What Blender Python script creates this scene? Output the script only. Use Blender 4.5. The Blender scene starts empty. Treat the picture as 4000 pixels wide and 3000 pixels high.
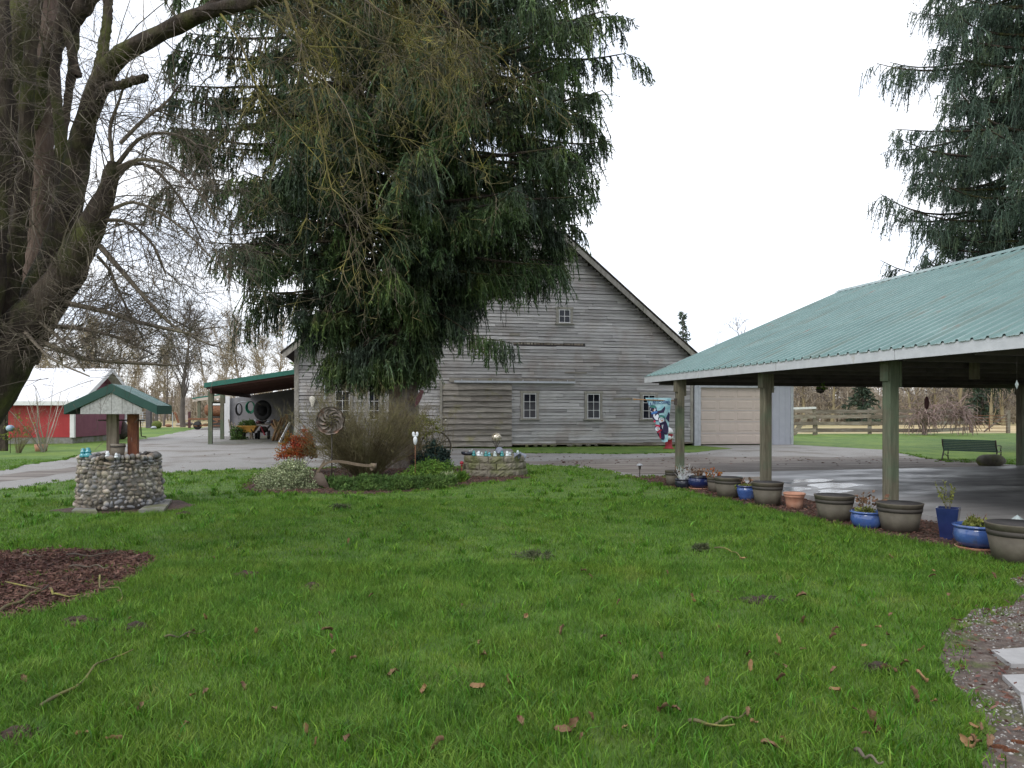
import bpy, math, random
import numpy as np
R = math.radians
scene = bpy.context.scene
# ------------------------------------------------------------------ camera, world, sun, exposure
FPX, CX, HY, EYE = 2800.0, 2000.0, 1608.0, 1.6          # photo 4000x3000: focal length, centre, horizon row, eye height
cd = bpy.data.cameras.new("camera"); cam = bpy.data.objects.new("camera", cd); scene.collection.objects.link(cam)
cam.location = (0, 0, EYE); cam.rotation_euler = (R(90), 0, 0)
cd.sensor_width = 36; cd.lens = 36 * FPX / 4000; cd.shift_y = (HY - 1500) / 4000; cd.clip_end = 3000; cd.clip_start = 0.05
scene.camera = cam
SUN_EL, SUN_AZ = 42, 215                                # soft light through thin cloud, from behind the left shoulder
w = bpy.data.worlds.new("World"); scene.world = w; w.use_nodes = True
nt = w.node_tree; nt.nodes.clear()
def wn(t, **k):
    n = nt.nodes.new(t)
    for a, b in k.items(): setattr(n, a, b)
    return n
out = wn('ShaderNodeOutputWorld'); mix = wn('ShaderNodeMixShader')
sky = wn('ShaderNodeTexSky', sky_type='NISHITA', sun_disc=False, sun_elevation=R(SUN_EL), sun_rotation=R(SUN_AZ), dust_density=2.0)
b1 = wn('ShaderNodeBackground'); b1.inputs[1].default_value = 0.12
nt.links.new(sky.outputs[0], b1.inputs[0])
b2 = wn('ShaderNodeBackground'); b2.inputs[1].default_value = 0.95
tc = wn('ShaderNodeTexCoord'); mp = wn('ShaderNodeMapping'); mp.inputs['Scale'].default_value = (2.2, 2.2, 9)
nz = wn('ShaderNodeTexNoise'); nz.inputs['Scale'].default_value = 1.5; nz.inputs['Detail'].default_value = 6
cr = wn('ShaderNodeValToRGB'); cr.color_ramp.elements[0].position = .33; cr.color_ramp.elements[0].color = (.70, .76, .88, 1)
cr.color_ramp.elements[1].position = .62; cr.color_ramp.elements[1].color = (.96, .97, 1.0, 1)
nt.links.new(tc.outputs['Generated'], mp.inputs[0]); nt.links.new(mp.outputs[0], nz.inputs['Vector'])
nt.links.new(nz.outputs['Fac'], cr.inputs[0]); nt.links.new(cr.outputs[0], b2.inputs[0])
mix.inputs[0].default_value = 0.86
nt.links.new(b1.outputs[0], mix.inputs[1]); nt.links.new(b2.outputs[0], mix.inputs[2]); nt.links.new(mix.outputs[0], out.inputs[0])
sd = bpy.data.lights.new("sun", 'SUN'); sd.energy = 0.7; sd.angle = R(18); sd.color = (1, .96, .9)
so = bpy.data.objects.new("sun", sd); scene.collection.objects.link(so); so.rotation_euler = (R(90 - SUN_EL), 0, R(180 - SUN_AZ))
scene.view_settings.view_transform = 'Standard'; scene.view_settings.look = 'None'
scene.view_settings.exposure = 0.82; scene.view_settings.gamma = 1
scene.cycles.max_bounces = 6; scene.cycles.transparent_max_bounces = 6; scene.cycles.use_denoising = True
scene.cycles.caustics_reflective = False; scene.cycles.caustics_refractive = False

# ------------------------------------------------------------------ helpers
rnd = random.Random(7); rng = np.random.default_rng(11)
col = scene.collection
def P(px, py, D): return ((px - CX) / FPX * D, D, EYE + (HY - py) / FPX * D)
def G(px, py, z=0.0):
    D = (EYE - z) * FPX / (py - HY); return ((px - CX) / FPX * D, D, z)
def tag(o, label=None, cat=None, group=None, kind=None):
    if label: o['label'] = label
    if cat: o['category'] = cat
    if group: o['group'] = group
    if kind: o['kind'] = kind
    return o
def thing(name, loc, label, cat, rz=0.0, group=None):
    o = bpy.data.objects.new(name, None); col.objects.link(o); o.location = loc; o.rotation_euler = (0, 0, rz)
    o.empty_display_size = .1
    return tag(o, label, cat, group)
def dup(root, loc, rz=0.0, s=None, label=None):
    r = root.copy(); col.objects.link(r); r.location = loc; r.rotation_euler = (0, 0, rz)
    if s is not None: r.scale = s if isinstance(s, tuple) else (s, s, s)
    if label: r['label'] = label
    for ch in list(root.children):
        c = ch.copy(); col.objects.link(c); c.parent = r
        for g in list(ch.children):
            d = g.copy(); col.objects.link(d); d.parent = c
    return r
def nrm(v): 
    v = np.asarray(v, float); return v / (np.linalg.norm(v, axis=-1, keepdims=True) + 1e-9)

class MB:
    def __init__(s): s.V = []; s.F = []; s.M = []; s.S = []; s.n = 0; s.X = None
    def add(s, V, F, m=0, smooth=False):
        V = np.asarray(V, float)
        if s.X is not None: V = s.X(V)
        s.V.append(V)
        for f in F: s.F.append([i + s.n for i in f]); s.M.append(m); s.S.append(smooth)
        s.n += len(V); return s
    def box(s, c, d, rz=0, m=0, ax=None):
        x, y, z = d[0] / 2, d[1] / 2, d[2] / 2
        V = np.array([(a * x, b * y, e * z) for e in (-1, 1) for a, b in ((-1, -1), (1, -1), (1, 1), (-1, 1))])
        if ax is not None: V = V @ np.array(ax)
        if rz: ca, sa = math.cos(rz), math.sin(rz); V = V @ np.array([[ca, sa, 0], [-sa, ca, 0], [0, 0, 1]])
        return s.add(V + np.array(c), [(3, 2, 1, 0), (4, 5, 6, 7), (0, 1, 5, 4), (1, 2, 6, 5), (2, 3, 7, 6), (3, 0, 4, 7)], m)
    def beam(s, a, b, w, h, m=0, up=(0, 0, 1)):
        a, b = np.array(a, float), np.array(b, float); t = nrm(b - a); r = nrm(np.cross(t, up)); u = np.cross(r, t)
        return s.box((a + b) / 2, (np.linalg.norm(b - a), w, h), 0, m, ax=[t, r, u])
    def bbox(s, c, d, b=.01, m=0, rz=0):                       # box with chamfered vertical and top edges
        x, y, z = d[0] / 2, d[1] / 2, d[2] / 2
        ring = lambda q: [(-x + q, -y), (x - q, -y), (x, -y + q), (x, y - q), (x - q, y), (-x + q, y), (-x, y - q), (-x, -y + q)]
        V = [(p[0], p[1], -z) for p in ring(b)] + [(p[0], p[1], z - b) for p in ring(b)] + [(p[0] * (1 - b / x), p[1] * (1 - b / y), z) for p in ring(b)]
        F = [tuple(range(7, -1, -1)), tuple(range(16, 24))]
        for k in (0, 8): F += [(k + i, k + (i + 1) % 8, k + 8 + (i + 1) % 8, k + 8 + i) for i in range(8)]
        V = np.array(V)
        if rz: ca, sa = math.cos(rz), math.sin(rz); V = V @ np.array([[ca, sa, 0], [-sa, ca, 0], [0, 0, 1]])
        return s.add(V + np.array(c), F, m)
    def tube(s, path, r, n=8, m=0, cap=True, smooth=True):
        path = np.asarray(path, float); K = len(path); r = np.full(K, r) if np.isscalar(r) else np.asarray(r, float)
        V, F = ring_tubes(path[None], r[None], n)
        F = [tuple(f) for f in F]
        if cap: F += [tuple(range(n - 1, -1, -1)), tuple(range((K - 1) * n, K * n))]
        return s.add(V, F, m, smooth)
    def lathe(s, prof, n=24, c=(0, 0, 0), m=0, smooth=True, sq=None):
        V = []; K = len(prof)
        for r_, z in prof:
            for i in range(n):
                a = 2 * math.pi * (i + .5) / n; V.append((r_ * math.cos(a), r_ * math.sin(a), z))
        F = [(k * n + i, k * n + (i + 1) % n, (k + 1) * n + (i + 1) % n, (k + 1) * n + i) for k in range(K - 1) for i in range(n)]
        if prof[0][0] > 1e-4: F.append(tuple(range(n - 1, -1, -1)))
        if prof[-1][0] > 1e-4: F.append(tuple(range((K - 1) * n, K * n)))
        return s.add(np.array(V) + np.array(c), F, m, smooth)
    def prism(s, poly, fr, m=0):                                # poly: (a,b) list; fr(a,b,side) -> xyz for side 0/1
        n = len(poly); V = [fr(a, b, 0) for a, b in poly] + [fr(a, b, 1) for a, b in poly]
        F = [tuple(range(n - 1, -1, -1)), tuple(range(n, 2 * n))] + [(i, (i + 1) % n, n + (i + 1) % n, n + i) for i in range(n)]
        return s.add(V, F, m)
    def blob(s, c, d, m=0, rough=.15, nu=10, nv=7, seed=0, smooth=True):
        q = np.random.default_rng(seed); V = [(0, 0, -1)]
        for j in range(1, nv):
            a = math.pi * j / nv
            for i in range(nu):
                b = 2 * math.pi * i / nu; V.append((math.sin(a) * math.cos(b), math.sin(a) * math.sin(b), -math.cos(a)))
        V.append((0, 0, 1)); V = np.array(V); k = q.normal(size=(6, 3)) * 1.6; ph = q.uniform(0, 6.3, 6)
        f = 1 + rough * np.sin(V @ k.T + ph).mean(1) * 2 + q.normal(size=len(V)) * rough * .15
        V = V * f[:, None] * np.array(d) / 2 + np.array(c); L = len(V) - 1
        F = [(0, 1 + (i + 1) % nu, 1 + i) for i in range(nu)]
        for j in range(nv - 2): F += [(1 + j * nu + i, 1 + j * nu + (i + 1) % nu, 1 + (j + 1) * nu + (i + 1) % nu, 1 + (j + 1) * nu + i) for i in range(nu)]
        b = 1 + (nv - 2) * nu; F += [(b + i, b + (i + 1) % nu, L) for i in range(nu)]
        return s.add(V, F, m, smooth)
    def build(s, name, mats, parent=None, loc=None):
        me = bpy.data.meshes.new(name); V = np.concatenate(s.V)
        me.from_pydata(V.tolist(), [], s.F)
        for m in (mats if isinstance(mats, (list, tuple)) else [mats]): me.materials.append(m)
        me.polygons.foreach_set('material_index', s.M); me.polygons.foreach_set('use_smooth', s.S); me.update()
        o = bpy.data.objects.new(name, me); col.objects.link(o)
        if parent: o.parent = parent
        if loc is not None: o.location = loc
        return o
def ring_tubes(Pt, Rd, n=3):
    """Pt (N,K,3), Rd (N,K) -> verts, quads for N tubes"""
    N, K, _ = Pt.shape
    T = np.empty_like(Pt); T[:, 1:-1] = Pt[:, 2:] - Pt[:, :-2]; T[:, 0] = Pt[:, 1] - Pt[:, 0]; T[:, -1] = Pt[:, -1] - Pt[:, -2]
    T = nrm(T); ref = np.where(np.abs(T[:, :1, 2:3]) > .85, np.array([[[1., 0, 0]]]), np.array([[[0, 0, 1.]]]))
    A = nrm(np.cross(T, np.broadcast_to(ref, T.shape))); B = np.cross(T, A)
    an = np.arange(n) * 2 * math.pi / n
    V = Pt[:, :, None] + Rd[:, :, None, None] * (np.cos(an)[None, None, :, None] * A[:, :, None] + np.sin(an)[None, None, :, None] * B[:, :, None])
    base = np.arange(N)[:, None, None] * K * n + np.arange(K - 1)[None, :, None] * n; i = np.arange(n)[None, None]; j = (i + 1) % n
    F = np.stack([base + i, base + j, base + n + j, base + n + i], -1).reshape(-1, 4)
    return V.reshape(-1, 3), F
def npmesh(name, V, F, mats, parent=None, midx=None, smooth=False):
    """V (n,3), F (m,k) constant k, or list of (m,k) arrays"""
    Fs = F if isinstance(F, list) else [F]
    me = bpy.data.meshes.new(name); me.vertices.add(len(V)); me.vertices.foreach_set('co', np.asarray(V, np.float32).ravel())
    tot = sum(f.size for f in Fs); np_ = sum(len(f) for f in Fs)
    me.loops.add(tot); me.loops.foreach_set('vertex_index', np.concatenate([f.ravel() for f in Fs]).astype(np.int32))
    me.polygons.add(np_); cnt = np.concatenate([np.full(len(f), f.shape[1]) for f in Fs])
    me.polygons.foreach_set('loop_start', np.concatenate([[0], np.cumsum(cnt)[:-1]]).astype(np.int32))
    for m in (mats if isinstance(mats, (list, tuple)) else [mats]): me.materials.append(m)
    if midx is not None: me.polygons.foreach_set('material_index', np.asarray(midx, np.int32))
    me.polygons.foreach_set('use_smooth', np.full(np_, smooth))
    me.update(calc_edges=True)
    o = bpy.data.objects.new(name, me); col.objects.link(o)
    if parent: o.parent = parent
    return o
def cat_(parts):
    Vs, Fs, n = [], [], 0
    for V, F in parts: Vs.append(V); Fs.append(F + n); n += len(V)
    return np.concatenate(Vs), Fs
def grow(S, Dr, L, K, droop=0., wob=.1, up=0.):
    N = len(S); P_ = [S]; d = nrm(Dr); st = (L / (K - 1))[:, None]
    for k in range(K - 1):
        d = nrm(d + np.array([0, 0, -1.]) * (droop if np.isscalar(droop) else droop[:, None]) + rng.normal(size=(N, 3)) * wob + np.array([0, 0, up]))
        P_.append(P_[-1] + d * st)
    return np.stack(P_, 1)
def sample(paths, per, t0, t1):
    """per points on each path -> positions, tangents, t, parent index"""
    N, K, _ = paths.shape; idx = np.repeat(np.arange(N), per); t = rng.uniform(t0, t1, N * per)
    x = t * (K - 1); k = np.minimum(x.astype(int), K - 2); f = (x - k)[:, None]
    a, b = paths[idx, k], paths[idx, k + 1]
    return a + (b - a) * f, nrm(b - a), t, idx
def turn(T, ang, bias=None):
    r = rng.normal(size=T.shape)
    if bias is not None: r = r + bias
    r = nrm(r - (r * T).sum(1, keepdims=True) * T); a = (ang if np.isscalar(ang) else ang[:, None])
    return nrm(T * np.cos(a) + r * np.sin(a))
def resample(pts, n):
    pts = np.asarray(pts, float); d = np.r_[0, np.cumsum(np.linalg.norm(np.diff(pts, axis=0), axis=1))]
    t = np.linspace(0, d[-1], n)
    # smooth (Catmull-Rom through the points)
    Q = np.vstack([2 * pts[0] - pts[1], pts, 2 * pts[-1] - pts[-2]]); o = []
    for u in t:
        i = min(max(np.searchsorted(d, u, 'right') - 1, 0), len(pts) - 2); f = (u - d[i]) / (d[i + 1] - d[i] + 1e-9)
        p0, p1, p2, p3 = Q[i], Q[i + 1], Q[i + 2], Q[i + 3]
        o.append(.5 * ((2 * p1) + (-p0 + p2) * f + (2 * p0 - 5 * p1 + 4 * p2 - p3) * f * f + (-p0 + 3 * p1 - 3 * p2 + p3) * f ** 3))
    return np.array(o)

# ------------------------------------------------------------------ materials
def mat(name, cols, rough=.8, scale=4., st=(1, 1, 1), detail=6, bump=0., bscale=None, isl=0., metal=0., spec=.4, rr=None, trans=0., cols2=None, scale2=1., mix2=(.45, .6), bst=None, coat=0., st2=(1, 1, 1)):
    m = bpy.data.materials.new(name); m.use_nodes = True; t = m.node_tree; N = t.nodes; L = t.links; b = N['Principled BSDF']
    b.inputs['Roughness'].default_value = rough; b.inputs['Metallic'].default_value = metal
    b.inputs['Specular IOR Level'].default_value = spec; b.inputs['Coat Weight'].default_value = coat
    if not isinstance(cols, list): cols = [(0, cols)]
    def noise(sc, s_, det=detail):
        tc = N.new('ShaderNodeTexCoord'); mp = N.new('ShaderNodeMapping'); mp.inputs['Scale'].default_value = s_
        n = N.new('ShaderNodeTexNoise'); n.inputs['Scale'].default_value = sc; n.inputs['Detail'].default_value = det; n.inputs['Roughness'].default_value = .6
        L.new(tc.outputs['Object'], mp.inputs[0]); L.new(mp.outputs[0], n.inputs['Vector']); return n
    def ramp(fac, cs):
        r = N.new('ShaderNodeValToRGB'); e = r.color_ramp.elements
        e[0].position = cs[0][0]; e[0].color = (*cs[0][1], 1); e[1].position = cs[-1][0]; e[1].color = (*cs[-1][1], 1)
        for p_, c_ in cs[1:-1]: q = e.new(p_); q.color = (*c_, 1)
        L.new(fac, r.inputs[0]); return r.outputs[0]
    if len(cols) == 1: cols = [(0, cols[0][1]), (1, cols[0][1])]
    nn = noise(scale, st); c = ramp(nn.outputs['Fac'], cols)
    if cols2:
        c2 = ramp(nn.outputs['Fac'], cols2); n2 = noise(scale2, st2, 5)
        f = N.new('ShaderNodeMapRange'); f.inputs[1].default_value, f.inputs[2].default_value = mix2; L.new(n2.outputs['Fac'], f.inputs[0])
        mx = N.new('ShaderNodeMix'); mx.data_type = 'RGBA'; L.new(f.outputs[0], mx.inputs[0]); L.new(c, mx.inputs[6]); L.new(c2, mx.inputs[7]); c = mx.outputs[2]
    if isl:
        g = N.new('ShaderNodeNewGeometry'); h = N.new('ShaderNodeHueSaturation')
        a = N.new('ShaderNodeMapRange'); a.inputs[3].default_value = 1 - isl; a.inputs[4].default_value = 1 + isl
        L.new(g.outputs['Random Per Island'], a.inputs[0]); L.new(a.outputs[0], h.inputs['Value'])
        mu = N.new('ShaderNodeMath'); mu.operation = 'MULTIPLY'; mu.inputs[1].default_value = 37.7; fr = N.new('ShaderNodeMath'); fr.operation = 'FRACT'
        L.new(g.outputs['Random Per Island'], mu.inputs[0]); L.new(mu.outputs[0], fr.inputs[0])
        a2 = N.new('ShaderNodeMapRange'); a2.inputs[3].default_value = .5 - isl * .035; a2.inputs[4].default_value = .5 + isl * .035
        L.new(fr.outputs[0], a2.inputs[0]); L.new(a2.outputs[0], h.inputs['Hue']); L.new(c, h.inputs['Color']); c = h.outputs[0]
    L.new(c, b.inputs['Base Color'])
    if rr:
        f = N.new('ShaderNodeMapRange'); f.inputs[1].default_value, f.inputs[2].default_value, f.inputs[3].default_value, f.inputs[4].default_value = rr[:4]
        rn = noise(rr[4], rr[5] if len(rr) > 5 else (1, 1, 1), 3); L.new(rn.outputs['Fac'], f.inputs[0]); L.new(f.outputs[0], b.inputs['Roughness'])
    if bump:
        bn = noise(bscale or scale * 4, bst or st); bu = N.new('ShaderNodeBump'); bu.inputs['Strength'].default_value = min(1, bump); bu.inputs['Distance'].default_value = .02 * max(1, bump)
        L.new(bn.outputs['Fac'], bu.inputs['Height']); L.new(bu.outputs[0], b.inputs['Normal'])
    if trans:
        o = N['Material Output']; tr = N.new('ShaderNodeBsdfTranslucent'); L.new(c, tr.inputs[0]); ms = N.new('ShaderNodeMixShader'); ms.inputs[0].default_value = trans
        L.new(b.outputs[0], ms.inputs[1]); L.new(tr.outputs[0], ms.inputs[2]); L.new(ms.outputs[0], o.inputs[0])
    return m
W = {}
W['lawn'] = mat('lawn_soil', [(.3, (.05, .10, .014)), (.5, (.085, .165, .02)), (.68, (.125, .215, .03))], scale=2.2, bump=1, bscale=60, detail=9, cols2=[(.3, (.10, .17, .02)), (.7, (.17, .255, .038))], scale2=.35)
W['lawn_near'] = mat('thatch_under_grass', [(.3, (.045, .10, .013)), (.5, (.08, .155, .018)), (.68, (.12, .205, .028))], scale=3, bump=1, bscale=60, detail=9, cols2=[(.3, (.07, .10, .02)), (.7, (.14, .17, .04))], scale2=1.6, mix2=(.56, .72))
W['gravel'] = mat('gravel', [(.3, (.20, .193, .18)), (.5, (.295, .285, .268)), (.7, (.385, .375, .355))], scale=40, detail=8, bump=.8, bscale=120, cols2=[(.35, (.13, .11, .09)), (.65, (.25, .225, .20))], scale2=.5, mix2=(.5, .66))
W['trackdirt'] = mat('track_dirt', [(.3, (.10, .085, .072)), (.48, (.17, .145, .125)), (.6, (.25, .225, .20)), (.75, (.33, .31, .285))], scale=.9, st=(.5, 3, 1), detail=10, bump=.6, bscale=60)
W['dirt'] = mat('dirt', [(.3, (.06, .045, .038)), (.5, (.12, .09, .075)), (.7, (.2, .165, .14))], scale=18, detail=9, bump=1, bscale=60, cols2=[(.3, (.05, .06, .02)), (.7, (.13, .14, .05))], scale2=2.5, mix2=(.52, .62))
W['mulch'] = mat('mulch', [(.3, (.03, .018, .013)), (.5, (.075, .042, .030)), (.68, (.19, .12, .085)), (.75, (.30, .22, .16))], scale=16, st=(1, 2.5, 1), detail=9, bump=1.5, bscale=70)
W['field'] = mat('field_grass', [(.3, (.30, .22, .10)), (.5, (.45, .35, .18)), (.7, (.55, .45, .26))], scale=.5, st=(1, .3, 1), cols2=[(.3, (.25, .22, .09)), (.7, (.42, .36, .18))], scale2=.05)
W['siding'] = mat('weathered_siding', [(.28, (.20, .19, .187)), (.4, (.30, .292, .288)), (.55, (.395, .387, .383)), (.72, (.50, .49, .488))], scale=1.6, st=(1, 1, 26), detail=9, bump=.6, bscale=5, bst=(1, 1, 40), isl=.28, cols2=[(.3, (.24, .215, .20)), (.7, (.37, .345, .325))], scale2=.7, mix2=(.5, .64), rough=.9)
W['door_wood'] = mat('mossy_door_boards', [(.28, (.125, .11, .095)), (.5, (.225, .205, .178)), (.72, (.34, .32, .285))], scale=2, st=(1, 1, 12), detail=8, bump=.5, isl=.22, cols2=[(.3, (.14, .13, .07)), (.7, (.24, .22, .10))], scale2=1.4, mix2=(.58, .72), rough=.9)
W['trim'] = mat('weathered_trim', [(.3, (.20, .185, .165)), (.7, (.36, .34, .31))], scale=3, st=(3, 3, 1), isl=.15, bump=.3, cols2=[(.3, (.19, .18, .155)), (.7, (.30, .29, .25))], scale2=1)
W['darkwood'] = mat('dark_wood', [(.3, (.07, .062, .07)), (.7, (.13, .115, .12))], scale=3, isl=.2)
W['soffit'] = mat('dark_underside', [(.3, (.05, .045, .042)), (.7, (.09, .08, .075))], scale=4)  # even dark brown for barn roof slabs, carport gable end, far shed wall
W['redwood'] = mat('reddish_rafter', [(.3, (.10, .045, .04)), (.7, (.16, .075, .065))], scale=4, st=(1, 1, 6), isl=.15)
W['posts'] = mat('green_treated_post', [(.3, (.085, .077, .055)), (.5, (.14, .128, .09)), (.72, (.21, .195, .14))], scale=3, st=(8, 8, .7), detail=8, bump=.4, isl=.12, cols2=[(.3, (.085, .11, .07)), (.7, (.145, .175, .115))], scale2=1.1)
W['gable'] = mat('speckled_gable_board', [(.3, (.26, .26, .245)), (.5, (.40, .40, .385)), (.7, (.48, .48, .465))], scale=30, isl=.08)
W['tanpost'] = mat('tan_post', [(.3, (.16, .125, .09)), (.5, (.25, .205, .155)), (.7, (.34, .29, .23))], scale=3, st=(8, 8, .7), bump=.3)
W['rust'] = mat('rusty_iron', [(.3, (.10, .045, .028)), (.5, (.19, .085, .045)), (.7, (.30, .16, .09))], scale=12, bump=.5, rough=.85)
W['rust_red'] = mat('rust_red_column', [(.3, (.12, .045, .028)), (.5, (.21, .07, .035)), (.7, (.32, .13, .06))], scale=4, st=(2, 2, 1), bump=.4, rough=.7)
W['iron'] = mat('dark_iron', [(.3, (.045, .04, .036)), (.7, (.10, .085, .07))], scale=12, rough=.6, metal=.4)
W['iron_brown'] = mat('brown_steel', [(.3, (.075, .055, .042)), (.7, (.13, .10, .078))], scale=6, rough=.7, bump=.3)
W['spin'] = mat('brown_grey_blades', [(.3, (.09, .07, .055)), (.55, (.19, .165, .14)), (.7, (.26, .14, .09))], scale=5, rough=.5, metal=.3)
W['plough'] = mat('plough_steel', [(.3, (.12, .09, .06)), (.6, (.19, .145, .10)), (.75, (.25, .215, .13))], scale=7, rough=.65, metal=.2, bump=.2)
W['roof_green'] = mat('faded_green_metal', [(.3, (.105, .19, .18)), (.55, (.13, .225, .212)), (.75, (.17, .27, .255))], scale=1.4, st=(1, .6, 1), rough=.38, metal=.0, spec=.6, rr=(.3, .7, .24, .42, 3), cols2=[(.3, (.11, .17, .15)), (.6, (.13, .185, .16)), (.68, (.19, .07, .04))], scale2=1.0, mix2=(.54, .66), st2=(.5, 7, .5))
W['green_trim'] = mat('green_trim_metal', [(.3, (.018, .115, .085)), (.7, (.03, .16, .12))], scale=5, rough=.45)
W['well_green'] = mat('dull_green_fascia', [(.3, (.02, .065, .052)), (.7, (.03, .088, .07))], scale=5, rough=.6)
W['white'] = mat('white_paint', [(.3, (.66, .66, .66)), (.7, (.78, .78, .78))], scale=6, rough=.5)
W['fascia'] = mat('fascia_white', [(.3, (.50, .52, .55)), (.62, (.60, .62, .65)), (.75, (.46, .44, .41))], scale=5, st=(1, 1, 1), rough=.5, bump=.1)
W['whiteroof'] = mat('white_metal_roof', [(.3, (.74, .75, .78)), (.7, (.82, .82, .84))], scale=3, rough=.35)
W['redpaint'] = mat('red_paint', [(.3, (.32, .024, .028)), (.7, (.42, .04, .044))], scale=2.5, st=(1, 1, .3), rough=.6, bump=.15)
W['mauvepaint'] = mat('mauve_red_paint', [(.3, (.185, .055, .085)), (.7, (.23, .078, .11))], scale=2.5, rough=.7)  # darker, more purple red than the long wall; gable end only
W['concrete'] = mat('old_concrete', [(.3, (.17, .165, .155)), (.7, (.27, .265, .25))], scale=6, bump=.3, cols2=[(.3, (.10, .11, .06)), (.7, (.18, .18, .11))], scale2=2)
W['slab'] = mat('wet_slab', [(.3, (.16, .155, .155)), (.5, (.27, .265, .262)), (.7, (.38, .37, .365))], scale=1.0, st=(.5, 2.4, 1), detail=8, spec=.55, rr=(.36, .62, .30, .55, .8, (.8, 1.5, 1)), bump=.04, bscale=90)
W['water'] = mat('puddle_water', [(0, (.03, .03, .032))], rough=.03, spec=.7, bump=.12, bscale=14)
W['greywall'] = mat('grey_metal_siding', [(.3, (.34, .36, .41)), (.7, (.38, .40, .45))], scale=3, rough=.45)
W['beige'] = mat('beige_door_paint', [(.3, (.50, .43, .375)), (.7, (.54, .465, .405))], scale=3, rough=.5)
W['interior'] = mat('interior_wall', [(.3, (.20, .195, .205)), (.7, (.27, .265, .27))], scale=3)
W['glass'] = mat('window_glass', [(.35, (.006, .007, .010)), (.6, (.018, .02, .028))], scale=2, rough=.06, spec=.3)
W['bark'] = mat('old_bark', [(.3, (.018, .013, .010)), (.5, (.046, .034, .026)), (.72, (.10, .078, .058))], scale=9, st=(1, 1, .25), detail=9, bump=2.5, bscale=22, cols2=[(.3, (.03, .035, .012)), (.7, (.10, .105, .03))], scale2=1.6, mix2=(.5, .62), rough=.95)
W['bark_red'] = mat('reddish_bark', [(.3, (.05, .032, .024)), (.5, (.10, .066, .05)), (.72, (.17, .12, .095))], scale=10, st=(1, 1, .2), detail=9, bump=2, bscale=20)
W['bark_spruce'] = mat('scaly_bark', [(.3, (.06, .047, .04)), (.5, (.14, .12, .105)), (.68, (.25, .23, .21))], scale=7, st=(1, 1, .6), detail=9, bump=2.5, bscale=14, cols2=[(.3, (.05, .03, .022)), (.7, (.10, .068, .05))], scale2=2.5)
W['twig'] = mat('grey_twig', [(.3, (.07, .055, .045)), (.55, (.13, .105, .08)), (.72, (.20, .18, .12))], scale=3, isl=.3)
W['lichen'] = mat('lichened_twig', [(.38, (.07, .055, .04)), (.5, (.12, .10, .045)), (.66, (.24, .21, .05))], scale=3, isl=.4)
W['needle'] = mat('spruce_needles', [(.3, (.030, .056, .021)), (.5, (.062, .105, .034)), (.7, (.13, .185, .046))], scale=.9, isl=.6, cols2=[(.3, (.03, .05, .035)), (.6, (.06, .085, .055)), (.7, (.13, .10, .06))], scale2=.6, mix2=(.45, .6), trans=.18, rough=.6)
W['needle_b'] = mat('blue_green_needles', [(.3, (.035, .064, .045)), (.5, (.058, .098, .065)), (.7, (.095, .135, .06))], scale=.8, isl=.5, trans=.18, rough=.6)
W['bgbark'] = mat('pale_alder_bark', [(.3, (.20, .17, .14)), (.7, (.42, .38, .33))], scale=2, isl=.2)
W['bgtwig'] = mat('tan_twigs', [(.3, (.17, .135, .08)), (.55, (.27, .225, .14)), (.72, (.37, .325, .20))], scale=.5, isl=.3)
W['bgdark'] = mat('dark_bare_wood', [(.3, (.07, .058, .055)), (.7, (.15, .125, .115))], scale=.6, isl=.25)
W['wood_mass'] = mat('far_wood', [(.3, (.18, .15, .115)), (.5, (.26, .22, .165)), (.7, (.36, .31, .24))], scale=.12, isl=.35)
W['wood_green'] = mat('far_evergreen', [(.3, (.03, .055, .035)), (.7, (.07, .10, .06))], scale=.4, isl=.4)
W['hill'] = mat('hill_ground', [(.3, (.17, .14, .115)), (.5, (.23, .19, .16)), (.7, (.29, .245, .205))], scale=.2, detail=9)
W['stone'] = mat('field_stones', [(.3, (.16, .13, .095)), (.5, (.25, .215, .17)), (.7, (.37, .335, .28))], scale=3, isl=.6, bump=.3, rough=.85, spec=.25, cols2=[(.3, (.11, .115, .12)), (.7, (.24, .24, .25))], scale2=4)
W['mortar'] = mat('mortar', [(.3, (.11, .10, .085)), (.7, (.19, .175, .15))], scale=12, bump=.5)
W['block'] = mat('mossy_block', [(.3, (.13, .115, .085)), (.5, (.20, .18, .14)), (.7, (.27, .25, .195))], scale=7, detail=9, bump=1.6, bscale=13, isl=.12, cols2=[(.3, (.10, .11, .045)), (.7, (.18, .18, .09))], scale2=3)
W['potgrey'] = mat('grey_brown_pot', [(.3, (.075, .064, .048)), (.7, (.115, .10, .076))], scale=5, rough=.7, isl=.1, bump=.15, cols2=[(.3, (.055, .055, .032)), (.7, (.16, .145, .115))], scale2=7, mix2=(.5, .72))
W['potin'] = mat('pot_inside_shade', [(.3, (.03, .027, .026)), (.7, (.05, .046, .044))], scale=5)  # darker than the pot body: shade inside the pot put into the colour
W['potband'] = mat('pot_dark_band', [(.3, (.045, .04, .034)), (.7, (.07, .062, .052))], scale=5, rough=.7)
W['blueglaze'] = mat('blue_glaze', [(.3, (.035, .075, .22)), (.5, (.055, .11, .31)), (.7, (.12, .19, .38))], scale=4, st=(1, 1, 1.4), rough=.16, spec=.6, coat=.4, cols2=[(.3, (.05, .055, .07)), (.7, (.14, .15, .18))], scale2=9, mix2=(.58, .8))
W['navyglaze'] = mat('navy_glaze', [(.3, (.012, .02, .075)), (.7, (.022, .035, .13))], scale=4, rough=.18, spec=.6, coat=.4)
W['blackglaze'] = mat('black_glaze', [(.3, (.012, .014, .022)), (.7, (.03, .035, .05))], scale=5, rough=.15, spec=.6)
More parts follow.
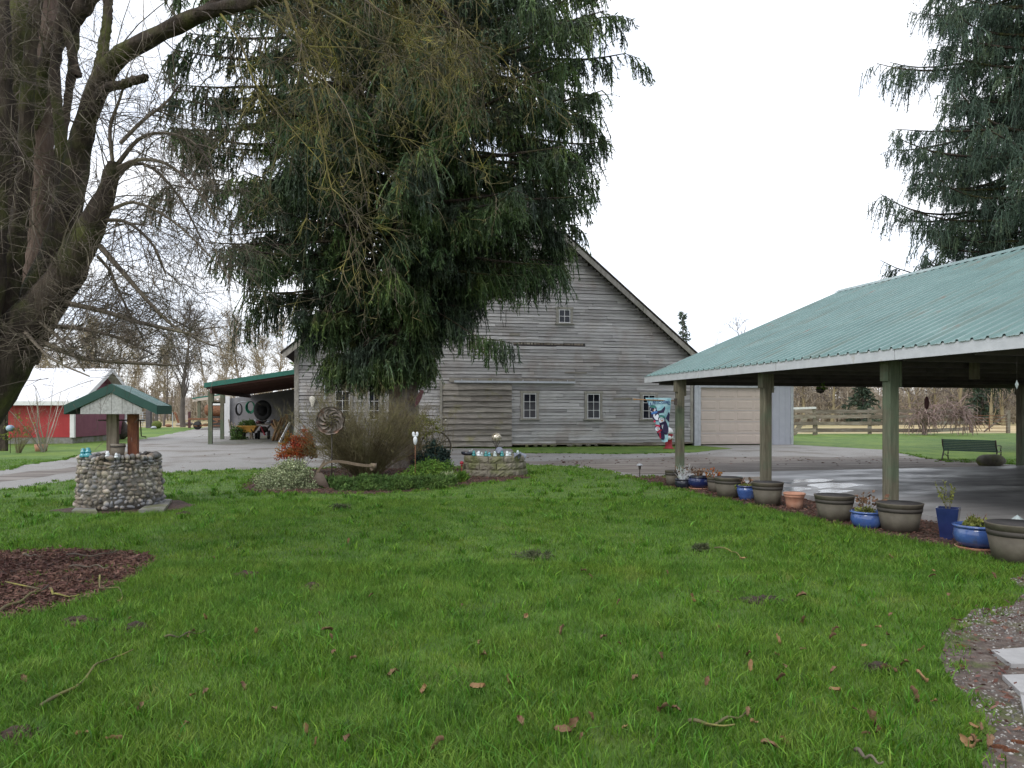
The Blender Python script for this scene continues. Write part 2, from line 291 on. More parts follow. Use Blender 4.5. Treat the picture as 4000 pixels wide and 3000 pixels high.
W['terra'] = mat('terracotta', [(.3, (.36, .15, .09)), (.5, (.46, .24, .16)), (.7, (.50, .32, .24))], scale=4, rough=.8)
W['soil'] = mat('pot_soil', [(.3, (.03, .02, .014)), (.7, (.09, .06, .045))], scale=30, bump=1)
W['moss'] = mat('moss', [(.3, (.06, .08, .015)), (.7, (.14, .17, .03))], scale=14, bump=1)
W['darksprig'] = mat('dull_sprig', [(.3, (.05, .07, .03)), (.7, (.10, .11, .05))], scale=9, isl=.4)
W['limeleaf'] = mat('lime_leaves', [(.3, (.13, .16, .03)), (.7, (.26, .27, .07))], scale=12, isl=.4, trans=.2)
W['greenleaf'] = mat('bright_green_leaves', [(.3, (.055, .13, .02)), (.5, (.11, .21, .028)), (.7, (.21, .31, .05))], scale=3, isl=.4, trans=.2)
W['juniper'] = mat('juniper_green', [(.3, (.045, .095, .022)), (.5, (.075, .14, .03)), (.7, (.12, .20, .04))], scale=3, isl=.4, trans=.15)
W['darkleaf'] = mat('dark_blue_green_leaves', [(.3, (.012, .03, .024)), (.7, (.03, .06, .045))], scale=4, isl=.5)
W['redleaf'] = mat('red_orange_leaves', [(.32, (.30, .035, .02)), (.45, (.36, .09, .02)), (.56, (.25, .16, .03)), (.68, (.09, .12, .02))], scale=1.6, isl=.4, trans=.2)
W['varleaf'] = mat('variegated_leaves', [(.35, (.08, .13, .05)), (.5, (.26, .30, .15)), (.62, (.48, .51, .32))], scale=26, isl=.45)
W['brownleaf'] = mat('dry_brown_leaves', [(.3, (.09, .04, .022)), (.5, (.16, .085, .05)), (.7, (.27, .18, .115))], scale=14, isl=.4)
W['orangeleaf'] = mat('orange_cone_scales', [(.3, (.16, .055, .025)), (.7, (.30, .12, .055))], scale=40, bump=1)
W['shrubtwig'] = mat('olive_brown_twigs', [(.3, (.08, .064, .036)), (.5, (.135, .115, .055)), (.7, (.19, .18, .075))], scale=2, isl=.35)
W['vine'] = mat('purple_brown_vine', [(.3, (.18, .12, .11)), (.7, (.36, .26, .235))], scale=2, isl=.3)
W['oldboard'] = mat('fence_board', [(.3, (.13, .105, .08)), (.5, (.21, .175, .14)), (.7, (.33, .30, .26))], scale=1.2, st=(1, 1, 6), isl=.3)
W['galv'] = mat('galvanised_metal', [(.3, (.35, .37, .40)), (.7, (.48, .50, .53))], scale=5, rough=.4, metal=.3)
W['yellowtub'] = mat('yellow_plastic', [(.3, (.52, .27, .05)), (.7, (.62, .35, .09))], scale=4, rough=.5)
W['rubber'] = mat('black_rubber', [(.3, (.012, .012, .013)), (.7, (.03, .03, .03))], scale=8, rough=.7)
W['hose'] = mat('green_hose', [(.3, (.01, .16, .09)), (.7, (.02, .22, .13))], scale=8, rough=.5)
W['benchgreen'] = mat('dark_green_slats', [(.3, (.012, .06, .045)), (.7, (.022, .09, .065))], scale=5, rough=.3, spec=.6)
W['rock'] = mat('mossy_boulder', [(.3, (.07, .065, .05)), (.6, (.15, .14, .115)), (.7, (.2, .19, .16))], scale=5, bump=1, cols2=[(.3, (.07, .085, .02)), (.7, (.14, .15, .05))], scale2=2)
W['bone'] = mat('bone', [(.3, (.55, .52, .44)), (.7, (.72, .70, .63))], scale=12, bump=.5)
W['porcelain'] = mat('white_porcelain', [(.3, (.62, .66, .68)), (.7, (.75, .78, .80))], scale=5, rough=.15)
W['aquaglass'] = mat('aqua_glass', [(.3, (.03, .22, .27)), (.7, (.08, .38, .44))], scale=10, rough=.08, spec=.8)
W['tealglass'] = mat('teal_glass', [(.3, (.01, .17, .17)), (.7, (.03, .26, .25))], scale=10, rough=.08, spec=.8)
W['clearglass'] = mat('pale_glass', [(.3, (.30, .38, .38)), (.7, (.55, .62, .62))], scale=14, rough=.08, spec=.8)
W['greyceramic'] = mat('grey_ceramic', [(.3, (.15, .17, .22)), (.7, (.28, .30, .36))], scale=6, rough=.18)
W['gazing'] = mat('mosaic_globe', [(.38, (.20, .17, .11)), (.5, (.46, .40, .30)), (.58, (.8, .74, .62)), (.66, (.25, .27, .24))], scale=22, rough=.15, metal=.5)
W['blueball'] = mat('blue_globe', [(.38, (.08, .16, .26)), (.6, (.36, .46, .56))], scale=5, rough=.15)
W['hydrant'] = mat('hydrant_red', [(.3, (.30, .02, .035)), (.7, (.38, .03, .045))], scale=4, rough=.5)
W['maroon'] = mat('maroon_metal', [(.3, (.07, .022, .028)), (.7, (.10, .032, .038))], scale=6, rough=.5)
W['scrapwood'] = mat('scrap_lumber', [(.3, (.16, .075, .04)), (.5, (.28, .15, .08)), (.7, (.40, .27, .16))], scale=2, isl=.5)
W['pipe'] = mat('pale_blue_conduit', [(.3, (.36, .42, .45)), (.7, (.44, .50, .53))], scale=5, rough=.4)
W['pebble'] = mat('pebbles', [(.3, (.16, .15, .14)), (.7, (.36, .345, .32))], scale=5, isl=.6)
W['paver'] = mat('paver_slab', [(.3, (.30, .295, .29)), (.7, (.38, .375, .37))], scale=9, bump=.3)

# ------------------------------------------------------------------ ground
def rough(pts, amp=.08, step=.35, seed=1):
    q = np.random.default_rng(seed); pts = np.asarray(pts, float)[:, :2]; o = []
    for i in range(len(pts)):
        a, b = pts[i], pts[(i + 1) % len(pts)]; L = np.linalg.norm(b - a); n = max(1, min(60, int(L / step))); nrm_ = np.array([-(b - a)[1], (b - a)[0]]) / (L + 1e-9)
        wv = q.uniform(.5, 2, 3); ph = q.uniform(0, 6, 3)
        for k in range(n):
            t = k / n; s = t * L; e = math.sin(math.pi * t) if L < 1 else 1
            o.append(a + (b - a) * t + nrm_ * amp * e * (np.sin(s * wv + ph).mean() * 1.5 + q.normal() * .35))
    return np.array(o)
def sheet(name, poly, z, m):
    mb = MB(); mb.add([(x, y, z) for x, y in poly], [tuple(range(len(poly)))]); o = mb.build(name, m); o['kind'] = 'structure'
    import bmesh
    bm = bmesh.new(); bm.from_mesh(o.data); bmesh.ops.triangulate(bm, faces=bm.faces); bmesh.ops.recalc_face_normals(bm, faces=bm.faces)
    for f in bm.faces:
        if f.normal.z < 0: f.normal_flip()
    bm.to_mesh(o.data); bm.free(); return o
def inside(poly, X, Y):
    r = np.zeros(len(X), bool); n = len(poly); j = n - 1
    for i in range(n):
        xi, yi, xj, yj = *poly[i], *poly[j]
        c = ((yi > Y) != (yj > Y)) & (X < (xj - xi) * (Y - yi) / (yj - yi + 1e-12) + xi); r ^= c; j = i
    return r
gp = lambda *px: [G(a, b)[:2] for a, b in px]
sheet('ground', [(-1500, -60), (1500, -60), (1500, 1500), (-1500, 1500)], 0, W['field'])
lawnP = [(-60, -10), (60, -10), (60, 55), (18, 51.5), (6, 60), (-22, 70), (-60, 78)]
sheet('lawn', rough(lawnP, .3, 1.5, 2), .004, W['lawn'])
sheet('near_lawn', rough([(-30, -5), (-30, 15.0), (-12, 15.2), (-6, 19.5), (1, 20.5), (3, 17.5), (9, 10), (9, -5)], .2, 1.0, 22), .006, W['lawn_near'])
drive = rough(gp((-500, 1975), (0, 1915), (316, 1873), (637, 1848), (900, 1836), (1100, 1834), (1300, 1828), (1750, 1822), (2060, 1818), (2250, 1822), (2400, 1850), (2450, 1868), (2620, 1870), (2900, 1905), (3300, 1940), (4400, 1940),
    (4300, 1836), (3990, 1818), (3860, 1812), (3700, 1806), (3560, 1778), (3440, 1757), (3250, 1746), (3100, 1738), (3094, 1736), (2735, 1741), (2850, 1752), (2700, 1770), (2400, 1774), (2010, 1771), (1990, 1752), (1700, 1752), (1150, 1757), (1140, 1700), (1120, 1690), (900, 1690), (880, 1662), (840, 1662), (700, 1688), (640, 1700), (536, 1720), (422, 1757), (253, 1795), (0, 1838), (-500, 1900)), .1, .5, 3)
sheet('driveway', drive, .008, W['gravel'])
strip = rough(gp((2010, 1751), (2690, 1746), (2860, 1752), (2700, 1768), (2300, 1772), (2000, 1771)), .06, .4, 31)
garage_apron = rough(gp((2690, 1742), (3000, 1737), (3105, 1740), (3080, 1760), (2900, 1762), (2790, 1756)), .08, .4, 32)
bed = rough(gp((940, 1895), (1000, 1928), (1300, 1932), (1560, 1925), (1800, 1905), (1990, 1880), (2090, 1868), (2030, 1845), (1800, 1830), (1500, 1822), (1200, 1834), (1010, 1858)), .12, .35, 4)
sheet('garden_bed_soil', bed, .012, W['mulch'])
potbed = rough(gp((2430, 1866), (2560, 1892), (2700, 1925), (2900, 1975), (3080, 2010), (3400, 2085), (3700, 2140), (3950, 2200), (4300, 2290), (4500, 2150), (4100, 2100), (3640, 2030), (3160, 1940), (2900, 1900), (2600, 1862)), .06, .3, 5)
sheet('planting_strip_soil', potbed, .012, W['mulch'])
patch = rough(gp((-300, 2190), (0, 2160), (250, 2150), (480, 2160), (610, 2190), (560, 2240), (470, 2290), (370, 2340), (200, 2390), (0, 2430), (-400, 2480)), .14, .3, 6)
sheet('bark_mulch_patch', patch, .012, W['mulch'])
pathP = rough(gp((4400, 2180), (3990, 2250), (4010, 2320), (3960, 2370), (3800, 2385), (3720, 2450), (3690, 2530), (3700, 2640), (3770, 2730), (3850, 2830), (3880, 2900), (3830, 2990), (3800, 3100), (4000, 3400), (5500, 3400), (5500, 2180)), .08, .25, 7)
sheet('gravel_path', pathP, .012, W['dirt'])
wellmud = [rough([(x, y) for x, y in gp(*q)], .08, .3, 40 + i) for i, q in enumerate([[(170, 1998), (330, 2010), (520, 2008), (700, 1995), (770, 1975), (700, 1955), (500, 1960), (280, 1985)], [(670, 1950), (770, 1955), (790, 1975), (700, 1990)]])]
sheet('well_mud', wellmud[0], .010, W['mulch'])
dband = rough(gp((1990, 1806), (2300, 1796), (2650, 1786), (3000, 1784), (3400, 1788), (3700, 1796), (3900, 1806), (3960, 1822), (3500, 1832), (3000, 1846), (2700, 1856), (2480, 1852), (2380, 1836), (2250, 1822), (2100, 1816)), .18, .5, 51)
sheet('dirt_track', dband, .010, W['trackdirt'])
dband2 = rough(gp((-400, 1890), (0, 1860), (200, 1835), (420, 1805), (600, 1800), (560, 1815), (350, 1838), (180, 1862), (0, 1885), (-400, 1930)), .15, .5, 52); sheet('dirt_track', dband2, .010, W['trackdirt'])
for i_, pts_ in enumerate([[(3640, 2400), (3760, 2372), (3930, 2352), (3990, 2330), (3900, 2320), (3740, 2350)], [(3700, 2440), (3780, 2425), (3800, 2450), (3720, 2475)], [(3830, 2820), (3900, 2860), (3870, 2890), (3800, 2850)]]): sheet('moss_patch', rough(gp(*pts_), .04, .12, 60 + i_), .014, W['moss'])
# small bare earth spots in the lawn (mole hills)
spots = [(960, 2252, .16), (525, 2458, .16), (310, 2436, .22), (2990, 2350, .28), (1220, 2300, .14), (720, 2010, .15), (50, 2890, .14), (3430, 2620, .18)]
for i, (x, y, r_) in enumerate(spots):
    g = G(x, y); mb = MB(); qm = np.random.default_rng(i); r_ *= .8; mb.blob((0, 0, 0), (r_ * 1.3, r_ * 1.05, .05), rough=.4, nu=16, nv=7, seed=i)
    for k in range(46):
        a = qm.uniform(0, 6.28); d = r_ * .6 * abs(qm.normal()) ** .9; z_ = max(0, .035 * (1 - d / r_)); sz = qm.uniform(.015, .05)
        mb.blob((d * math.cos(a), .8 * d * math.sin(a), z_), (sz * 1.6, sz * 1.4, sz), rough=.3, nu=6, nv=5, seed=i * 50 + k, smooth=False)
    o = mb.build('molehill', W['soil'] if i % 2 else W['mulch'], loc=g)
    tag(o, ['dark crumbly soil molehill poking through the short lawn grass', 'reddish brown crumbly soil molehill in the lawn grass'][(i + 1) % 2], 'molehill', 'molehills in the lawn' + (' dark' if i % 2 else ' reddish'))

# grass blades: one mass
def grass(name, n, D0, D1, hl, wd, seed, mat_, dens_pow=1.0, segs=2, xr=1.12):
    q = np.random.default_rng(seed); u = q.uniform(0, 1, n); Y = (D0 ** dens_pow + u * (D1 ** dens_pow - D0 ** dens_pow)) ** (1 / dens_pow)
    X = q.uniform(-1, 1, n) * (2000 / FPX * xr) * Y
    ok = inside(lawnP, X, Y)
    for p_ in excl: ok &= ~inside(p_, X, Y)
    for (x, y, r_) in spots:
        g = G(x, y); ok &= ((X - g[0]) / r_ / .4) ** 2 + ((Y - g[1]) / r_ / .32) ** 2 > 1
    wc = (-6.6, 12.1); ok &= (X - wc[0]) ** 2 + (Y - wc[1]) ** 2 > .78 ** 2
    # patchiness: clumps of taller and thinner growth
    f = np.zeros(n); kk = q.normal(size=(5, 2)) * np.array([[.6], [1.3], [2.2], [4.5], [8.]]); ph = q.uniform(0, 6, 5)
    for k in range(5): f += np.sin(X * kk[k, 0] + Y * kk[k, 1] + ph[k]) * (.9, .8, .7, .8, .7)[k]
    f = f / 2.0; keep = q.uniform(0, 1, n) < np.clip(.88 + .22 * f, .55, 1); ok &= keep
    X, Y, f = X[ok], Y[ok], f[ok]; n = len(X)
    h = (hl[0] + (hl[1] - hl[0]) * q.uniform(0, 1, n) ** 1.5) * (1 + .3 * np.clip(f, -1, 1)); ww = wd * q.uniform(.6, 1.3, n)
    a = q.uniform(0, 6.28, n); b = q.uniform(0, 6.28, n) + .0; ln = q.uniform(.15, .95, n) * h; base = np.stack([X, Y, np.zeros(n)], 1)
    sx = np.stack([np.cos(a), np.sin(a), np.zeros(n)], 1) * ww[:, None] / 2; lean = np.stack([np.cos(b), np.sin(b), np.zeros(n)], 1) * ln[:, None]
    up = np.array([0, 0, 1.]); H = h[:, None]
    if segs == 2:
        V = np.stack([base - sx, base + sx, base + sx * .85 + lean * .3 + up * H * .55, base - sx * .85 + lean * .3 + up * H * .55, base + lean + up * H * .92], 1).reshape(-1, 3)
        k = np.arange(n)[:, None] * 5; return npmesh(name, V, [np.array([[0, 1, 2, 3]]) + k, np.array([[3, 2, 4]]) + k], mat_)
    V = np.stack([base - sx, base + sx, base + lean + up * H], 1).reshape(-1, 3); k = np.arange(n)[:, None] * 3
    return npmesh(name, V, np.array([[0, 1, 2]]) + k, mat_)
W['blade'] = mat('grass_blades', [(.3, (.062, .15, .018)), (.5, (.108, .222, .028)), (.7, (.17, .29, .048))], scale=2.1, detail=9, isl=.45, trans=.3, rough=.55, spec=.25, cols2=[(.3, (.085, .175, .018)), (.6, (.155, .255, .032)), (.72, (.25, .265, .08))], scale2=.8, mix2=(.42, .64))
slabP = None

# ------------------------------------------------------------------ barn (front wall plane Y = 32 + .2 X)
BT = math.atan(.2); bc, bs = math.cos(BT), math.sin(BT)
barn = thing('barn', (0, 32, 0), 'large weathered grey timber barn with steep gable roof behind the big spruce', 'barn', BT)
def BW(px, py=None):
    a = (px - CX) / FPX; X = 32 * a / (1 - .2 * a); Y = 32 + .2 * X; u = X / bc
    return u if py is None else (u, EYE + (HY - py) / FPX * Y)
uL, uR = BW(1150), BW(2703)
PK = (-.45, 11.65); SL = .83
zroof = lambda u: PK[1] - SL * abs(u - PK[0])
DEP = 19.0
mb = MB()                                                  # solid body behind the boards, dark so board gaps stand in for lap shadows
mb.prism([(uL + .05, .1), (uR - .05, .1), (uR - .05, zroof(uR) - .25), (PK[0], PK[1] - .25), (uL + .05, zroof(uL) - .25)], lambda a, b, s: (a, .06 + s * DEP, b))
mb.build('wall', W['darkwood'], barn)
mb = MB(); q = random.Random(3); z = .18; k = 0
while z < PK[1] - .16:
    h = .142 + q.uniform(-.006, .006); ztop = z + h; l, r_ = uL, uR
    dl = (PK[1] + .02 - z - h * .55) / SL
    l, r_ = max(l, PK[0] - dl), min(r_, PK[0] + dl); u = l - q.uniform(0, 3)
    while u < r_:
        L = q.uniform(1.6, 5.2); a, b = max(u, l), min(u + L, r_); u += L
        if 4.62 < z + h / 2 < 4.77 and b > BW(2005) and a < BW(2285):
            if a < BW(2005): u = BW(2005); b = u; u = BW(2285)
            else: a = BW(2285); u = max(u, a)
        if b - a < .12: continue
        if q.random() < .006 and b - a < 2.2: continue
        t = .012 + q.uniform(0, .012); j1, j2 = q.uniform(-.017, .017), q.uniform(-.017, .017); sg = q.uniform(-.006, .006)
        v0 = -.028 - q.uniform(0, .014)
        # lapped board: bottom edge stands proud
        segs = 3; us = np.linspace(a + .003, b - .003, segs + 1); V = []
        for i, uu in enumerate(us):
            dz = j1 + (j2 - j1) * i / segs + (sg if 0 < i < segs else 0)
            V += [(uu, v0 - t - .012, z + dz - .004), (uu, v0 + .004, z + dz + h - .009), (uu, .03, z + dz + h - .009), (uu, .03, z + dz - .004)]
        F = []
        for i in range(segs): F += [(4 * i + c, 4 * i + 4 + c, 4 * i + 4 + (c + 1) % 4, 4 * i + (c + 1) % 4) for c in range(4)]
        F += [(0, 1, 2, 3), (4 * segs + 3, 4 * segs + 2, 4 * segs + 1, 4 * segs)]
        F = [tuple(reversed(f)) for f in F]
        # leave the slot of missing boards open
        if 2.1 < z + h / 2 < 2.24 and BW(2395) < a < BW(2500): continue
        mb.add(V, F)
    z += h
mb.build('siding', W['siding'], barn)
mb = MB(); u0, u1 = BW(1990), BW(2280)                         # broken row: short upright laths seen in the slot
for i in range(22):
    u = u0 + (u1 - u0) * (i + .5) / 22; mb.box((u, -.01, 4.70), (.09 + .03 * (i % 3), .04, .17))
mb.build('exposed_lath', W['oldboard'], barn)
mb = MB()
mb = None
for (a, b, c, d_) in [(1828, 1895, 1332, 1366), (2205, 2290, 1452, 1460), (2395, 2468, 1553, 1562), (1990, 2030, 1300, 1312)]:
    (x0, z1), (x1, z0) = BW(a, c), BW(b, d_); n = max(1, round((z1 - z0) / .13)); hh = (z1 - z0) / n
    mb = MB()
    for i in range(n): mb.box(((x0 + x1) / 2, -.062, z0 + hh * (i + .5)), (x1 - x0, .03, hh * .93))
    mb.build('patch_boards', W['door_wood'], barn)
# roof slabs, bargeboards, corner boards
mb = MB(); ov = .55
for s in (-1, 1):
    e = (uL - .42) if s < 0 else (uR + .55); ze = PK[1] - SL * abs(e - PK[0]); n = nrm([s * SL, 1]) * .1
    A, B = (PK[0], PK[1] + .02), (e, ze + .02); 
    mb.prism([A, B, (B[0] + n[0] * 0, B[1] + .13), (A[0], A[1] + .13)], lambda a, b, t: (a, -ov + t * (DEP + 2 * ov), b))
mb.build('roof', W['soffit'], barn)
mb = MB()
for s in (-1, 1):
    e = (uL - .44) if s < 0 else (uR + .57); ze = PK[1] - SL * abs(e - PK[0])
    for t_ in range(3):
        f0, f1 = t_ / 3, (t_ + 1) / 3 - .002; A = (PK[0] + (e - PK[0]) * f0, PK[1] + (ze - PK[1]) * f0); B = (PK[0] + (e - PK[0]) * f1, PK[1] + (ze - PK[1]) * f1)
        mb.prism([(A[0], A[1] + .10), (B[0], B[1] + .10), (B[0], B[1] - .17), (A[0], A[1] - .17)], lambda a, b, t: (a, -ov - .04 + t * .036, b))
mb.build('bargeboard', W['trim'], barn)
mb = MB()
for s in (-1, 1):
    e = (uL - .50) if s < 0 else (uR + .63); ze = PK[1] - SL * abs(e - PK[0])
    mb.prism([(PK[0], PK[1] + .20), (e, ze + .20), (e, ze + .15), (PK[0], PK[1] + .15)], lambda a, b, t: (a, -ov - .09 + t * (DEP + 2 * ov), b))
mb.build('roof_sheet', W['iron'], barn)
for c_, d_ in (((uL + .09, -.05, 2.05), (.18, .05, 3.75)), ((uR - .04, -.052, 2.1), (.14, .05, 3.9))): mb = MB(); mb.box(c_, d_); mb.build('corner_board', W['trim'], barn)
mb = MB()                                                  # sagging sill beam and footing stones
for i in range(44):
    u = uL + (uR - uL) * (i + .5) / 44
    if i % 5 != 3: mb = MB(); mb.blob((u, -.02 + .03 * math.sin(i * 3), .06), (.3 + .12 * math.sin(i * 7), .2, .15), seed=i, nu=7, nv=5); mb.build('footing_stone', W['rock'], barn)
mb = MB(); mb.box(((uL + uR) / 2, -.03, .14), (uR - uL, .05, .06)); mb.tube(resample([(BW(2330), -.12, .15), (BW(2450), -.13, .09), (BW(2560), -.13, .06), (BW(2690), -.12, .14)], 10), .035, 6); mb.build('sill_board', W['oldboard'], barn)
def window(u0, z1, u1, z0, cols, rows, tw=.11, parent=barn, open_=None):
    cw, ch = u1 - u0, z1 - z0; um, zm = (u0 + u1) / 2, (z0 + z1) / 2
    f = MB(); f.box((u0 - tw / 2 - .01, -.075, zm), (tw, .06, ch + .02)); f.box((u1 + tw / 2 + .01, -.075, zm), (tw, .06, ch + .02))
    f.box((um, -.078, z1 + tw / 2 + .012), (cw + 2 * tw + .08, .07, tw * .9)); f.box((um, -.105, z0 - .035), (cw + 2 * tw + .14, .13, .05))
    fo = f.build('window', W['trim'], parent)
    s = MB(); s.box((um, -.066, zm), (cw, .02, ch)); so_ = s.build('pane', W['glass'], fo)
    m_ = MB(); mw = .018
    for i in range(cols + 1):
        w_ = mw if 0 < i < cols else .024; x = u0 + cw * i / cols + (.02 if i == 0 else -.02 if i == cols else 0); m_.box((x, -.083, zm), (w_, .02, ch))
    for i in range(rows + 1):
        w_ = mw if 0 < i < rows else .03; zz = z0 + ch * i / rows + (.022 if i == 0 else -.022 if i == rows else 0); m_.box((um, -.085, zz), (cw, .021, w_))
    m_.build('muntins', W['white'], fo)
for (a, b, c, d_, cc, rr_) in [(1310, 1366, 1527, 1642, 2, 3), (1440, 1482, 1530, 1641, 2, 3), (2043, 2093, 1537, 1634, 2, 3), (2292, 2341, 1538, 1635, 2, 3), (2508, 2557, 1542, 1636, 2, 3), (2181, 2226, 1209, 1263, 2, 2)]:
    (u0, z1), (u1, z0) = BW(a, c), BW(b, d_); window(u0, z1, u1, z0, cc, rr_)
# sliding door
(u0, z1), (u1, z0) = BW(1727, 1499), BW(1997, 1742)
sd_ = MB(); n = 11; hh = (z1 - z0) / n; q = random.Random(5)
for i in range(n):
    zc = z0 + hh * i; cuts = sorted([u0, u1] + [u0 + (u1 - u0) * q.uniform(.2, .8)])
    for a, b in zip(cuts[:-1], cuts[1:]):
        V = []; 
        us = np.linspace(a + .002, b - .002, 5)
        for uu in us:
            j = .012 * math.sin(uu * 2.3 + i * 1.7); V += [(uu, -.185 - q.uniform(0, .008), zc + j), (uu, -.112, zc + hh + j * .5 - .022), (uu, -.09, zc + hh + .01), (uu, -.09, zc)]
        F = []
        for k in range(4): F += [tuple(reversed((4 * k + c, 4 * k + 4 + c, 4 * k + 4 + (c + 1) % 4, 4 * k + (c + 1) % 4))) for c in range(4)]
        F += [(3, 2, 1, 0), (16, 17, 18, 19)]
        sd_.add(V, F)
dr = sd_.build('sliding_door', W['door_wood'], barn)
mb = MB(); uu, zz = BW(1739, 1641); mb.lathe([(0, 0), (.035, .0), (.045, .02), (.03, .04), (0, .045)], 10); o = mb.build('handle', W['bone'], dr); o.rotation_euler = (R(90), 0, 0); o.location = (uu, -.165, zz)
mb = MB(); a, zt = BW(1772, 1490); b, zt2 = BW(2242, 1494); mb.box(((a + b) / 2, -.19, zt - .01), (b - a, .07, .09)); 
for i in range(8): mb.box((a + (b - a) * (i + .5) / 8, -.15, zt + .05), (.03, .03, .12))
mb.build('door_track', W['galv'], barn)
mb = MB(); mb.box(((a + b) / 2 - .1, -.105, zt + .06), (b - a + .2, .06, .2)); mb.build('track_board', W['door_wood'], barn)
mb = MB(); uu, _ = BW(1722, 0); mb.box((uu, -.12, (z0 + z1) / 2 + .06), (.09, .14, z1 - z0 + .12)); mb.build('door_post', W['trim'], barn)
mb = MB(); uu, za = BW(1270, 1400); _, zb = BW(1270, 1552); mb.tube([(uu, -.10, za), (uu, -.10, zb)], .035, 8); mb.box((uu, -.10, zb), (.09, .09, .16)); mb.build('conduit', W['pipe'], barn)
# garage bay on the barn's right side
gar = thing('garage_bay', (0, 32, 0), 'pale grey metal garage bay with closed beige overhead door beside the barn', 'garage', BT)
gl, gr_ = uR + .1, BW(3094)
du0, du1 = BW(2735), BW(3017); dz = 2.74
mb = MB(); mb.box(((gl + du0) / 2, .1, 1.7), (du0 - gl, .2, 3.4)); mb.box(((du0 + du1) / 2, .1, (dz + 3.4) / 2), (du1 - du0, .2, 3.4 - dz)); mb.box(((du1 + gr_) / 2, .1, 1.7), (gr_ - du1, .2, 3.4))
mb.box((gr_ - .1, 3.2, 1.7), (.2, 6, 3.4)); mb.box(((gl + gr_) / 2, 6.3, 1.7), (gr_ - gl, .2, 3.4))
k = int((gr_ - du1) / .3)
for i in range(k + 1): mb.box((du1 + .05 + (gr_ - du1 - .1) * i / k, -.008, 1.68), (.03, .02, 3.3))
mb.build('wall', W['greywall'], gar)
mb = MB(); mb.box((gr_ - .03, -.03, 1.7), (.14, .06, 3.36)); mb.box((du0 - .06, -.035, 1.42), (.12, .07, 2.84)); mb.box(((du0 + du1) / 2, -.035, dz + .07), (du1 - du0 + .24, .072, .14)); mb.box((gl + .1, -.03, 1.5), (.2, .055, 3.0)); mb.build('trim', W['galv'], gar)
mb = MB(); nr, nc = 5, 4; pw, ph_ = (du1 - du0) / nc, dz / nr
mb.box(((du0 + du1) / 2, .12, dz / 2 + .03), (du1 - du0 - .02, .05, dz - .06))
for i in range(nr):
    for j in range(nc): 
        c = (du0 + pw * (j + .5), .082, .03 + ph_ * (i + .5) * .99)
        mb.prism([(-pw * .42, -ph_ * .32), (pw * .42, -ph_ * .32), (pw * .42, ph_ * .32), (-pw * .42, ph_ * .32)], lambda a, b, s, c=c: (c[0] + a * (1 - .06 * (1 - s)), c[1] + s * .02 - .005, c[2] + b * (1 - .14 * (1 - s))))
    if i: mb.box(((du0 + du1) / 2, .09, .03 + ph_ * i * .99), (du1 - du0 - .03, .012, .012), m=1)
mb.build('overhead_door', [W['beige'], W['galv']], gar)
mb = MB(); mb.add([(gl - .2, -.4, 3.4), (gr_ + .3, -.4, 3.35), (gr_ + .3, 6.7, 3.35), (gl - .2, 6.7, 3.4), (gl - .2, -.4, 3.5), (gr_ + .3, -.4, 3.45), (gr_ + .3, 6.7, 3.45), (gl - .2, 6.7, 3.5)], [(3, 2, 1, 0), (4, 5, 6, 7), (0, 1, 5, 4), (1, 2, 6, 5), (2, 3, 7, 6), (3, 0, 4, 7)]); mb.build('roof', W['galv'], gar)
# lean-to on the barn's left side
le = thing('lean_to', (0, 32, 0), 'open lean-to shed with green metal roof edge and wooden posts at the barn side', 'lean-to', BT)
def loc_(X, Y): dx, dy = X, Y - 32; return (dx * bc + dy * bs, -dx * bs + dy * bc)
v0, v1 = 5.6, 17.6; ue = loc_(*P(805, 1510, 35.0)[:2])[0] ; zin, zout = 3.72, 2.93
mb = MB()
def slope(u): return zout + (zin - zout) * (u - ue) / (uL - ue)
mb.prism([(ue, zout - .0), (uL + .3, slope(uL + .3)), (uL + .3, slope(uL + .3) - .07), (ue, zout - .07)], lambda a, b, t: (a, v0 + t * (v1 - v0 + .5), b))
mb.build('roof', W['green_trim'], le)
mb = MB()
mb.prism([(ue - .03, zout + .06), (uL + .3, slope(uL + .3) + .06), (uL + .3, slope(uL + .3) - .17), (ue - .03, zout - .17)], lambda a, b, t: (a, v0 - .05 + t * .045, b)); mb.box((ue - .02, (v0 + v1) / 2, zout - .055), (.04, v1 - v0, .23)); mb.build('fascia', W['green_trim'], le)
mb = MB()
for i in range(14):
    v = v0 + .15 + (v1 - v0 - .3) * i / 13; mb.prism([(ue + .05, zout - .08), (uL, slope(uL) - .08), (uL, slope(uL) - .30), (ue + .05, zout - .24)], lambda a, b, t, v=v: (a, v + t * .05, b))
mb.box((ue + .25, (v0 + v1) / 2, zout - .33), (.1, v1 - v0 - .2, .22)); mb.build('rafters', W['redwood'], le)
pp = [loc_(*P(822, 1735, 35.3)[:2]), loc_(*P(868, 1716, 41.3)[:2])]
for (u, v) in pp:
    mb = MB(); mb.box((u, v, (zout - .33) / 2), (.19, .19, zout - .33)); mb.box((u + .13, v, zout - .55), (.05, .2, .6)); mb.build('post', W['posts'], le)
mb = MB(); mb.box((uL - .22, v0 + .1, 1.8), (.2, .2, 3.5)); mb.beam((uL - .62, v0 - .12, .02), (uL - .32, v0 - .03, 2.6), .12, .05); mb.build('post', W['posts'], le)
bu, bv = loc_(*P(888, 1704, 46.5)[:2])
mb = MB(); mb.prism([(bu, .02), (uL + .2, .02), (uL + .2, slope(uL) - .3), (bu, slope(bu) - .3)], lambda a, b, t: (a, bv + t * .12, b)); mb.build('wall', W['interior'], le)
mb = MB(); mb.box((bu - .0, bv - .12, (zout - .35) / 2), (.36, .2, zout - .33)); mb.build('corner_trim', W['white'], le)
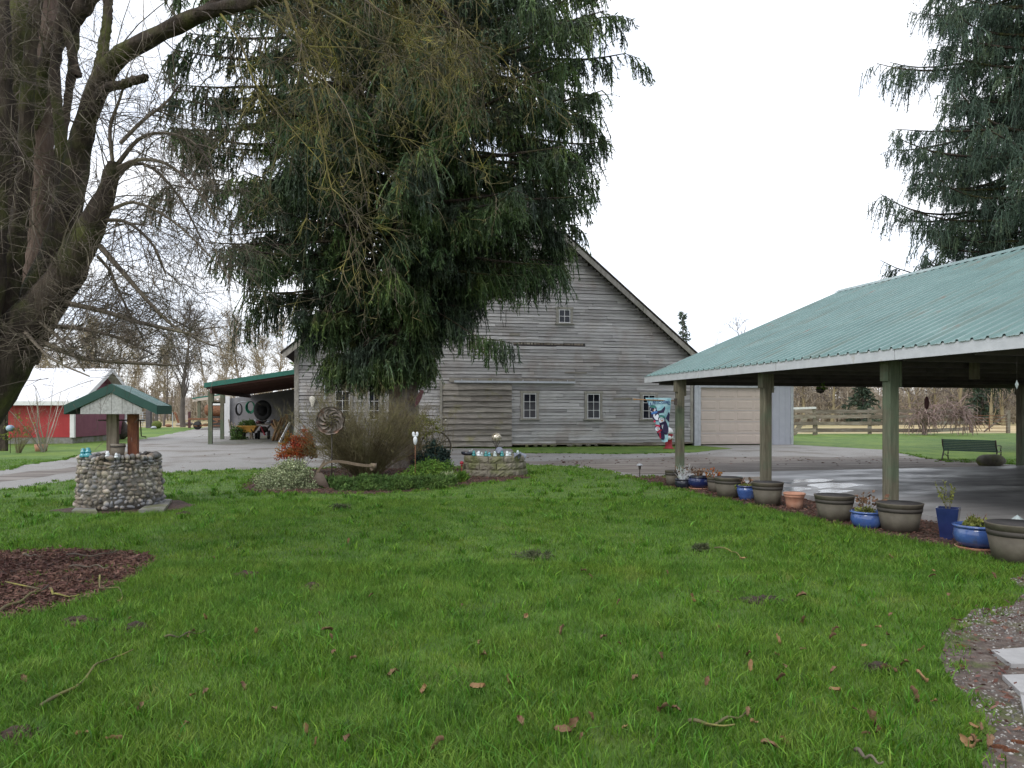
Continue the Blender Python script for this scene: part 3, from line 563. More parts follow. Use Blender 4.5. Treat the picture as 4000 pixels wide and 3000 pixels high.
sheet('lean_to_floor', [(lambda u, v: (u * bc - v * bs, 32 + u * bs + v * bc))(u, v) for u, v in ((ue + .1, v0), (uL, v0), (uL, v1), (ue + .1, v1))], .013, W['concrete'])

# ------------------------------------------------------------------ carport
CT = math.atan(.25); cc_, cs_ = math.cos(CT), math.sin(CT); CO = (3.545, 19.06)
cp = thing('carport', (CO[0], CO[1], 0), 'open carport with faded green ribbed metal roof on square wooden posts', 'carport', CT)
def cl(X, Y): dx, dy = X - CO[0], Y - CO[1]; return (dx * cc_ + dy * cs_, -dx * cs_ + dy * cc_)
def cw_(x, y): return (CO[0] + x * cc_ - y * cs_, CO[1] + x * cs_ + y * cc_)
LEN = 17.5; WID = 12.0; ZE = 2.545; PIT = .415; hw = WID / 2
V, F = [], []; step = .23; prof = []                           # ribbed sheet: profile along the eave
y = 0.0; 
while y > -LEN:
    prof += [(y, 0), (y - .085, 0), (y - .10, .007), (y - .115, 0), (y - .16, 0), (y - .178, .034), (y - .208, .034), (y - .226, 0)]; y -= step
prof = np.array(prof)
for s in (0, 1):
    mb = MB(); xs = [(-.05, ZE - .05 * PIT), (hw, ZE + hw * PIT)] if s == 0 else [(WID + .05, ZE - .05 * PIT), (hw, ZE + hw * PIT)]; V = []
    for (x, z) in xs: V += [(x, p_[0], z + p_[1]) for p_ in prof]
    n = len(prof); F = [(i, i + 1, n + i + 1, n + i) if s else (i + 1, i, n + i, n + i + 1) for i in range(n - 1)]
    mb.add(V, F); mb.build('roof_sheet', W['roof_green'], cp)
mb = MB(); mb.prism([(hw - .18, ZE + (hw - .18) * PIT + .03), (hw, ZE + hw * PIT + .055), (hw + .18, ZE + (hw - .18) * PIT + .03), (hw, ZE + hw * PIT + .03)], lambda a, b, t: (a, .02 - t * LEN, b)); mb.build('ridge_cap', W['roof_green'], cp)
mb = MB(); 
for i in range(6): mb.box((-.012, -LEN * (i + .5) / 6, ZE - .095), (.035, LEN / 6 - .012, .17))
mb.box((WID + .01, -LEN / 2, ZE - .1), (.035, LEN, .17))
for s in (0, 1): mb.prism([(0, ZE - .18), (hw, ZE + hw * PIT - .18), (hw, ZE + hw * PIT - .02), (0, ZE - .02)] if s == 0 else [(WID, ZE - .18), (hw, ZE + hw * PIT - .18), (hw, ZE + hw * PIT - .02), (WID, ZE - .02)], lambda a, b, t: (a, .0 + t * .035, b))
mb.build('fascia', W['fascia'], cp)
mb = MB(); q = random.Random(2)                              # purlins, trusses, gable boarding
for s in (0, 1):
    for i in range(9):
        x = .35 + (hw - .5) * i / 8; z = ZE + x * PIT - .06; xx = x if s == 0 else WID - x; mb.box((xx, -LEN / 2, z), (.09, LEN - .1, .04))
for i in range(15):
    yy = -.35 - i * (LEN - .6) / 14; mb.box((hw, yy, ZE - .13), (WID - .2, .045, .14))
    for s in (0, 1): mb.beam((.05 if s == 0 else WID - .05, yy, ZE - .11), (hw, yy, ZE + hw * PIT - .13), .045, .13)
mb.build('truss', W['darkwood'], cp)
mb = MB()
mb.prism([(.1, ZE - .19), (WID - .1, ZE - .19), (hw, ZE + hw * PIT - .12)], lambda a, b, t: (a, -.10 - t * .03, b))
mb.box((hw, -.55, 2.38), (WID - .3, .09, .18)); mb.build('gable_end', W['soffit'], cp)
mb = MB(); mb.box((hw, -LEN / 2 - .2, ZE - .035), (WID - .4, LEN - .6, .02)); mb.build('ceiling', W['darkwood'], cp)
posts_ = [(.15, -1.66), (.42, -4.83), (.42, -8.17), (.42, -11.5), (11.0, -1.3), (11.0, -8.2)]
for i, (x, y) in enumerate(posts_):
    o_ = MB(); o_.bbox((x, y, 1.24), (.17, .17, 2.46), .008); po = o_.build('post', W['posts'], cp)
    o_ = MB(); o_.box((x + .105, y, 2.18), (.04, .19, .40)); o_.box((x - .105, y, 2.23), (.04, .17, .30)); o_.build('sister_block', W['posts'], po)
mb = MB()
for i in range(30): mb.box((WID - .55 + .006 * (i % 2), -2.2 - i * .3, 1.2), (.03, .296, 2.4))
mb.build('wall', W['redwood'], cp)
mb = MB(); x, y = cl(*P(3806, 1430, 12.2)[:2]); mb.box((x, y, 2.32), (.17, .05, .34)); mb.build('hanger_board', W['posts'], cp)
slab_l = [(.02, -1.75), (.30, -8), (.30, -17), (11.35, -17), (11.35, -1.75)]
slabP = [cw_(*p_) for p_ in slab_l]
mb = MB(); mb.prism(slab_l, lambda a, b, t: (a, b, -.05 + t * .15)); o = mb.build('carport_slab', W['slab']); o.location = (CO[0], CO[1], 0); o.rotation_euler = (0, 0, CT); o['kind'] = 'structure'
puds = [[(3040, 1885), (3110, 1874), (3200, 1870), (3260, 1874), (3190, 1884), (3090, 1892)], [(3150, 1896), (3240, 1886), (3320, 1888), (3380, 1896), (3300, 1908), (3200, 1910)], [(3060, 1904), (3130, 1902), (3170, 1912), (3120, 1920), (3050, 1916)], [(3190, 1916), (3290, 1914), (3340, 1918), (3260, 1930), (3180, 1926)], [(2870, 1872), (2960, 1862), (3010, 1866), (2930, 1878)]]
for pi_, pp_ in enumerate(puds):
  pud = rough([cl(*G(a, b, .1)[:2]) for a, b in pp_], .09, .10, 9 + pi_)
  mb = MB(); mb.add([(a, b, .1035) for a, b in pud], [tuple(range(len(pud)))]); o = mb.build('puddle', W['water']); o.location = (CO[0], CO[1], 0); o.rotation_euler = (0, 0, CT); o['kind'] = 'structure'
  if o.data.polygons[0].normal.z < 0: o.data.flip_normals()
excl = [drive, bed, potbed, patch, pathP, slabP, wellmud[0]]
for nm, n, a, b, hl, wd, sd2, dp, sg in [('grass', 240000, 2.9, 7.5, (.03, .085), .0045, 1, 1.5, 2), ('grass', 240000, 7, 13, (.03, .08), .0065, 2, 1.6, 2), ('grass', 150000, 12.5, 24, (.03, .08), .013, 3, 1.6, 1)]:
    o = grass(nm, n, a, b, hl, wd, sd2, W['blade'], dp, sg); tag(o, ['nearest short green lawn grass in front of the camera', 'middle stretch of short green lawn grass beside the stone well', 'far stretch of short green lawn grass before the driveway'][sd2 - 1], 'grass', kind='stuff')
q = np.random.default_rng(44); n = 1100; Y = 3.0 + 17 * q.uniform(0, 1, n) ** 1.4; X = q.uniform(-1, 1, n) * .8 * Y; ok = inside(lawnP, X, Y)
for p_ in excl: ok &= ~inside(p_, X, Y)
ok &= (X + 6.6) ** 2 + (Y - 12.1) ** 2 > .8
C = np.c_[X, Y][ok]; m_ = 34; n = len(C) * m_; rad = np.repeat(q.uniform(.02, .09, len(C)), m_)[:, None]; P0 = np.c_[np.repeat(C, m_, 0) + q.normal(size=(n, 2)) * rad, np.zeros(n)]
def tuftgrass():
    a = q.uniform(0, 6.28, n); h = q.uniform(.04, .115, n); w_ = .0035 * np.clip(P0[:, 1] / 5, 1, 3.2) * q.uniform(.6, 1.4, n); s_ = np.c_[np.cos(a), np.sin(a), np.zeros(n)] * w_[:, None]; l_ = np.c_[q.normal(size=(n, 2)) * .55, np.zeros(n)] * h[:, None]; u_ = np.array([0, 0, 1.]) * h[:, None]
    V = np.stack([P0 - s_, P0 + s_, P0 + s_ * .8 + l_ * .35 + u_ * .6, P0 - s_ * .8 + l_ * .35 + u_ * .6, P0 + l_ + u_ * .95], 1).reshape(-1, 3); k = np.arange(n)[:, None] * 5
    return npmesh('grass_tufts', V, [np.array([[0, 1, 2, 3]]) + k, np.array([[3, 2, 4]]) + k], W['tuft'])
W['tuft'] = mat('grass_tuft_blades', [(.3, (.052, .145, .014)), (.5, (.092, .21, .018)), (.68, (.15, .27, .034)), (.75, (.25, .24, .09))], scale=6, isl=.6, trans=.3, rough=.5, spec=.3)
tag(tuftgrass(), 'taller darker grass tufts dotted over the lawn', 'grass', kind='stuff')
mb = MB(); mb.add([(a, b, .011) for a, b in strip], [tuple(range(len(strip)))]); o = mb.build('grass_strip', W['lawn']); o['kind'] = 'structure'
if o.data.polygons[0].normal.z < 0: o.data.flip_normals()

# ------------------------------------------------------------------ conifers
def blades_from(Pb, Dr, L, Wd, sag=.0):
    """flat tapered needle shoots: rhombus with two faces crossed"""
    n = len(Pb); r = rng.normal(size=(n, 3)); s = nrm(np.cross(Dr, r)); tip = Pb + Dr * L[:, None] + np.array([0, 0, -1.]) * (sag * L)[:, None]
    midp = Pb + Dr * (L * .45)[:, None]; w_ = Wd[:, None]
    V = np.stack([Pb, midp + s * w_, tip, midp - s * w_], 1).reshape(-1, 3); k = np.arange(n)[:, None] * 4
    return V, np.array([[0, 1, 2, 3]]) + k
def spruce(name, base, trunk_top, r0, prim, Rfun, label, needle, hang=(.25, .95), hdens=9., seed=1, zmin=2.2, ztop=20, cutoff=None, group=None, trunkpath=None, up=.30, shoot=(.035, .11), lenr=(.88, 1.03)):
    global rng; rng = np.random.default_rng(seed)
    t = thing(name, base, label, 'tree', group=group)
    tp = resample(trunkpath or [(0, 0, -.1), (.05, .02, ztop * .3), (0, 0, ztop * .6), (.1, 0, trunk_top)], 24); zz = np.clip(tp[:, 2] / trunk_top, 0, 1)
    rad = r0 * (1 - zz * .93) ** .8; rad[0] *= 1.35; rad[1] *= 1.08
    V, F = ring_tubes(tp[None], rad[None], 16); npmesh('trunk', V, F, W['bark_spruce'], t, smooth=True)
    z0 = zmin + (ztop - zmin) * np.linspace(0, 1, prim) ** 1.08 + rng.normal(size=prim) * .08; az = (np.arange(prim) * 2.39996 + rng.normal(size=prim) * .25)
    L = np.array([Rfun(z, a) for z, a in zip(z0, az)]) * rng.uniform(*lenr, prim)
    ok = L > .25; z0, az, L = z0[ok], az[ok], L[ok]; n = len(z0); K = 12; s = np.linspace(0, 1, K)
    bend = rng.normal(size=(n, 1)) * .12; A = az[:, None] + bend * s ** 2
    prof = (.12 * s - .50 * s ** 2 + up * s ** 3.2)[None] * rng.uniform(.7, 1.25, (n, 1))
    Pp = np.stack([np.cos(A) * s * L[:, None], np.sin(A) * s * L[:, None], z0[:, None] + prof * L[:, None]], -1)
    Pp += np.cumsum(rng.normal(size=(n, K, 3)) * .02, 1) * s[None, :, None]
    rp = (.018 + .014 * L)[:, None] * (1 - s * .88)[None]
    parts = [ring_tubes(Pp, rp, 5)]
    # secondary branches, both sides
    per = 22; S, T, tt, idx = sample(Pp, per, .10, 1.0)
    side = np.stack([-T[:, 1], T[:, 0], np.zeros(len(T))], 1) * np.where(rng.uniform(size=len(T)) < .5, -1, 1)[:, None]
    d = nrm(T * .75 + side * rng.uniform(.4, 1, len(T))[:, None] + np.array([0, 0, -.12])); L2 = (L[idx] * .30 * (1.05 - .75 * tt) + .15) * rng.uniform(.5, 1.2, len(T))
    P2 = grow(S, d, L2, 6, droop=.13, wob=.05)
    parts.append(ring_tubes(P2, np.repeat((.010 * (1 - np.linspace(0, .8, 6)))[None], len(P2), 0), 3))
    # hanging twigs
    allh = []
    for PT, dens, t0 in ((Pp, hdens, .16), (P2, hdens, .05)):
        ln = np.linalg.norm(np.diff(PT, axis=1), axis=2).sum(1); cnt = max(2, int(round(dens * ln.mean()))); S, T, tt, idx = sample(PT, cnt, t0, 1.0)
        keep = rng.uniform(size=len(S)) < np.clip(ln[idx] * dens / cnt, 0, 1.0); S, T = S[keep], T[keep]
        d = nrm(T * .35 + np.array([0, 0, -.55]) + rng.normal(size=S.shape) * .28)
        # clumped lengths: neighbouring twigs share a length so curtains and gaps appear
        cl_ = .55 + .45 * np.sin(S[:, 0] * 2.1 + S[:, 2] * 1.3 + seed) * np.sin(S[:, 1] * 1.9 + 1.7 * S[:, 2]); Lh = hang[0] + (hang[1] - hang[0]) * np.clip(cl_ * rng.uniform(.3, 1.3, len(S)), 0, 1)
        allh.append(grow(S, d, Lh, 5, droop=.33, wob=.06))
    H = np.concatenate(allh)
    # also up/outward shoots on branch tops
    S, T, tt, idx = sample(P2, 7, .2, 1.0); d = nrm(T + rng.normal(size=S.shape) * .45 + np.array([0, 0, .15])); Vb = [blades_from(S, d, rng.uniform(.08, .2, len(S)), rng.uniform(.010, .02, len(S)))]
    dead = rng.uniform(size=len(H)) < .035; DH = H[dead]; H = H[~dead]
    parts.append(ring_tubes(DH, np.full(DH.shape[:2], .006), 3))
    if cutoff is not None: m_ = cutoff(H); H = H[m_]
    # needle shoots along hanging twigs
    per = 13; S, T, tt, idx = sample(H, per, .02, 1.0); d = nrm(T * .9 + rng.normal(size=S.shape) * .55); ls = rng.uniform(shoot[0] * 1.5, shoot[1] * 1.5, len(S))
    Vb.append(blades_from(S, d, ls, rng.uniform(.010, .022, len(S)), .15))
    # the twig itself, as a narrow needle ribbon
    r = np.full(H.shape[:2], .016) * np.array([1, 1, 1, .8, .25])[None]; Vb.append(ring_tubes(H, r, 3))
    V, F = cat_(parts); npmesh('branches', V, F, W['bark'], t)
    V, F = cat_(Vb); npmesh('crown', V, F, needle, t)
    return t
# big spruce in front of the barn: silhouette radii read from the photo at its own distance
SD = 20.5; sx = 1600
zr = lambda py: EYE + (HY - py) / FPX * SD
rt = [(1500, 30), (1400, 50), (1290, 110), (1200, 260), (1130, 470), (1050, 640), (950, 735), (800, 770), (600, 850), (450, 900), (250, 960), (150, 930), (50, 850), (-200, 780), (-600, 600), (-1200, 330), (-1700, 90)]
lt = [(1560, 180), (1480, 300), (1380, 420), (1280, 470), (1180, 620), (1060, 860), (900, 900), (700, 890), (450, 940), (300, 940), (150, 800), (50, 690), (-200, 640), (-600, 540), (-1200, 330), (-1700, 90)]
def mk(t_): 
    z = np.array([zr(a) for a, b in t_]); r_ = np.array([b / FPX * SD for a, b in t_]); return lambda q_: float(np.interp(q_, z, r_))
fr_, fl_ = mk(rt), mk(lt)
def RS(z, a):
    z = z - .25; c = math.cos(a); k = (c + 1) / 2; base_ = fr_(z) * k + fl_(z) * (1 - k)
    s_ = abs(math.sin(a)) * 1.12; return (.87 if s_ < .6 or math.sin(a) > 0 or z > 6.5 else .66) * base_ * (1.05 if c < 0 and z > 8 else 1) / (abs(c) ** 2.8 + s_ ** 2.8) ** (1 / 2.8)
bx = P(sx, HY, SD)[0]
big = spruce('spruce_tree', (bx, SD, 0), 27, .44, 380, RS, 'huge drooping dark green spruce standing before the grey barn', W['needle'], seed=5, zmin=2.9, ztop=25, hdens=14, hang=(.2, 1.0), cutoff=lambda H: (lambda p: (np.sin(p[:, 0] * 1.7 + 1.1 * np.sin(p[:, 2] * 1.3)) + np.sin(p[:, 1] * 1.5 + p[:, 2] * 1.9) + np.sin(p[:, 2] * 2.7 - p[:, 0] * 1.1 + p[:, 1])) > -1.2)(H[:, 0]),
       trunkpath=[(-.16, 0, -.1), (-.17, 0, 2.5), (-.15, 0, 6), (.25, 0, 12), (.2, 0, 27)])
def bough(parent, pts, n, hl, seed, dens=13):
    global rng; rng = np.random.default_rng(seed); o_ = np.array(parent.location); b_ = resample(np.array([P(*p_) for p_ in pts]) - o_, 12)
    npmesh('low_bough', *ring_tubes(b_[None], np.linspace(.035, .008, 12)[None], 5), W['bark'], parent)
    S, T, _, _ = sample(b_[None], n, .35, 1); S = S + rng.normal(size=S.shape) * np.array([.10, .22, .03]); H = grow(S, nrm(T * .2 + np.array([0, 0, -.8]) + rng.normal(size=S.shape) * .12), rng.uniform(hl * .4, hl, n), 6, droop=.4, wob=.05)
    S, T, _, _ = sample(H, dens, .02, 1); V, F = cat_([blades_from(S, nrm(T * .9 + rng.normal(size=S.shape) * .5), rng.uniform(.06, .16, len(S)), rng.uniform(.01, .022, len(S)), .15), ring_tubes(H, np.full(H.shape[:2], .014), 3)]); npmesh('foliage', V, F, W['needle'], parent)
bough(big, [(1640, 1180, 20.4), (1760, 1250, 19.6), (1870, 1318, 19.0), (1950, 1330, 18.8), (2010, 1345, 18.7)], 85, .85, 3)
bough(big, [(1560, 1250, 20.4), (1450, 1330, 19.8), (1350, 1400, 19.4), (1300, 1430, 19.3)], 120, .8, 4)
bough(big, [(1560, 1300, 20.4), (1500, 1370, 19.8), (1430, 1420, 19.4), (1390, 1450, 19.3)], 120, .75, 5)
bough(big, [(1200, 1180, 20.4), (1080, 1200, 20.4), (1000, 1215, 20.2), (940, 1260, 20.2)], 60, .9, 6)
# spruce behind the carport, upper right
SD2 = 29.0; bx2 = P(4130, HY, SD2)[0]
def RS2(z, a):
    zz_ = [5, 7.4, 8.9, 11.5, 14.1, 18.3, 22, 30]; rr_ = [5.9, 6.2, 6.8, 7.0, 5.9, 5.3, 4.2, .6]
    c = math.cos(a); return float(np.interp(z, zz_, rr_)) * (.95 + .14 * math.sin(z * 2.1 + a * 2))
spruce('spruce_tree', (bx2, SD2, 0), 32, .45, 235, RS2, 'dark drooping spruce rising behind the green carport roof', W['needle_b'], seed=8, zmin=3.6, ztop=29, hdens=10, hang=(.25, 1.15), up=.5, lenr=(.74, 1.12))

# ------------------------------------------------------------------ old leaning multi-stem tree at the left, with weeping twigs
TD = 7.0
def PP(*pts):                                                # (px,py,D,width_px)
    a = np.array([P(x, y, D) for x, y, D, w_ in pts]); r_ = np.array([w_ / 2 / FPX * D for x, y, D, w_ in pts]); n = max(8, len(pts) * 4)
    q_ = resample(np.c_[a, r_], n); return q_[:, :3], np.maximum(q_[:, 3], .004)
lb = G(-330, 2290); tr = thing('bare_tree', (lb[0], lb[1], 0), 'old leaning multi-stemmed bare tree with lichened weeping twigs arching over the lawn', 'tree')
off = np.array([lb[0], lb[1], 0])
stems = [PP((-330, 2290, 6.57, 330), (-260, 2000, 6.7, 290), (-200, 1750, 6.8, 260), (-25, 1480, 6.9, 200), (55, 1340, 7, 185), (165, 1200, 7, 150), (265, 1060, 7, 130), (320, 950, 7, 112), (385, 830, 7, 88), (425, 725, 7, 62), (448, 635, 7, 44)),
         PP((60, 1400, 7.1, 160), (135, 1200, 7.2, 130), (215, 1000, 7.3, 110), (270, 800, 7.3, 100), (300, 620, 7.3, 92), (335, 480, 7.2, 82), (380, 350, 7.1, 78), (440, 240, 7, 76), (520, 185, 6.9, 68), (620, 135, 6.8, 58), (740, 75, 6.7, 56), (850, 36, 6.6, 54), (980, 10, 6.5, 50), (1150, -30, 6.5, 42), (1350, -60, 6.6, 34), (1550, -50, 6.8, 26), (1720, 30, 7.0, 18), (1850, 180, 7.2, 10)),
         PP((60, 1420, 7.3, 120), (120, 1250, 7.5, 100), (148, 1000, 7.6, 88), (165, 600, 7.6, 78), (182, 300, 7.6, 70), (196, -100, 7.6, 62)),
         PP((-60, 1550, 7.4, 170), (10, 1250, 7.6, 130), (45, 900, 7.7, 110), (50, 500, 7.7, 92), (70, 150, 7.7, 80), (90, -150, 7.7, 70)),
         PP((-160, 1600, 6.6, 150), (-60, 1200, 6.7, 120), (-20, 800, 6.7, 90), (10, 400, 6.7, 75), (-10, -100, 6.7, 66)),
         PP((310, 560, 7.3, 50), (395, 365, 7.0, 34), (480, 330, 6.8, 34), (572, 300, 6.7, 30)),
         PP((380, 340, 7.1, 50), (405, 180, 7.1, 38), (420, 60, 7.1, 34), (425, -120, 7.1, 30)),
         PP((230, 960, 7.3, 60), (240, 600, 7.3, 42), (215, 300, 7.3, 40), (250, 60, 7.3, 44), (340, -60, 7.3, 40)),
         PP((120, 500, 7.5, 60), (200, 200, 7.4, 60), (330, 20, 7.3, 66), (420, -120, 7.2, 50)),
         PP((-30, 1450, 6.9, 90), (40, 1100, 7.0, 70), (95, 700, 7.0, 55), (110, 300, 7.0, 50), (150, -80, 7, 40)), PP((20, 1350, 7.8, 70), (90, 1000, 8.0, 60), (110, 600, 8.0, 55), (60, 200, 8, 50), (30, -80, 8, 40)), PP((180, 1080, 7.7, 44), (215, 700, 7.8, 36), (262, 420, 7.9, 30), (300, 100, 7.9, 28)),
         PP((300, 300, 7.2, 34), (250, 60, 7.2, 28), (235, -80, 7.2, 24)),
         PP((760, 70, 6.7, 40), (840, 10, 6.7, 40), (850, -120, 6.7, 36))]
for i, (p_, r_) in enumerate(stems):
    p_ = p_ - off; p_ = resample(p_, 40); r_ = np.interp(np.linspace(0, 1, 40), np.linspace(0, 1, len(r_)), r_)
    q = np.random.default_rng(i); r_ = r_ * (1 + .05 * q.normal(size=40)); V, F = ring_tubes(p_[None], r_[None], 14); V = V + q.normal(size=V.shape) * .006
    npmesh('trunk' if i in (0, 2, 3, 4) else 'limb', V, F, W['bark_red'] if i == 2 else W['bark'], tr, smooth=True)
rng = np.random.default_rng(21)
def allpts(i): return resample(stems[i][0], 24)[None]
boughs = [PP((245, 1180, 7, 24), (400, 1215, 6.8, 20), (550, 1260, 6.6, 17), (770, 1310, 6.4, 9)), PP((150, 1330, 7, 24), (330, 1400, 6.7, 18), (560, 1420, 6.5, 13), (690, 1428, 6.3, 7)),
          PP((390, 960, 7, 24), (450, 1030, 6.9, 22), (520, 1110, 6.7, 18), (600, 1200, 6.6, 15), (700, 1290, 6.5, 11), (830, 1350, 6.4, 6)), PP((200, 1275, 7, 20), (300, 1282, 6.8, 16), (450, 1315, 6.6, 12), (600, 1385, 6.5, 6)),
          PP((460, 640, 7, 20), (540, 545, 6.9, 15), (640, 520, 6.8, 13), (760, 560, 6.7, 10), (850, 690, 6.7, 6)), PP((455, 660, 7, 20), (540, 625, 6.8, 16), (650, 640, 6.7, 13), (760, 730, 6.6, 10), (860, 880, 6.6, 5)),
          PP((450, 690, 7, 20), (520, 640, 7.1, 16), (600, 660, 7.2, 13), (700, 770, 7.2, 9), (800, 960, 7.2, 5)), PP((430, 820, 7, 16), (520, 790, 6.8, 13), (620, 830, 6.7, 11), (720, 900, 6.6, 8), (900, 1080, 6.5, 4)),
          PP((400, 860, 7, 18), (500, 870, 6.9, 13), (600, 960, 6.8, 10), (650, 1080, 6.8, 5)), PP((470, 560, 7, 16), (560, 470, 7.1, 14), (650, 400, 7.2, 10), (700, 330, 7.2, 6)),
          PP((380, 1000, 7, 14), (430, 1060, 7.1, 12), (470, 1150, 7.1, 9), (560, 1330, 7.1, 4)), PP((440, 640, 7, 16), (430, 500, 7, 14), (470, 380, 6.9, 10), (500, 280, 6.9, 6)),
          PP((150, 1250, 6.9, 16), (260, 1350, 6.5, 12), (330, 1450, 6.4, 7)), PP((100, 1300, 6.8, 16), (200, 1400, 6.2, 11), (350, 1470, 6.0, 6))]
Bp = np.stack([resample(b_[0], 14) for b_ in boughs]); Br = np.stack([np.interp(np.linspace(0, 1, 14), np.linspace(0, 1, len(b_[1])), b_[1]) for b_ in boughs])
def weep(src, per, t0, t1, L, dirb, droop, wob, r0, K=9):
    S, T, tt, idx = sample(src, per, t0, t1); d = turn(T, rng.uniform(.5, 1.2, len(T)), np.array(dirb)); Ls = rng.uniform(L[0], L[1], len(S))
    Q = grow(S, d, Ls, K, droop=droop, wob=wob); Q_r = r0 * (1 - .8 * np.linspace(0, 1, K))[None] * rng.uniform(.6, 1.2, (len(S), 1)); return Q, Q_r
tw, ly = [], []
tw.append((Bp, Br, 5))
sm = np.concatenate([allpts(0)])
a1 = weep(allpts(0), 46, .62, 1, (1.0, 2.5), (.9, -.2, .6), .13, .09, .0075); a2 = weep(allpts(1), 36, .3, .8, (.8, 2.2), (.3, 0, -.1), .18, .10, .0065)
a3 = weep(np.concatenate([allpts(2), allpts(3), allpts(4)]), 34, .15, 1, (.7, 2.2), (.1, -.6, .2), .16, .10, .0065)
a4 = weep(Bp, 20, .12, 1, (.3, 1.1), (0, -.2, -.1), .09, .12, .006); a5 = weep(Bp[[0, 1, 3, 12, 13, 2]], 13, .05, 1, (.3, .9), (.5, 0, .5), .02, .16, .0055); a4 = (np.concatenate([a4[0], a5[0]]), np.concatenate([a4[1], a5[1]]))
for a in (a1, a2, a3, a4): tw.append((*a, 3))
for a, per in ((a1, 8), (a2, 6), (a3, 7), (a4, 6)):
    b_ = weep(a[0], per, .1, 1, (.15, .65), (0, 0, 0), .10, .13, .0032, 6); tw.append((*b_, 3)); c_ = weep(b_[0], 3, .1, 1, (.05, .2), (0, 0, 0), .05, .1, .0024, 4); tw.append((*c_, 3))
def keep_up(p_, r_, zl):
    k_ = (p_[:, :, 2].min(1) > zl) | (rng.uniform(size=len(p_)) < .03); return p_[k_], r_[k_]
tw = [tw[0]] + [(*keep_up(p_, r_, 1.95), n) for p_, r_, n in tw[1:]]
parts = [ring_tubes(p_ - off, r_, n) for p_, r_, n in tw]; V, F = cat_(parts); npmesh('twigs', V, F, W['twig'], tr)
lim = stems[1][0]; limb = resample(lim[int(len(lim) * .62):], 24)[None]
over = np.stack([resample(b_[0], 24) for b_ in [PP((1150, -30, 6.5, 20), (1300, 60, 6.3, 16), (1480, 155, 6.3, 13), (1650, 200, 6.4, 10), (1850, 330, 6.5, 5)), PP((980, 10, 6.5, 20), (1080, 90, 6.4, 16), (1180, 175, 6.3, 14), (1400, 190, 6.2, 10), (1650, 250, 6.2, 6)),
        PP((1350, -60, 6.6, 20), (1500, 50, 6.5, 14), (1650, 100, 6.5, 12), (1800, 120, 6.5, 9), (1920, 230, 6.6, 4)), PP((850, 36, 6.6, 18), (940, 170, 6.5, 14), (1000, 330, 6.4, 12), (1120, 480, 6.4, 8), (1260, 640, 6.4, 4)),
        PP((1150, -30, 6.5, 16), (1220, 100, 6.6, 12), (1250, 250, 6.6, 10), (1330, 450, 6.6, 7), (1480, 640, 6.6, 4)),
        PP((1100, -40, 6.0, 14), (1180, 200, 6.0, 11), (1240, 450, 6.0, 9), (1300, 750, 6.0, 7), (1400, 980, 6.0, 4))]])
ovr = np.repeat((.012 * (1 - .8 * np.linspace(0, 1, 24)))[None], len(over), 0)
l1 = weep(limb, 52, .22, 1, (.3, 1.35), (.25, -.5, -.3), .15, .12, .0055); l2 = weep(over, 16, .05, 1, (.25, 1.0), (.3, 0, -.1), .11, .12, .0048)
long_ = weep(np.concatenate([limb, over]), 2, .1, .9, (1.2, 2.3), (.6, -.3, 0), .085, .09, .0042, 12)
ly += [(over, ovr, 5), (*l1, 3), (*l2, 3), (*long_, 3)]
for a, per in ((l1, 7), (l2, 7), (long_, 10), ((over, ovr), 12)):
    b_ = weep(a[0], per, .08, 1, (.12, .55), (0, 0, 0), .08, .16, .0035, 6); ly.append((*b_, 3)); c_ = weep(b_[0], 4, .1, 1, (.03, .13), (0, 0, 0), .03, .15, .0032, 4); ly.append((*c_, 3))
parts = [ring_tubes(p_ - off, r_, n) for p_, r_, n in ly]; V, F = cat_(parts); npmesh('lichened_twigs', V, F, W['lichen'], tr)

# ------------------------------------------------------------------ background trees
def bare(name, h, label, seed, trunkm, twigm, spread=.35, n1=22, n2=9, n3=6, r0=.2, wr=.03, lean=0, group=None, low=.25, mesh_only=False, up_=.10):
    global rng; rng = np.random.default_rng(seed)
    t = thing(name, (0, 0, 0), label, 'tree', group=group); K = 14
    tp = grow(np.zeros((1, 3)), np.array([[lean, 0, 1.]]), np.array([h]), K, wob=.05, up=.05); tr_ = (r0 * (1 - .9 * np.linspace(0, 1, K)))[None]
    V, F = ring_tubes(tp, tr_, 8); npmesh('trunk', V, F, trunkm, t, smooth=True)
    S, T, tt, idx = sample(tp, n1, low, 1); d = turn(T, rng.uniform(.45, 1.0, len(T))); Q1 = grow(S, d, h * spread * (1.15 - .7 * tt) * rng.uniform(.6, 1.2, len(S)), 8, wob=.12, up=up_)
    q1r = (r0 * .38 * (1 - .75 * tt))[:, None] * (1 - .85 * np.linspace(0, 1, 8))[None]
    Q2 = weep(Q1, n2, .15, 1, (h * .05, h * .15), (0, 0, .4), -.04, .12, wr * 1.0, 6); Q3 = weep(Q2[0], n3, .1, 1, (h * .02, h * .07), (0, 0, .3), 0, .15, wr * .62, 4)
    V, F = cat_([ring_tubes(Q1, np.maximum(q1r, wr * .8), 5)]); npmesh('branches', V, F, trunkm, t)
    V, F = cat_([ring_tubes(*Q2, 3), ring_tubes(*Q3, 3)]); npmesh('twigs', V, F, twigm, t); return t
def put(t, px, D, rz, s=1.0, first=False, label=None):
    X = (px - CX) / FPX * D
    if first: t.location = (X, D, 0); t.rotation_euler = (0, 0, rz); t.scale = (s, s, s); return t
    return dup(t, (X, D, 0), rz, s, label)
al = [bare('alder_tree', 15, 'slender pale-trunked bare tree in the row beyond the far field', s, W['bgbark'], W['bgtwig'], spread=.26, n1=26, n2=8, n3=6, r0=.2, wr=.035, group='pale bare trees beyond the field', low=.2) for s in (31, 32, 33)]
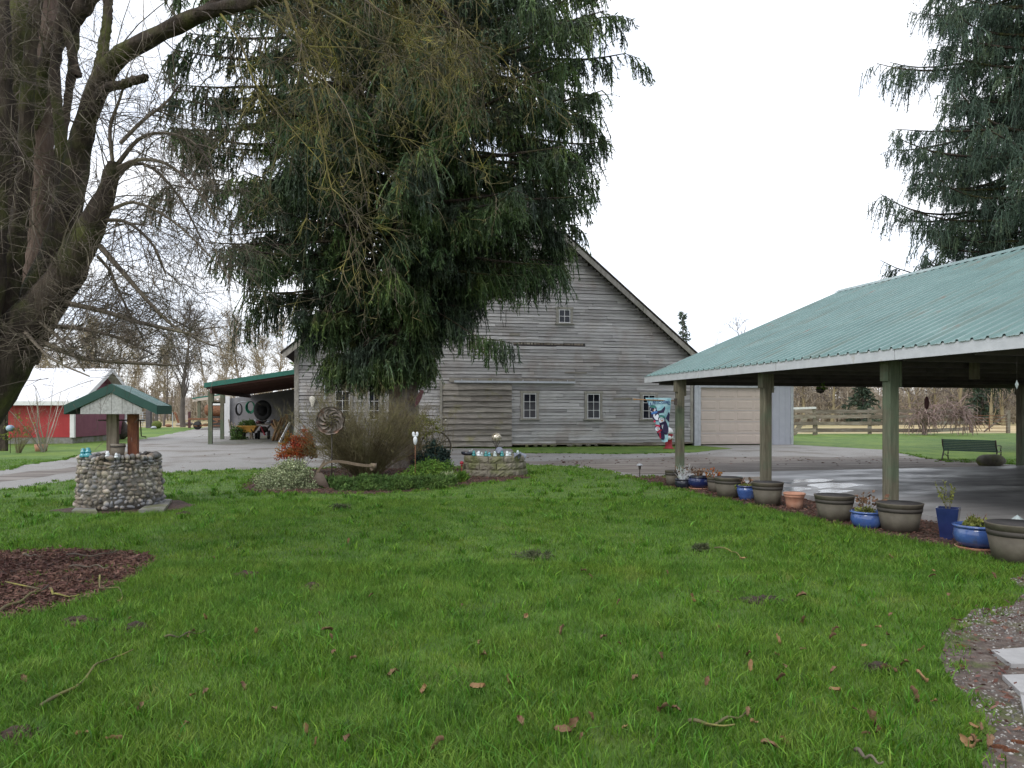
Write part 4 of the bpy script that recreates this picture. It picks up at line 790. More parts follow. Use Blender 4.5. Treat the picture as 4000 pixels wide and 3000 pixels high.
q = random.Random(9); spotsx = [(250, 98, .95), (300, 104, 1.0), (345, 96, 1.0), (385, 102, 1.08), (420, 95, 1.0), (462, 99, 1.05), (505, 103, 1.0), (550, 97, .95), (592, 105, .95), (640, 108, .9), (820, 100, .95), (865, 106, 1.05), (905, 98, 1.0), (950, 104, 1.1), (1000, 98, 1.05), (1045, 105, 1.0), (1090, 99, 1.05), (1130, 108, 1.0), (120, 100, 1.0), (180, 104, 1.0)]
for i, (x, D, s) in enumerate(spotsx): put(al[i % 3], x, D, q.uniform(0, 6), s * q.uniform(.82, .94), first=i < 3)
bt = bare('bare_tree', 11.5, 'broad bare tree alone in the field between the well roof and lean-to', 41, W['bgdark'], W['bgdark'], spread=.42, n1=26, n2=10, n3=7, r0=.28, wr=.028, low=.22); put(bt, 715, 74, 1, 1, True)
bt = bare('bare_tree', 10.5, 'thin twin bare tree just left of the broad field tree', 42, W['bgdark'], W['bgtwig'], spread=.3, n1=20, n2=8, n3=6, r0=.16, wr=.026); put(bt, 640, 78, 2, .85, True)
sn = bare('birch_snag', 5.2, 'white dead birch snag leaning behind the well posts', 43, W['white'], W['bgbark'], spread=.3, n1=6, n2=2, n3=1, r0=.16, wr=.02, lean=.12); put(sn, 480, 62, 2, 1, True)
# far right: above the roofs
bt = bare('bare_tree', 19, 'gnarled bare oak top showing above the carport roof edge', 51, W['bgdark'], W['bgdark'], spread=.33, n1=13, n2=5, n3=3, r0=.5, wr=.06, low=.5); put(bt, 2915, 120, 1, .82, True)
bt = bare('bare_tree', 19, 'thin faint bare treetop between the conifer and the oak', 52, W['bgbark'], W['bgbark'], spread=.12, n1=10, n2=3, n3=2, r0=.12, wr=.03, low=.5); put(bt, 2785, 135, 1, .86, True)
def fir(label, px, D, h, rad, seed, n=46, mat_=None, name='fir_tree', gap=.5):
    global rng; rng = np.random.default_rng(seed)
    t = thing(name, ((px - CX) / FPX * D, D, 0), label, 'tree'); tp = np.array([[[0, 0, 0], [.1, 0, h * .5], [0, 0, h]]]); V, F = ring_tubes(tp, np.array([[.22, .14, .02]]), 6); npmesh('trunk', V, F, W['bgdark'], t)
    z = np.linspace(.08, .98, n) * h + rng.normal(size=n) * .2; az = rng.uniform(0, 6.28, n); L = rad * (1.02 - z / h) ** .8 * rng.uniform(.45, 1.15, n)
    Pb = grow(np.stack([np.zeros(n), np.zeros(n), z], 1), np.stack([np.cos(az), np.sin(az), np.full(n, -.1)], 1), L, 6, droop=.05, wob=.08, up=.02)
    S, T, tt, idx = sample(Pb, 26, .1, 1); d = nrm(T * .6 + rng.normal(size=S.shape) * .5 + np.array([0, 0, -.3])); Vb = [blades_from(S, d, rng.uniform(.3, .8, len(S)) * rad / 3, rng.uniform(.05, .12, len(S)) * rad / 3)]
    V, F = ring_tubes(Pb, np.repeat(np.linspace(.05, .01, 6)[None], n, 0), 3); npmesh('branches', V, F, W['bgdark'], t); V, F = cat_(Vb); npmesh('crown', V, F, mat_ or W['wood_green'], t); return t
fir('sparse dark fir treetop between the barn roof and carport roof', 2668, 110, 17.4, 2.9, 61, n=90)
fir('rounded dark evergreen at the edge of the far wood behind the fence', 3370, 84, 5.4, 3.2, 62, n=60)
fir('dark evergreen in the far wood at the carport corner post', 3830, 88, 6.5, 3.5, 63, n=60)
fir('yellow-green cedar peeping above the left end of the barn roof', 1190, 60, 8.6, 2.2, 64, n=60, mat_=W['juniper'], name='cedar_tree')
mt = [bare('bare_tree', 7.5, 'mossy-trunked bare tree at the front of the wood behind the board fence', s, W['bgtwig'], W['bgdark'], spread=.3, n1=22, n2=8, n3=5, r0=.22, wr=.03, low=.1, group='mossy bare trees at the wood edge') for s in (71, 72)]
for i, (x, D) in enumerate([(3140, 78), (3250, 84), (3460, 80), (3560, 76), (3655, 82), (3740, 79), (3870, 76), (3920, 82), (4000, 80)]): put(mt[i % 2], x, D, i * 1.7, .9 + .1 * (i % 3), first=i < 2)
# far wood as one mass, on a low rise
def wood(name, label, x0, x1, Y0, Y1, h, n, seed):
    global rng; rng = np.random.default_rng(seed); X = rng.uniform(x0, x1, n); Y = rng.uniform(Y0, Y1, n); hh = h * rng.uniform(.6, 1.1, n)
    tr_ = grow(np.stack([X, Y, np.zeros(n)], 1), np.array([[0, 0, 1.]]) + rng.normal(size=(n, 3)) * .12, hh, 6, wob=.07, up=.1); S, T, tt, idx = sample(tr_, 26, .03, 1)
    Q = grow(S, turn(T, rng.uniform(.4, 1.2, len(T))), rng.uniform(.8, 2.6, len(S)) * (1.2 - tt * .7), 4, wob=.2, up=.1)
    S3, T3, t3, _ = sample(Q, 3, .1, 1); Q3 = grow(S3, turn(T3, rng.uniform(.4, 1.2, len(T3))), rng.uniform(.3, 1.1, len(S3)), 3, wob=.2, up=.08)
    V, F = cat_([ring_tubes(tr_, np.repeat(np.linspace(.16, .03, 6)[None], n, 0), 4), ring_tubes(Q, np.repeat(np.linspace(.045, .015, 4)[None], len(Q), 0), 3), ring_tubes(Q3, np.repeat(np.linspace(.03, .012, 3)[None], len(Q3), 0), 3)])
    o = npmesh(name, V, F, W['wood_mass']); tag(o, label, 'woodland', kind='stuff'); return o
wood('woodland', 'brown leafless wood behind the board fence on the right', 18, 105, 88, 120, 6.8, 620, 81)
wood('woodland', 'low brown leafless wood along the far edge of the left field', -110, -22, 112, 140, 7, 330, 82)
mb = MB(); q = np.random.default_rng(4)
def ridge(x0, x1, Y, h, seed):
    q = np.random.default_rng(seed); xs = np.linspace(x0, x1, 80); hz = h * (.75 + .15 * np.sin(xs * .05 + seed) + .06 * np.sin(xs * .23) + .04 * q.normal(size=80)) * np.clip(np.minimum(xs - x0, x1 - xs) / 25, 0, 1)
    V = []; 
    for r_, (dy, k) in enumerate([(0, 0), (10, .75), (22, 1), (60, .9), (120, 0)]): V += [(x, Y + dy, hh * k) for x, hh in zip(xs, hz)]
    return V, [(r_ * 80 + i, r_ * 80 + i + 1, (r_ + 1) * 80 + i + 1, (r_ + 1) * 80 + i) for r_ in range(4) for i in range(79)]
mb.add(*ridge(-300, -10, 142, 6.5, 1)); mb.add(*ridge(-20, 330, 122, 6.5, 2)); o = mb.build('hill', W['hill']); o['kind'] = 'structure'

# ------------------------------------------------------------------ shrubs and bed plants
def leafcloud(n, dims, seed, size, shell=.55, flat=1.0, quad=True, base=0.0, upb=.2):
    """small leaf faces through an uneven ellipsoid volume"""
    q = np.random.default_rng(seed); v = nrm(q.normal(size=(n, 3))); v[:, 2] = np.abs(v[:, 2]) * 1.0 - .12; r = (shell + (1 - shell) * q.uniform(0, 1, n) ** .6)
    kk = q.normal(size=(6, 3)) * 3; f = 1 + .16 * np.sin(v @ kk.T + q.uniform(0, 6, 6)).sum(1) / 1.6; Pn = v * (r * f)[:, None] * np.array(dims) + np.array([0, 0, base])
    # clumps: pull the leaves towards random sprig centres
    m = max(20, n // 40); C = Pn[q.integers(0, n, m)]; ix = q.integers(0, m, n); Pn = C[ix] + (q.normal(size=(n, 3)) * np.array(dims) * .07 * 1.3); Pn[:, 2] = np.maximum(Pn[:, 2], .01)
    d = nrm(q.normal(size=(n, 3)) + v[ix % n] * .5 + np.array([0, 0, upb])); s = nrm(np.cross(d, q.normal(size=(n, 3)))); L = (size * q.uniform(.6, 1.3, n))[:, None]; w_ = L * .32 * flat
    V = np.stack([Pn, Pn + d * L * .5 + s * w_, Pn + d * L, Pn + d * L * .5 - s * w_], 1).reshape(-1, 3); return V, np.array([[0, 1, 2, 3]]) + np.arange(n)[:, None] * 4
def stems_of(n, h, sp, seed, r0=.012, K=8, droop=0., wob=.1, up_=.03, base=.1):
    global rng; rng = np.random.default_rng(seed); a = rng.uniform(0, 6.28, n); t = rng.uniform(.1, 1, n) ** .6 * sp
    S = np.stack([np.cos(a) * base * rng.uniform(0, 1, n), np.sin(a) * base * rng.uniform(0, 1, n), np.zeros(n)], 1)
    return grow(S, np.stack([np.cos(a) * t, np.sin(a) * t, np.ones(n)], 1), h * rng.uniform(.65, 1.1, n), K, droop=droop, wob=wob, up=up_), r0 * np.linspace(1, .25, K)[None] * rng.uniform(.6, 1.2, (n, 1))
def shrub(name, px, py, label, leaf=None, leafm=None, stem=None, stemm=None, group=None, cat='shrub', sub=0, D=None, z=0):
    g = G(px, py, z) if D is None else ((px - CX) / FPX * D, D, z); t = thing(name, g, label, cat, group=group)
    if stem:
        ps = [stem]; 
        if sub:
            b_ = weep(stem[0], sub, .15, 1, (.12, .5), (0, 0, .8), -.02, .12, .0035, 5); ps.append(b_); c_ = weep(b_[0], 3, .1, 1, (.06, .22), (0, 0, .5), 0, .12, .0026, 4); ps.append(c_)
        V, F = cat_([ring_tubes(p_, r_, 3) for p_, r_ in ps]); npmesh('stems', V, F, stemm or W['shrubtwig'], t)
    if leaf: npmesh('foliage', *leaf, leafm, t)
    return t
shrub('variegated_shrub', 1112, 1908, 'low rounded shrub with cream-edged leaves at the left end of the bed', leafcloud(15000, (.58, .42, .56), 1, .032, .6, 1.3), W['varleaf'], stems_of(24, .45, 1.3, 1), W['shrubtwig'])
shrub('nandina_shrub', 1172, 1852, 'red and orange leaved feathery shrub at the left side of the bed', leafcloud(6500, (.46, .40, .62), 2, .06, .45, .7, base=.52), W['redleaf'], stems_of(34, 1.0, .45, 2, .007), W['shrubtwig'])
shrub('twiggy_shrub', 1430, 1862, 'wide leafless olive-brown twiggy bush in the middle of the bed', None, None, stems_of(210, 2.2, 1.35, 3, .012, 9, wob=.09, base=.3, up_=.02), W['shrubtwig'], sub=30)
shrub('green_shrub', 1668, 1880, 'bright green leafy bush behind the white garden stake', leafcloud(12000, (.56, .42, .52), 4, .042, .5, 1.1), W['greenleaf'], stems_of(24, .5, 1.0, 4), W['shrubtwig'])
shrub('dark_shrub', 1694, 1846, 'dark blue-green bush beside the spruce trunk', leafcloud(9000, (.46, .40, .70), 5, .06, .35, base=.1), W['darkleaf'], stems_of(20, .8, .7, 5), W['shrubtwig'])
shrub('yellowish_shrub', 1662, 1838, 'thin yellow-green budding bush right of the spruce trunk', leafcloud(1500, (.42, .35, .62), 6, .05, .3, base=1.0), W['limeleaf'], stems_of(40, 1.75, .38, 6, .008), W['shrubtwig'], sub=5)
q = random.Random(12)
for i, (x, y, s) in enumerate([(1330, 1905, .95), (1405, 1914, 1.0), (1470, 1905, .9), (1535, 1912, 1.0), (1600, 1905, .9), (1660, 1908, .85), (1715, 1900, .8)]):
    shrub('juniper', x, y, 'low feathery green juniper clump along the front of the bed', leafcloud(6500, (.44 * s, .34 * s, .27 * s), 20 + i, .085, .35, .35, upb=.7), W['juniper'], group='low junipers edging the bed')
shrub('lavender_tuft', 1745, 1888, 'grey-green grassy tuft between the junipers and block planter', leafcloud(1500, (.22, .18, .2), 30, .11, .3, .25, upb=1.2), W['varleaf'], cat='plant')
shrub('green_tuft', 1805, 1885, 'bright green grassy tuft in front of the block planter', leafcloud(1200, (.12, .12, .22), 31, .15, .2, .2, upb=1.6), W['greenleaf'], cat='plant')
shrub('bare_sapling', 1745, 1835, 'thin leafless sapling standing before the mossy barn door', None, None, stems_of(5, 1.4, .25, 33, .008, wob=.06), W['shrubtwig'], sub=8, cat='sapling')
shrub('sapling', 170, 1766, 'forked bare sapling with orange wrap before the red shed wall', None, None, stems_of(9, 3.0, .55, 34, .03, wob=.07), W['bgbark'], sub=12, cat='sapling')
shrub('thin_shrub', 72, 1770, 'small thin bare bush by the shed foundation near the old post', leafcloud(160, (.7, .5, .9), 35, .09, .3, base=.6), W['limeleaf'], stems_of(22, 2.0, .5, 35, .012), W['shrubtwig'], sub=6)
g = G(170, 1762); mb = MB(); mb.lathe([(.2, 0), (.24, .28), (.20, .28), (.19, .24)], 14); tag(mb.build('orange_pot', W['terra'], loc=(g[0], g[1] - .15, 0)), 'faded orange pot round the sapling stems by the red shed', 'pot')

# ------------------------------------------------------------------ stone wishing well
wx, wy = -6.6, 12.1
well = thing('wishing_well', (wx, wy, 0), 'round river-stone wishing well with green gable roof on two posts', 'well', R(14)); well.scale = (.87, .87, .97)
mb = MB(); mb.lathe([(.745, 0), (.735, .3), (.69, .80), (.50, .80), (.50, .1), (0, .1)], 36); mb.build('stone_core', W['mortar'], well)
mb = MB(); q = random.Random(4); z = .04; kk = 0
while z < .86:
    hz = q.uniform(.06, .105); a = q.uniform(0, 1)
    while a < 6.28 + .0:
        wd = q.choice([.055, .07, .09, .11, .16]) * q.uniform(.85, 1.15); r_ = .71 - .055 * z / .8; da = wd / r_; rr_ = r_ + q.uniform(-.012, .02); am = a + da / 2; zc = z + hz * .45 + q.uniform(-.02, .02)
        m_ = MB(); m_.blob((0, 0, 0), (.15, wd * 1.1, hz * q.uniform(.75, 1.3)), rough=.13, nu=9, nv=6, seed=kk); V = m_.V[0]; V[:, 1] *= 1; ca, sa = math.cos(am), math.sin(am); tl = q.uniform(-.35, .35); c2, s2 = math.cos(tl), math.sin(tl)
        V = np.stack([V[:, 0], V[:, 1] * c2 - V[:, 2] * s2, V[:, 1] * s2 + V[:, 2] * c2], 1); V = np.stack([V[:, 0] * ca - V[:, 1] * sa, V[:, 0] * sa + V[:, 1] * ca, V[:, 2]], 1) + np.array([rr_ * ca, rr_ * sa, zc])
        mb.add(V, m_.F, 0, True); a += da; kk += 1
    z += hz * .86
for i in range(60):
    a = i / 60 * 6.28; mb.blob((.59 * math.cos(a), .59 * math.sin(a), .82), (.13, .14, .07 + .05 * q.random()), rough=.12, nu=8, nv=5, seed=900 + i)
mb.build('stone_wall', W['stone'], well)
for (x, y, m_, wd) in ((-.13, -.05, 'tanpost', .18), (.21, .03, 'rust_red', .17)):
    mb = MB(); mb.bbox((x, y, 1.26), (wd, wd, 1.0), .008); mb.build('post', W[m_], well)
mb = MB(); mb.tube([(-.4, 0, 1.50), (.42, 0, 1.50)], .013, 6); mb.tube([(.34, .0, 1.50), (.36, 0, 1.22), (.45, -.02, 1.205)], .012, 6); mb.build('crank', W['iron'], well)
mb = MB(); mb.lathe([(.10, 0), (.13, .26), (.115, .26), (.09, .02)], 12, (-.02, -.12, .84)); mb.lathe([(.132, .20), (.136, .20), (.136, .225), (.132, .225)], 12, (-.02, -.12, .84), m=1); mb.build('bucket', [W['oldboard'], W['iron']], well)
hwid, dpt, zE, zP = .74, .62, 1.72, 2.08
mb = MB(); 
for s in (-1, 1):
    for i in range(12):
        y0_ = -dpt + 2 * dpt * i / 12; mb.prism([(s * (hwid + .03), zE + .005), (0, zP + .01), (0, zP + .022), (s * (hwid + .03), zE + .017)], lambda a, b, t, y0_=y0_: (a, y0_ + t * (2 * dpt / 12 - .001), b))
        mb.beam((s * (hwid + .03), y0_ + .05, zE + .02), (0, y0_ + .05, zP + .026), .03, .022)
mb.build('roof_sheet', W['green_trim'] if 0 else W['roof_green'], well)
mb = MB()
for y0_ in (-dpt - .03, dpt): 
    for s in (-1, 1): mb.prism([(s * (hwid + .04), zE - .115), (0, zP - .115), (0, zP + .035), (s * (hwid + .04), zE + .035)], lambda a, b, t, y0_=y0_: (a, y0_ + t * .028, b))
for s in (-1, 1): mb.box((s * (hwid + .03), 0, zE - .04), (.025, 2 * dpt, .15))
mb.build('fascia', W['well_green'], well)
mb = MB()
xs = [-.52, -.36, -.18, 0, .18, .36, .52]
for a, b in zip(xs[:-1], xs[1:]):
    f = lambda x: zP - .115 - abs(x) * (zP - zE) / hwid - .004
    mb.prism([(a + .003, zE - .11), (b - .003, zE - .11), (b - .003, max(f(b), zE - .10)), (a + .003, max(f(a), zE - .10))], lambda p_, r_, t: (p_, -dpt + .0 + t * .02, r_))
mb.build('gable_board', W['gable'], well)
mb = MB(); mb.prism([(-.7, zE - .01), (.7, zE - .01), (0, zP - .03)], lambda a, b, t: (a, dpt - .05 + t * .02, b)); mb.build('rear_gable', W['darkwood'], well)
for i, pts in enumerate([[(280, 2008), (380, 2012), (370, 1994), (300, 1990)], [(540, 2006), (640, 2003), (672, 1962), (610, 1958)]]):
    gg = [G(*p_) for p_ in pts]; c = np.mean([g_[:2] for g_ in gg], 0); mb = MB(); mb.prism([(g_[0] - c[0], g_[1] - c[1]) for g_ in gg], lambda a, b, t: (a, b, .0 + t * .055)); tag(mb.build('stepping_slab', W['concrete'], loc=(c[0], c[1], .0)), ['thin concrete slab at the left foot of the stone well', 'thick concrete slab at the right foot of the stone well'][i], 'slab')
def insulator(name, loc, m, label, s=1.0, group=None, tilt=0, rz=0):
    mb = MB(); mb.lathe([(.0, 0), (.045, 0), (.05, .012), (.048, .04), (.036, .05), (.033, .062), (.042, .07), (.042, .082), (.028, .09), (.03, .115), (.02, .13), (0, .133)], 14)
    o = mb.build(name, W[m], loc=loc); o.scale = (s, s, s); o.rotation_euler = (tilt, 0, rz); return tag(o, label, 'insulator', group)
insulator('glass_insulator', (-6.92, 11.57, .865), 'aquaglass', 'aqua glass insulator at the left of the pair on the well rim', 1.1)
insulator('glass_insulator', (-6.83, 11.55, .87), 'aquaglass', 'aqua glass insulator nearer the grey post on the well rim', 1.15)
insulator('porcelain_insulator', (-6.50, 11.52, .87), 'porcelain', 'white porcelain insulator touching the grey well post', .75)
insulator('porcelain_insulator', (-6.35, 11.50, .86), 'porcelain', 'white porcelain insulator between the two well posts', .6)

# ------------------------------------------------------------------ block planter with globe and insulators
pc = G(1925, 1866); pcx, pcy = pc[0] + .02, pc[1] + .80
pl = thing('block_planter', (pcx, pcy, 0), 'round raised planter of three mossy rough-faced concrete block courses', 'planter')
mb = MB(); q = random.Random(6)
for c in range(3):
    n = 12; r_ = .80 - .03 * c
    for i in range(n):
        a = 2 * math.pi * (i + .5 * (c % 2) + .15) / n; wd = 2 * r_ * math.tan(math.pi / n) * (.985 if q.random() < .7 else .93); m_ = MB(); nx, nz = 7, 4; V = []
        for k in range(nz + 1):
            for j in range(nx + 1):
                e = (0 < j < nx) and (0 < k < nz); V.append((r_ + (.035 * q.uniform(.3, 1) if e else 0), -wd / 2 + wd * j / nx, .165 * k / nz))
        F = [(k * (nx + 1) + j, k * (nx + 1) + j + 1, (k + 1) * (nx + 1) + j + 1, (k + 1) * (nx + 1) + j) for k in range(nz) for j in range(nx)]
        b0 = len(V); V += [(r_ - .2, -wd * .38, 0), (r_ - .2, wd * .38, 0), (r_ - .2, wd * .38, .165), (r_ - .2, -wd * .38, .165)]
        F += [(nx, b0 + 1, b0 + 2, nz * (nx + 1) + nx), (b0, 0, nz * (nx + 1), b0 + 3), (nz * (nx + 1), nz * (nx + 1) + nx, b0 + 2, b0 + 3), (b0 + 1, b0, b0 + 3, b0 + 2), (0, b0, b0 + 1, nx)]
        V = np.array(V); V[:, 2] += c * .168 + .005; ca, sa = math.cos(a), math.sin(a); mb.add(np.stack([V[:, 0] * ca - V[:, 1] * sa, V[:, 0] * sa + V[:, 1] * ca, V[:, 2]], 1), F)
mb.build('block_ring', W['block'], pl)
mb = MB(); mb.lathe([(0, .44), (.3, .46), (.6, .43), (.62, .1)], 20); mb.build('soil', W['moss'], pl)
zt = .51
gb = thing('gazing_ball', (pcx + .05, pcy - .05, .45), 'mosaic mirrored gazing ball on a twisted black stand in the planter', 'gazing ball')
mb = MB(); mb.blob((0, 0, .50), (.24, .24, .24), rough=0, nu=22, nv=14); mb.build('globe', W['gazing'], gb)
mb = MB()
for i in range(4):
    a = i * 1.57 + .4; mb.tube(resample([(.13 * math.cos(a), .13 * math.sin(a), 0), (.03 * math.cos(a), .03 * math.sin(a), .2), (.03 * math.cos(a + .8), .03 * math.sin(a + .8), .28), (.10 * math.cos(a + 1), .10 * math.sin(a + 1), .41)], 8), .009, 5)
mb.lathe([(.10, .40), (.108, .405), (.10, .412)], 16); mb.build('stand', W['iron'], gb)
def rim(px, py, dr=0):                                       # point on the planter rim facing the camera
    X = (px - CX) / FPX * (pcy - .7); dx = X - pcx; dx = max(-.72, min(.72, dx)); return (pcx + dx, pcy - math.sqrt(max(0, .7 ** 2 - dx * dx)) + dr, zt)
for i, (px, dr, m, lb_) in enumerate([(1849, .02, 'tealglass', 'teal glass insulator at the left of the planter front rim'), (1869, 0, 'porcelain', 'white insulator right beside the leftmost teal one on the planter'), (1898, 0, 'tealglass', 'blue-teal glass insulator at the middle of the planter front rim'),
        (1933, 0, 'clearglass', 'pale glass insulator just in front of the gazing ball stand'), (1961, 0, 'tealglass', 'teal glass insulator right of the gazing ball on the planter rim'), (1981, 0, 'porcelain', 'white insulator right of the last teal one on the planter'),
        (1861, .30, 'clearglass', 'pale glass insulator at the back left of the planter'), (1879, .36, 'clearglass', 'smoky pale glass insulator behind the blue-teal one'), (1909, .42, 'aquaglass', 'aqua glass insulator left of the gazing ball stand legs'), (1962, .5, 'aquaglass', 'small aqua insulator peeping behind the tilted grey shade'),
        (1991, .45, 'clearglass', 'small pale insulator alone at the back right of planter'), (2023, .12, 'clearglass', 'greenish pale insulator between the two grey shades')]):
    p_ = rim(px, 0, dr); insulator('glass_insulator' if 'glass' in m else 'porcelain_insulator', p_ if dr < .2 else (p_[0], p_[1], zt - .05), m, lb_, .98, tilt=0)
def shade(px, dr, label, ry, rx):
    mb = MB(); mb.lathe([(.02, 0), (.03, .04), (.055, .07), (.10, .15), (.105, .16), (.092, .15), (.045, .07), (0, .06)], 16); p_ = rim(px, 0, dr); o = mb.build('ceramic_shade', W['greyceramic'], loc=(p_[0], p_[1], p_[2] + .07)); o.rotation_euler = (rx, ry, 0); tag(o, label, 'shade')
shade(1946, .10, 'tilted grey bell shade behind the pale front insulator', .5, -1.2); shade(2008, .02, 'shiny grey bell shade lying on the planter right front', 2.4, .6); shade(2032, .08, 'grey bell shade at the far right of the planter', 2.6, -.5)
mb = MB(); p_ = rim(1822, 0, .05); mb.blob((0, 0, .04), (.24, .16, .09), rough=.4, seed=3); mb.blob((.05, 0, .08), (.06, .05, .07), seed=4, m=1); mb.blob((-.04, -.03, .07), (.05, .05, .05), seed=5, m=2); mb.tube([(.1, 0, .05), (.11, 0, .16)], .01, 5, m=1)
tag(mb.build('broken_ornament', [W['blackglaze'], W['clearglass'], W['rust_red']], loc=p_), 'heap of dark and glassy ornament pieces at the planter left rim', 'ornament')
mb = MB(); g = (pcx - .80, pcy - .42, .0); mb.lathe([(0, .30), (.045, .30), (.05, .33), (.03, .37), (0, .38)], 10); mb.blob((0, 0, .27), (.05, .05, .05), seed=2); mb.tube([(0, 0, 0), (0, 0, .28)], .008, 5); tag(mb.build('red_ornament', W['hydrant'], loc=g), 'small red mushroom ornament on a stick left of the planter', 'ornament')

# ------------------------------------------------------------------ garden art
def PD(px, py, D): return np.array(P(px, py, D))
g = G(1622, 1884); st_ = thing('garden_stake', (g[0], g[1], 0), 'white butterfly-topped glass stake on a thin rusty rod', 'garden stake'); k = g[1] / FPX
hz = lambda py: EYE + (HY - py) * k
mb = MB(); mb.tube([(0, 0, 0), (0, 0, hz(1738))], .009, 6); mb.build('rod', W['rust'], st_)
mb = MB(); mb.lathe([(.0, hz(1740)), (.03, hz(1734)), (.048, hz(1720)), (.045, hz(1712)), (.025, hz(1706)), (0, hz(1704))], 14)
for s in (-1, 1): mb.blob((s * .042, 0, hz(1695)), (.065, .03, .10), rough=.02, nu=12, nv=8, seed=1)
mb.blob((0, 0, hz(1703)), (.13, .035, .03), rough=.02, nu=12, nv=8); mb.build('glass_head', W['porcelain'], st_)
# kinetic spinner of curved metal blades
c = PD(1294, 1643, 15.9); sp = thing('wind_spinner', (c[0], c[1], 0), 'rusty kinetic wind spinner of curved crescent blades above the bed', 'wind spinner')
mb = MB(); mb.tube([(0, .05, 0), (0, .05, c[2])], .014, 8); mb.build('pole', W['iron'], sp)
for ly_, (s, m_) in enumerate(((1, 'plough'), (-1, 'spin'))):
    mb = MB()
    for i in range(10):
        a0 = i * .628 + ly_ * .3; V = []; n = 10
        for j in range(n + 1):
            t = j / n; r_ = .04 + .24 * math.sin(t * math.pi * .62) ** .9; a = a0 + s * t * 1.9; w_ = .045 * math.sin(math.pi * min(1, t * .9 + .08)) + .004
            for e, dy in ((-1, -.02), (0, .018), (1, -.02)): V.append(((r_ + e * w_) * math.cos(a), -.05 - .09 * ly_ + dy + .04 * math.sin(t * 3.1), c[2] + (r_ + e * w_) * math.sin(a)))
        F = [(3 * j + e, 3 * j + e + 1, 3 * j + e + 4, 3 * j + e + 3) for j in range(n) for e in (0, 1)]; mb.add(V, F, 0, True)
    mb.build('rotor', W[m_], sp)
c = PD(1640, 1560, 20.0)
def flat(poly, D, th, m, name, label, cat, k=None):
    q_ = [PD(x, y, D) for x, y in poly]; c0 = np.mean(q_, 0); mb = MB(); mb.prism([(p_[0] - c0[0], p_[2] - c0[2]) for p_ in q_], lambda a, b, t: (a, t * th, b)); return tag(mb.build(name, m, loc=tuple(c0)), label, cat)
flat([(1619, 1592), (1624, 1560), (1632, 1540), (1640, 1528), (1634, 1524), (1640, 1523), (1652, 1524), (1656, 1530), (1652, 1540), (1648, 1552), (1640, 1570), (1630, 1582)], 19.9, .012, W['maroon'], 'metal_woodpecker', 'dark red metal woodpecker silhouette fixed to the spruce trunk', 'ornament')
mb = MB(); mb.beam((0, 0, 0), (0, 0, -.75), .014, .014); tag(mb.build('hanging_strip', W['clearglass'], loc=tuple(PD(1620, 1592, 19.85))), 'thin pale strip hanging below the metal woodpecker', 'ornament')
(u, z) = BW(1222, 1568); X = u * bc; skl = thing('cow_skull', (X + .1 * bs, 32 + u * bs - .12, z), 'bleached cow skull hung on the barn siding near its left corner', 'skull', BT)
mb = MB(); mb.lathe([(0, -.36), (.06, -.35), (.08, -.27), (.10, -.12), (.155, .02), (.175, .14), (.15, .27), (.09, .33), (0, .34)], 14); V = mb.V[0]; V[:, 1] *= .45; V[:, 1] -= .02; mb.build('cranium', W['bone'], skl); skl.scale = (.75, .75, .66)
mb = MB(); 
for s in (-1, 1): mb.blob((s * .10, -.06, .08), (.05, .04, .07), rough=.05); mb.blob((s * .028, -.045, -.24), (.025, .03, .09), rough=.05)
mb.build('socket', W['darkwood'], skl)
# old plough with arched beam
D = 15.1; pg = thing('plough', (PD(1300, 1900, D)[0], D, 0), 'old horse-drawn plough with arched wooden beam and broad mouldboard in the bed', 'plough'); o0 = np.array(pg.location)
pth = np.array([PD(x, y, D) for x, y in ((1232, 1862), (1245, 1838), (1262, 1818), (1285, 1806), (1315, 1802), (1350, 1806), (1400, 1815), (1440, 1819), (1458, 1816))]) - o0
mb = MB(); rs = resample(pth, 26)
for a, b in zip(rs[:-1], rs[1:]): mb.beam(a, b + (b - a) * .03, .05, .085, up=(0, 1, 0))
mb.build('beam', W['plough'], pg)
mb = MB(); top = [(1240, 1846), (1245, 1847), (1250, 1848), (1255, 1849), (1259, 1850), (1262, 1852), (1264, 1854), (1266, 1857)]; bot = [(1212, 1880), (1222, 1885), (1234, 1890), (1246, 1895), (1258, 1899), (1268, 1903), (1278, 1906), (1288, 1908)]
V = []; m_ = 6
for j, (a, b) in enumerate(zip(top, bot)):
    for i in range(m_ + 1): f = i / m_; p_ = PD(a[0] + (b[0] - a[0]) * f, a[1] + (b[1] - a[1]) * f, D - .15 - .05 * math.sin(f * 2.4) - .012 * j); V.append(p_ - o0)
N_ = len(V); V2 = [v + np.array([0, .015, 0]) for v in V]; F = [((m_ + 1) * j + i, (m_ + 1) * j + i + 1, (m_ + 1) * j + i + m_ + 2, (m_ + 1) * j + i + m_ + 1) for j in range(7) for i in range(m_)]
mb.add(V + V2, F + [tuple(reversed([x + N_ for x in f])) for f in F], 0, True); mb.build('mouldboard', W['iron_brown'], pg)
mb = MB(); mb.beam(PD(1250, 1840, D) - o0, PD(1200, 1908, D - .1) - o0, .035, .06); mb.beam(PD(1268, 1798, D + .1) - o0, PD(1232, 1862, D) - o0, .03, .04); mb.build('landside', W['plough'], pg)
mb = MB(); mb.beam(PD(1445, 1812, D) - o0, PD(1458, 1835, D) - o0, .04, .09); mb.tube([PD(1462, 1810, D) - o0, PD(1462, 1830, D) - o0], .05, 8); mb.build('clevis', W['plough'], pg)
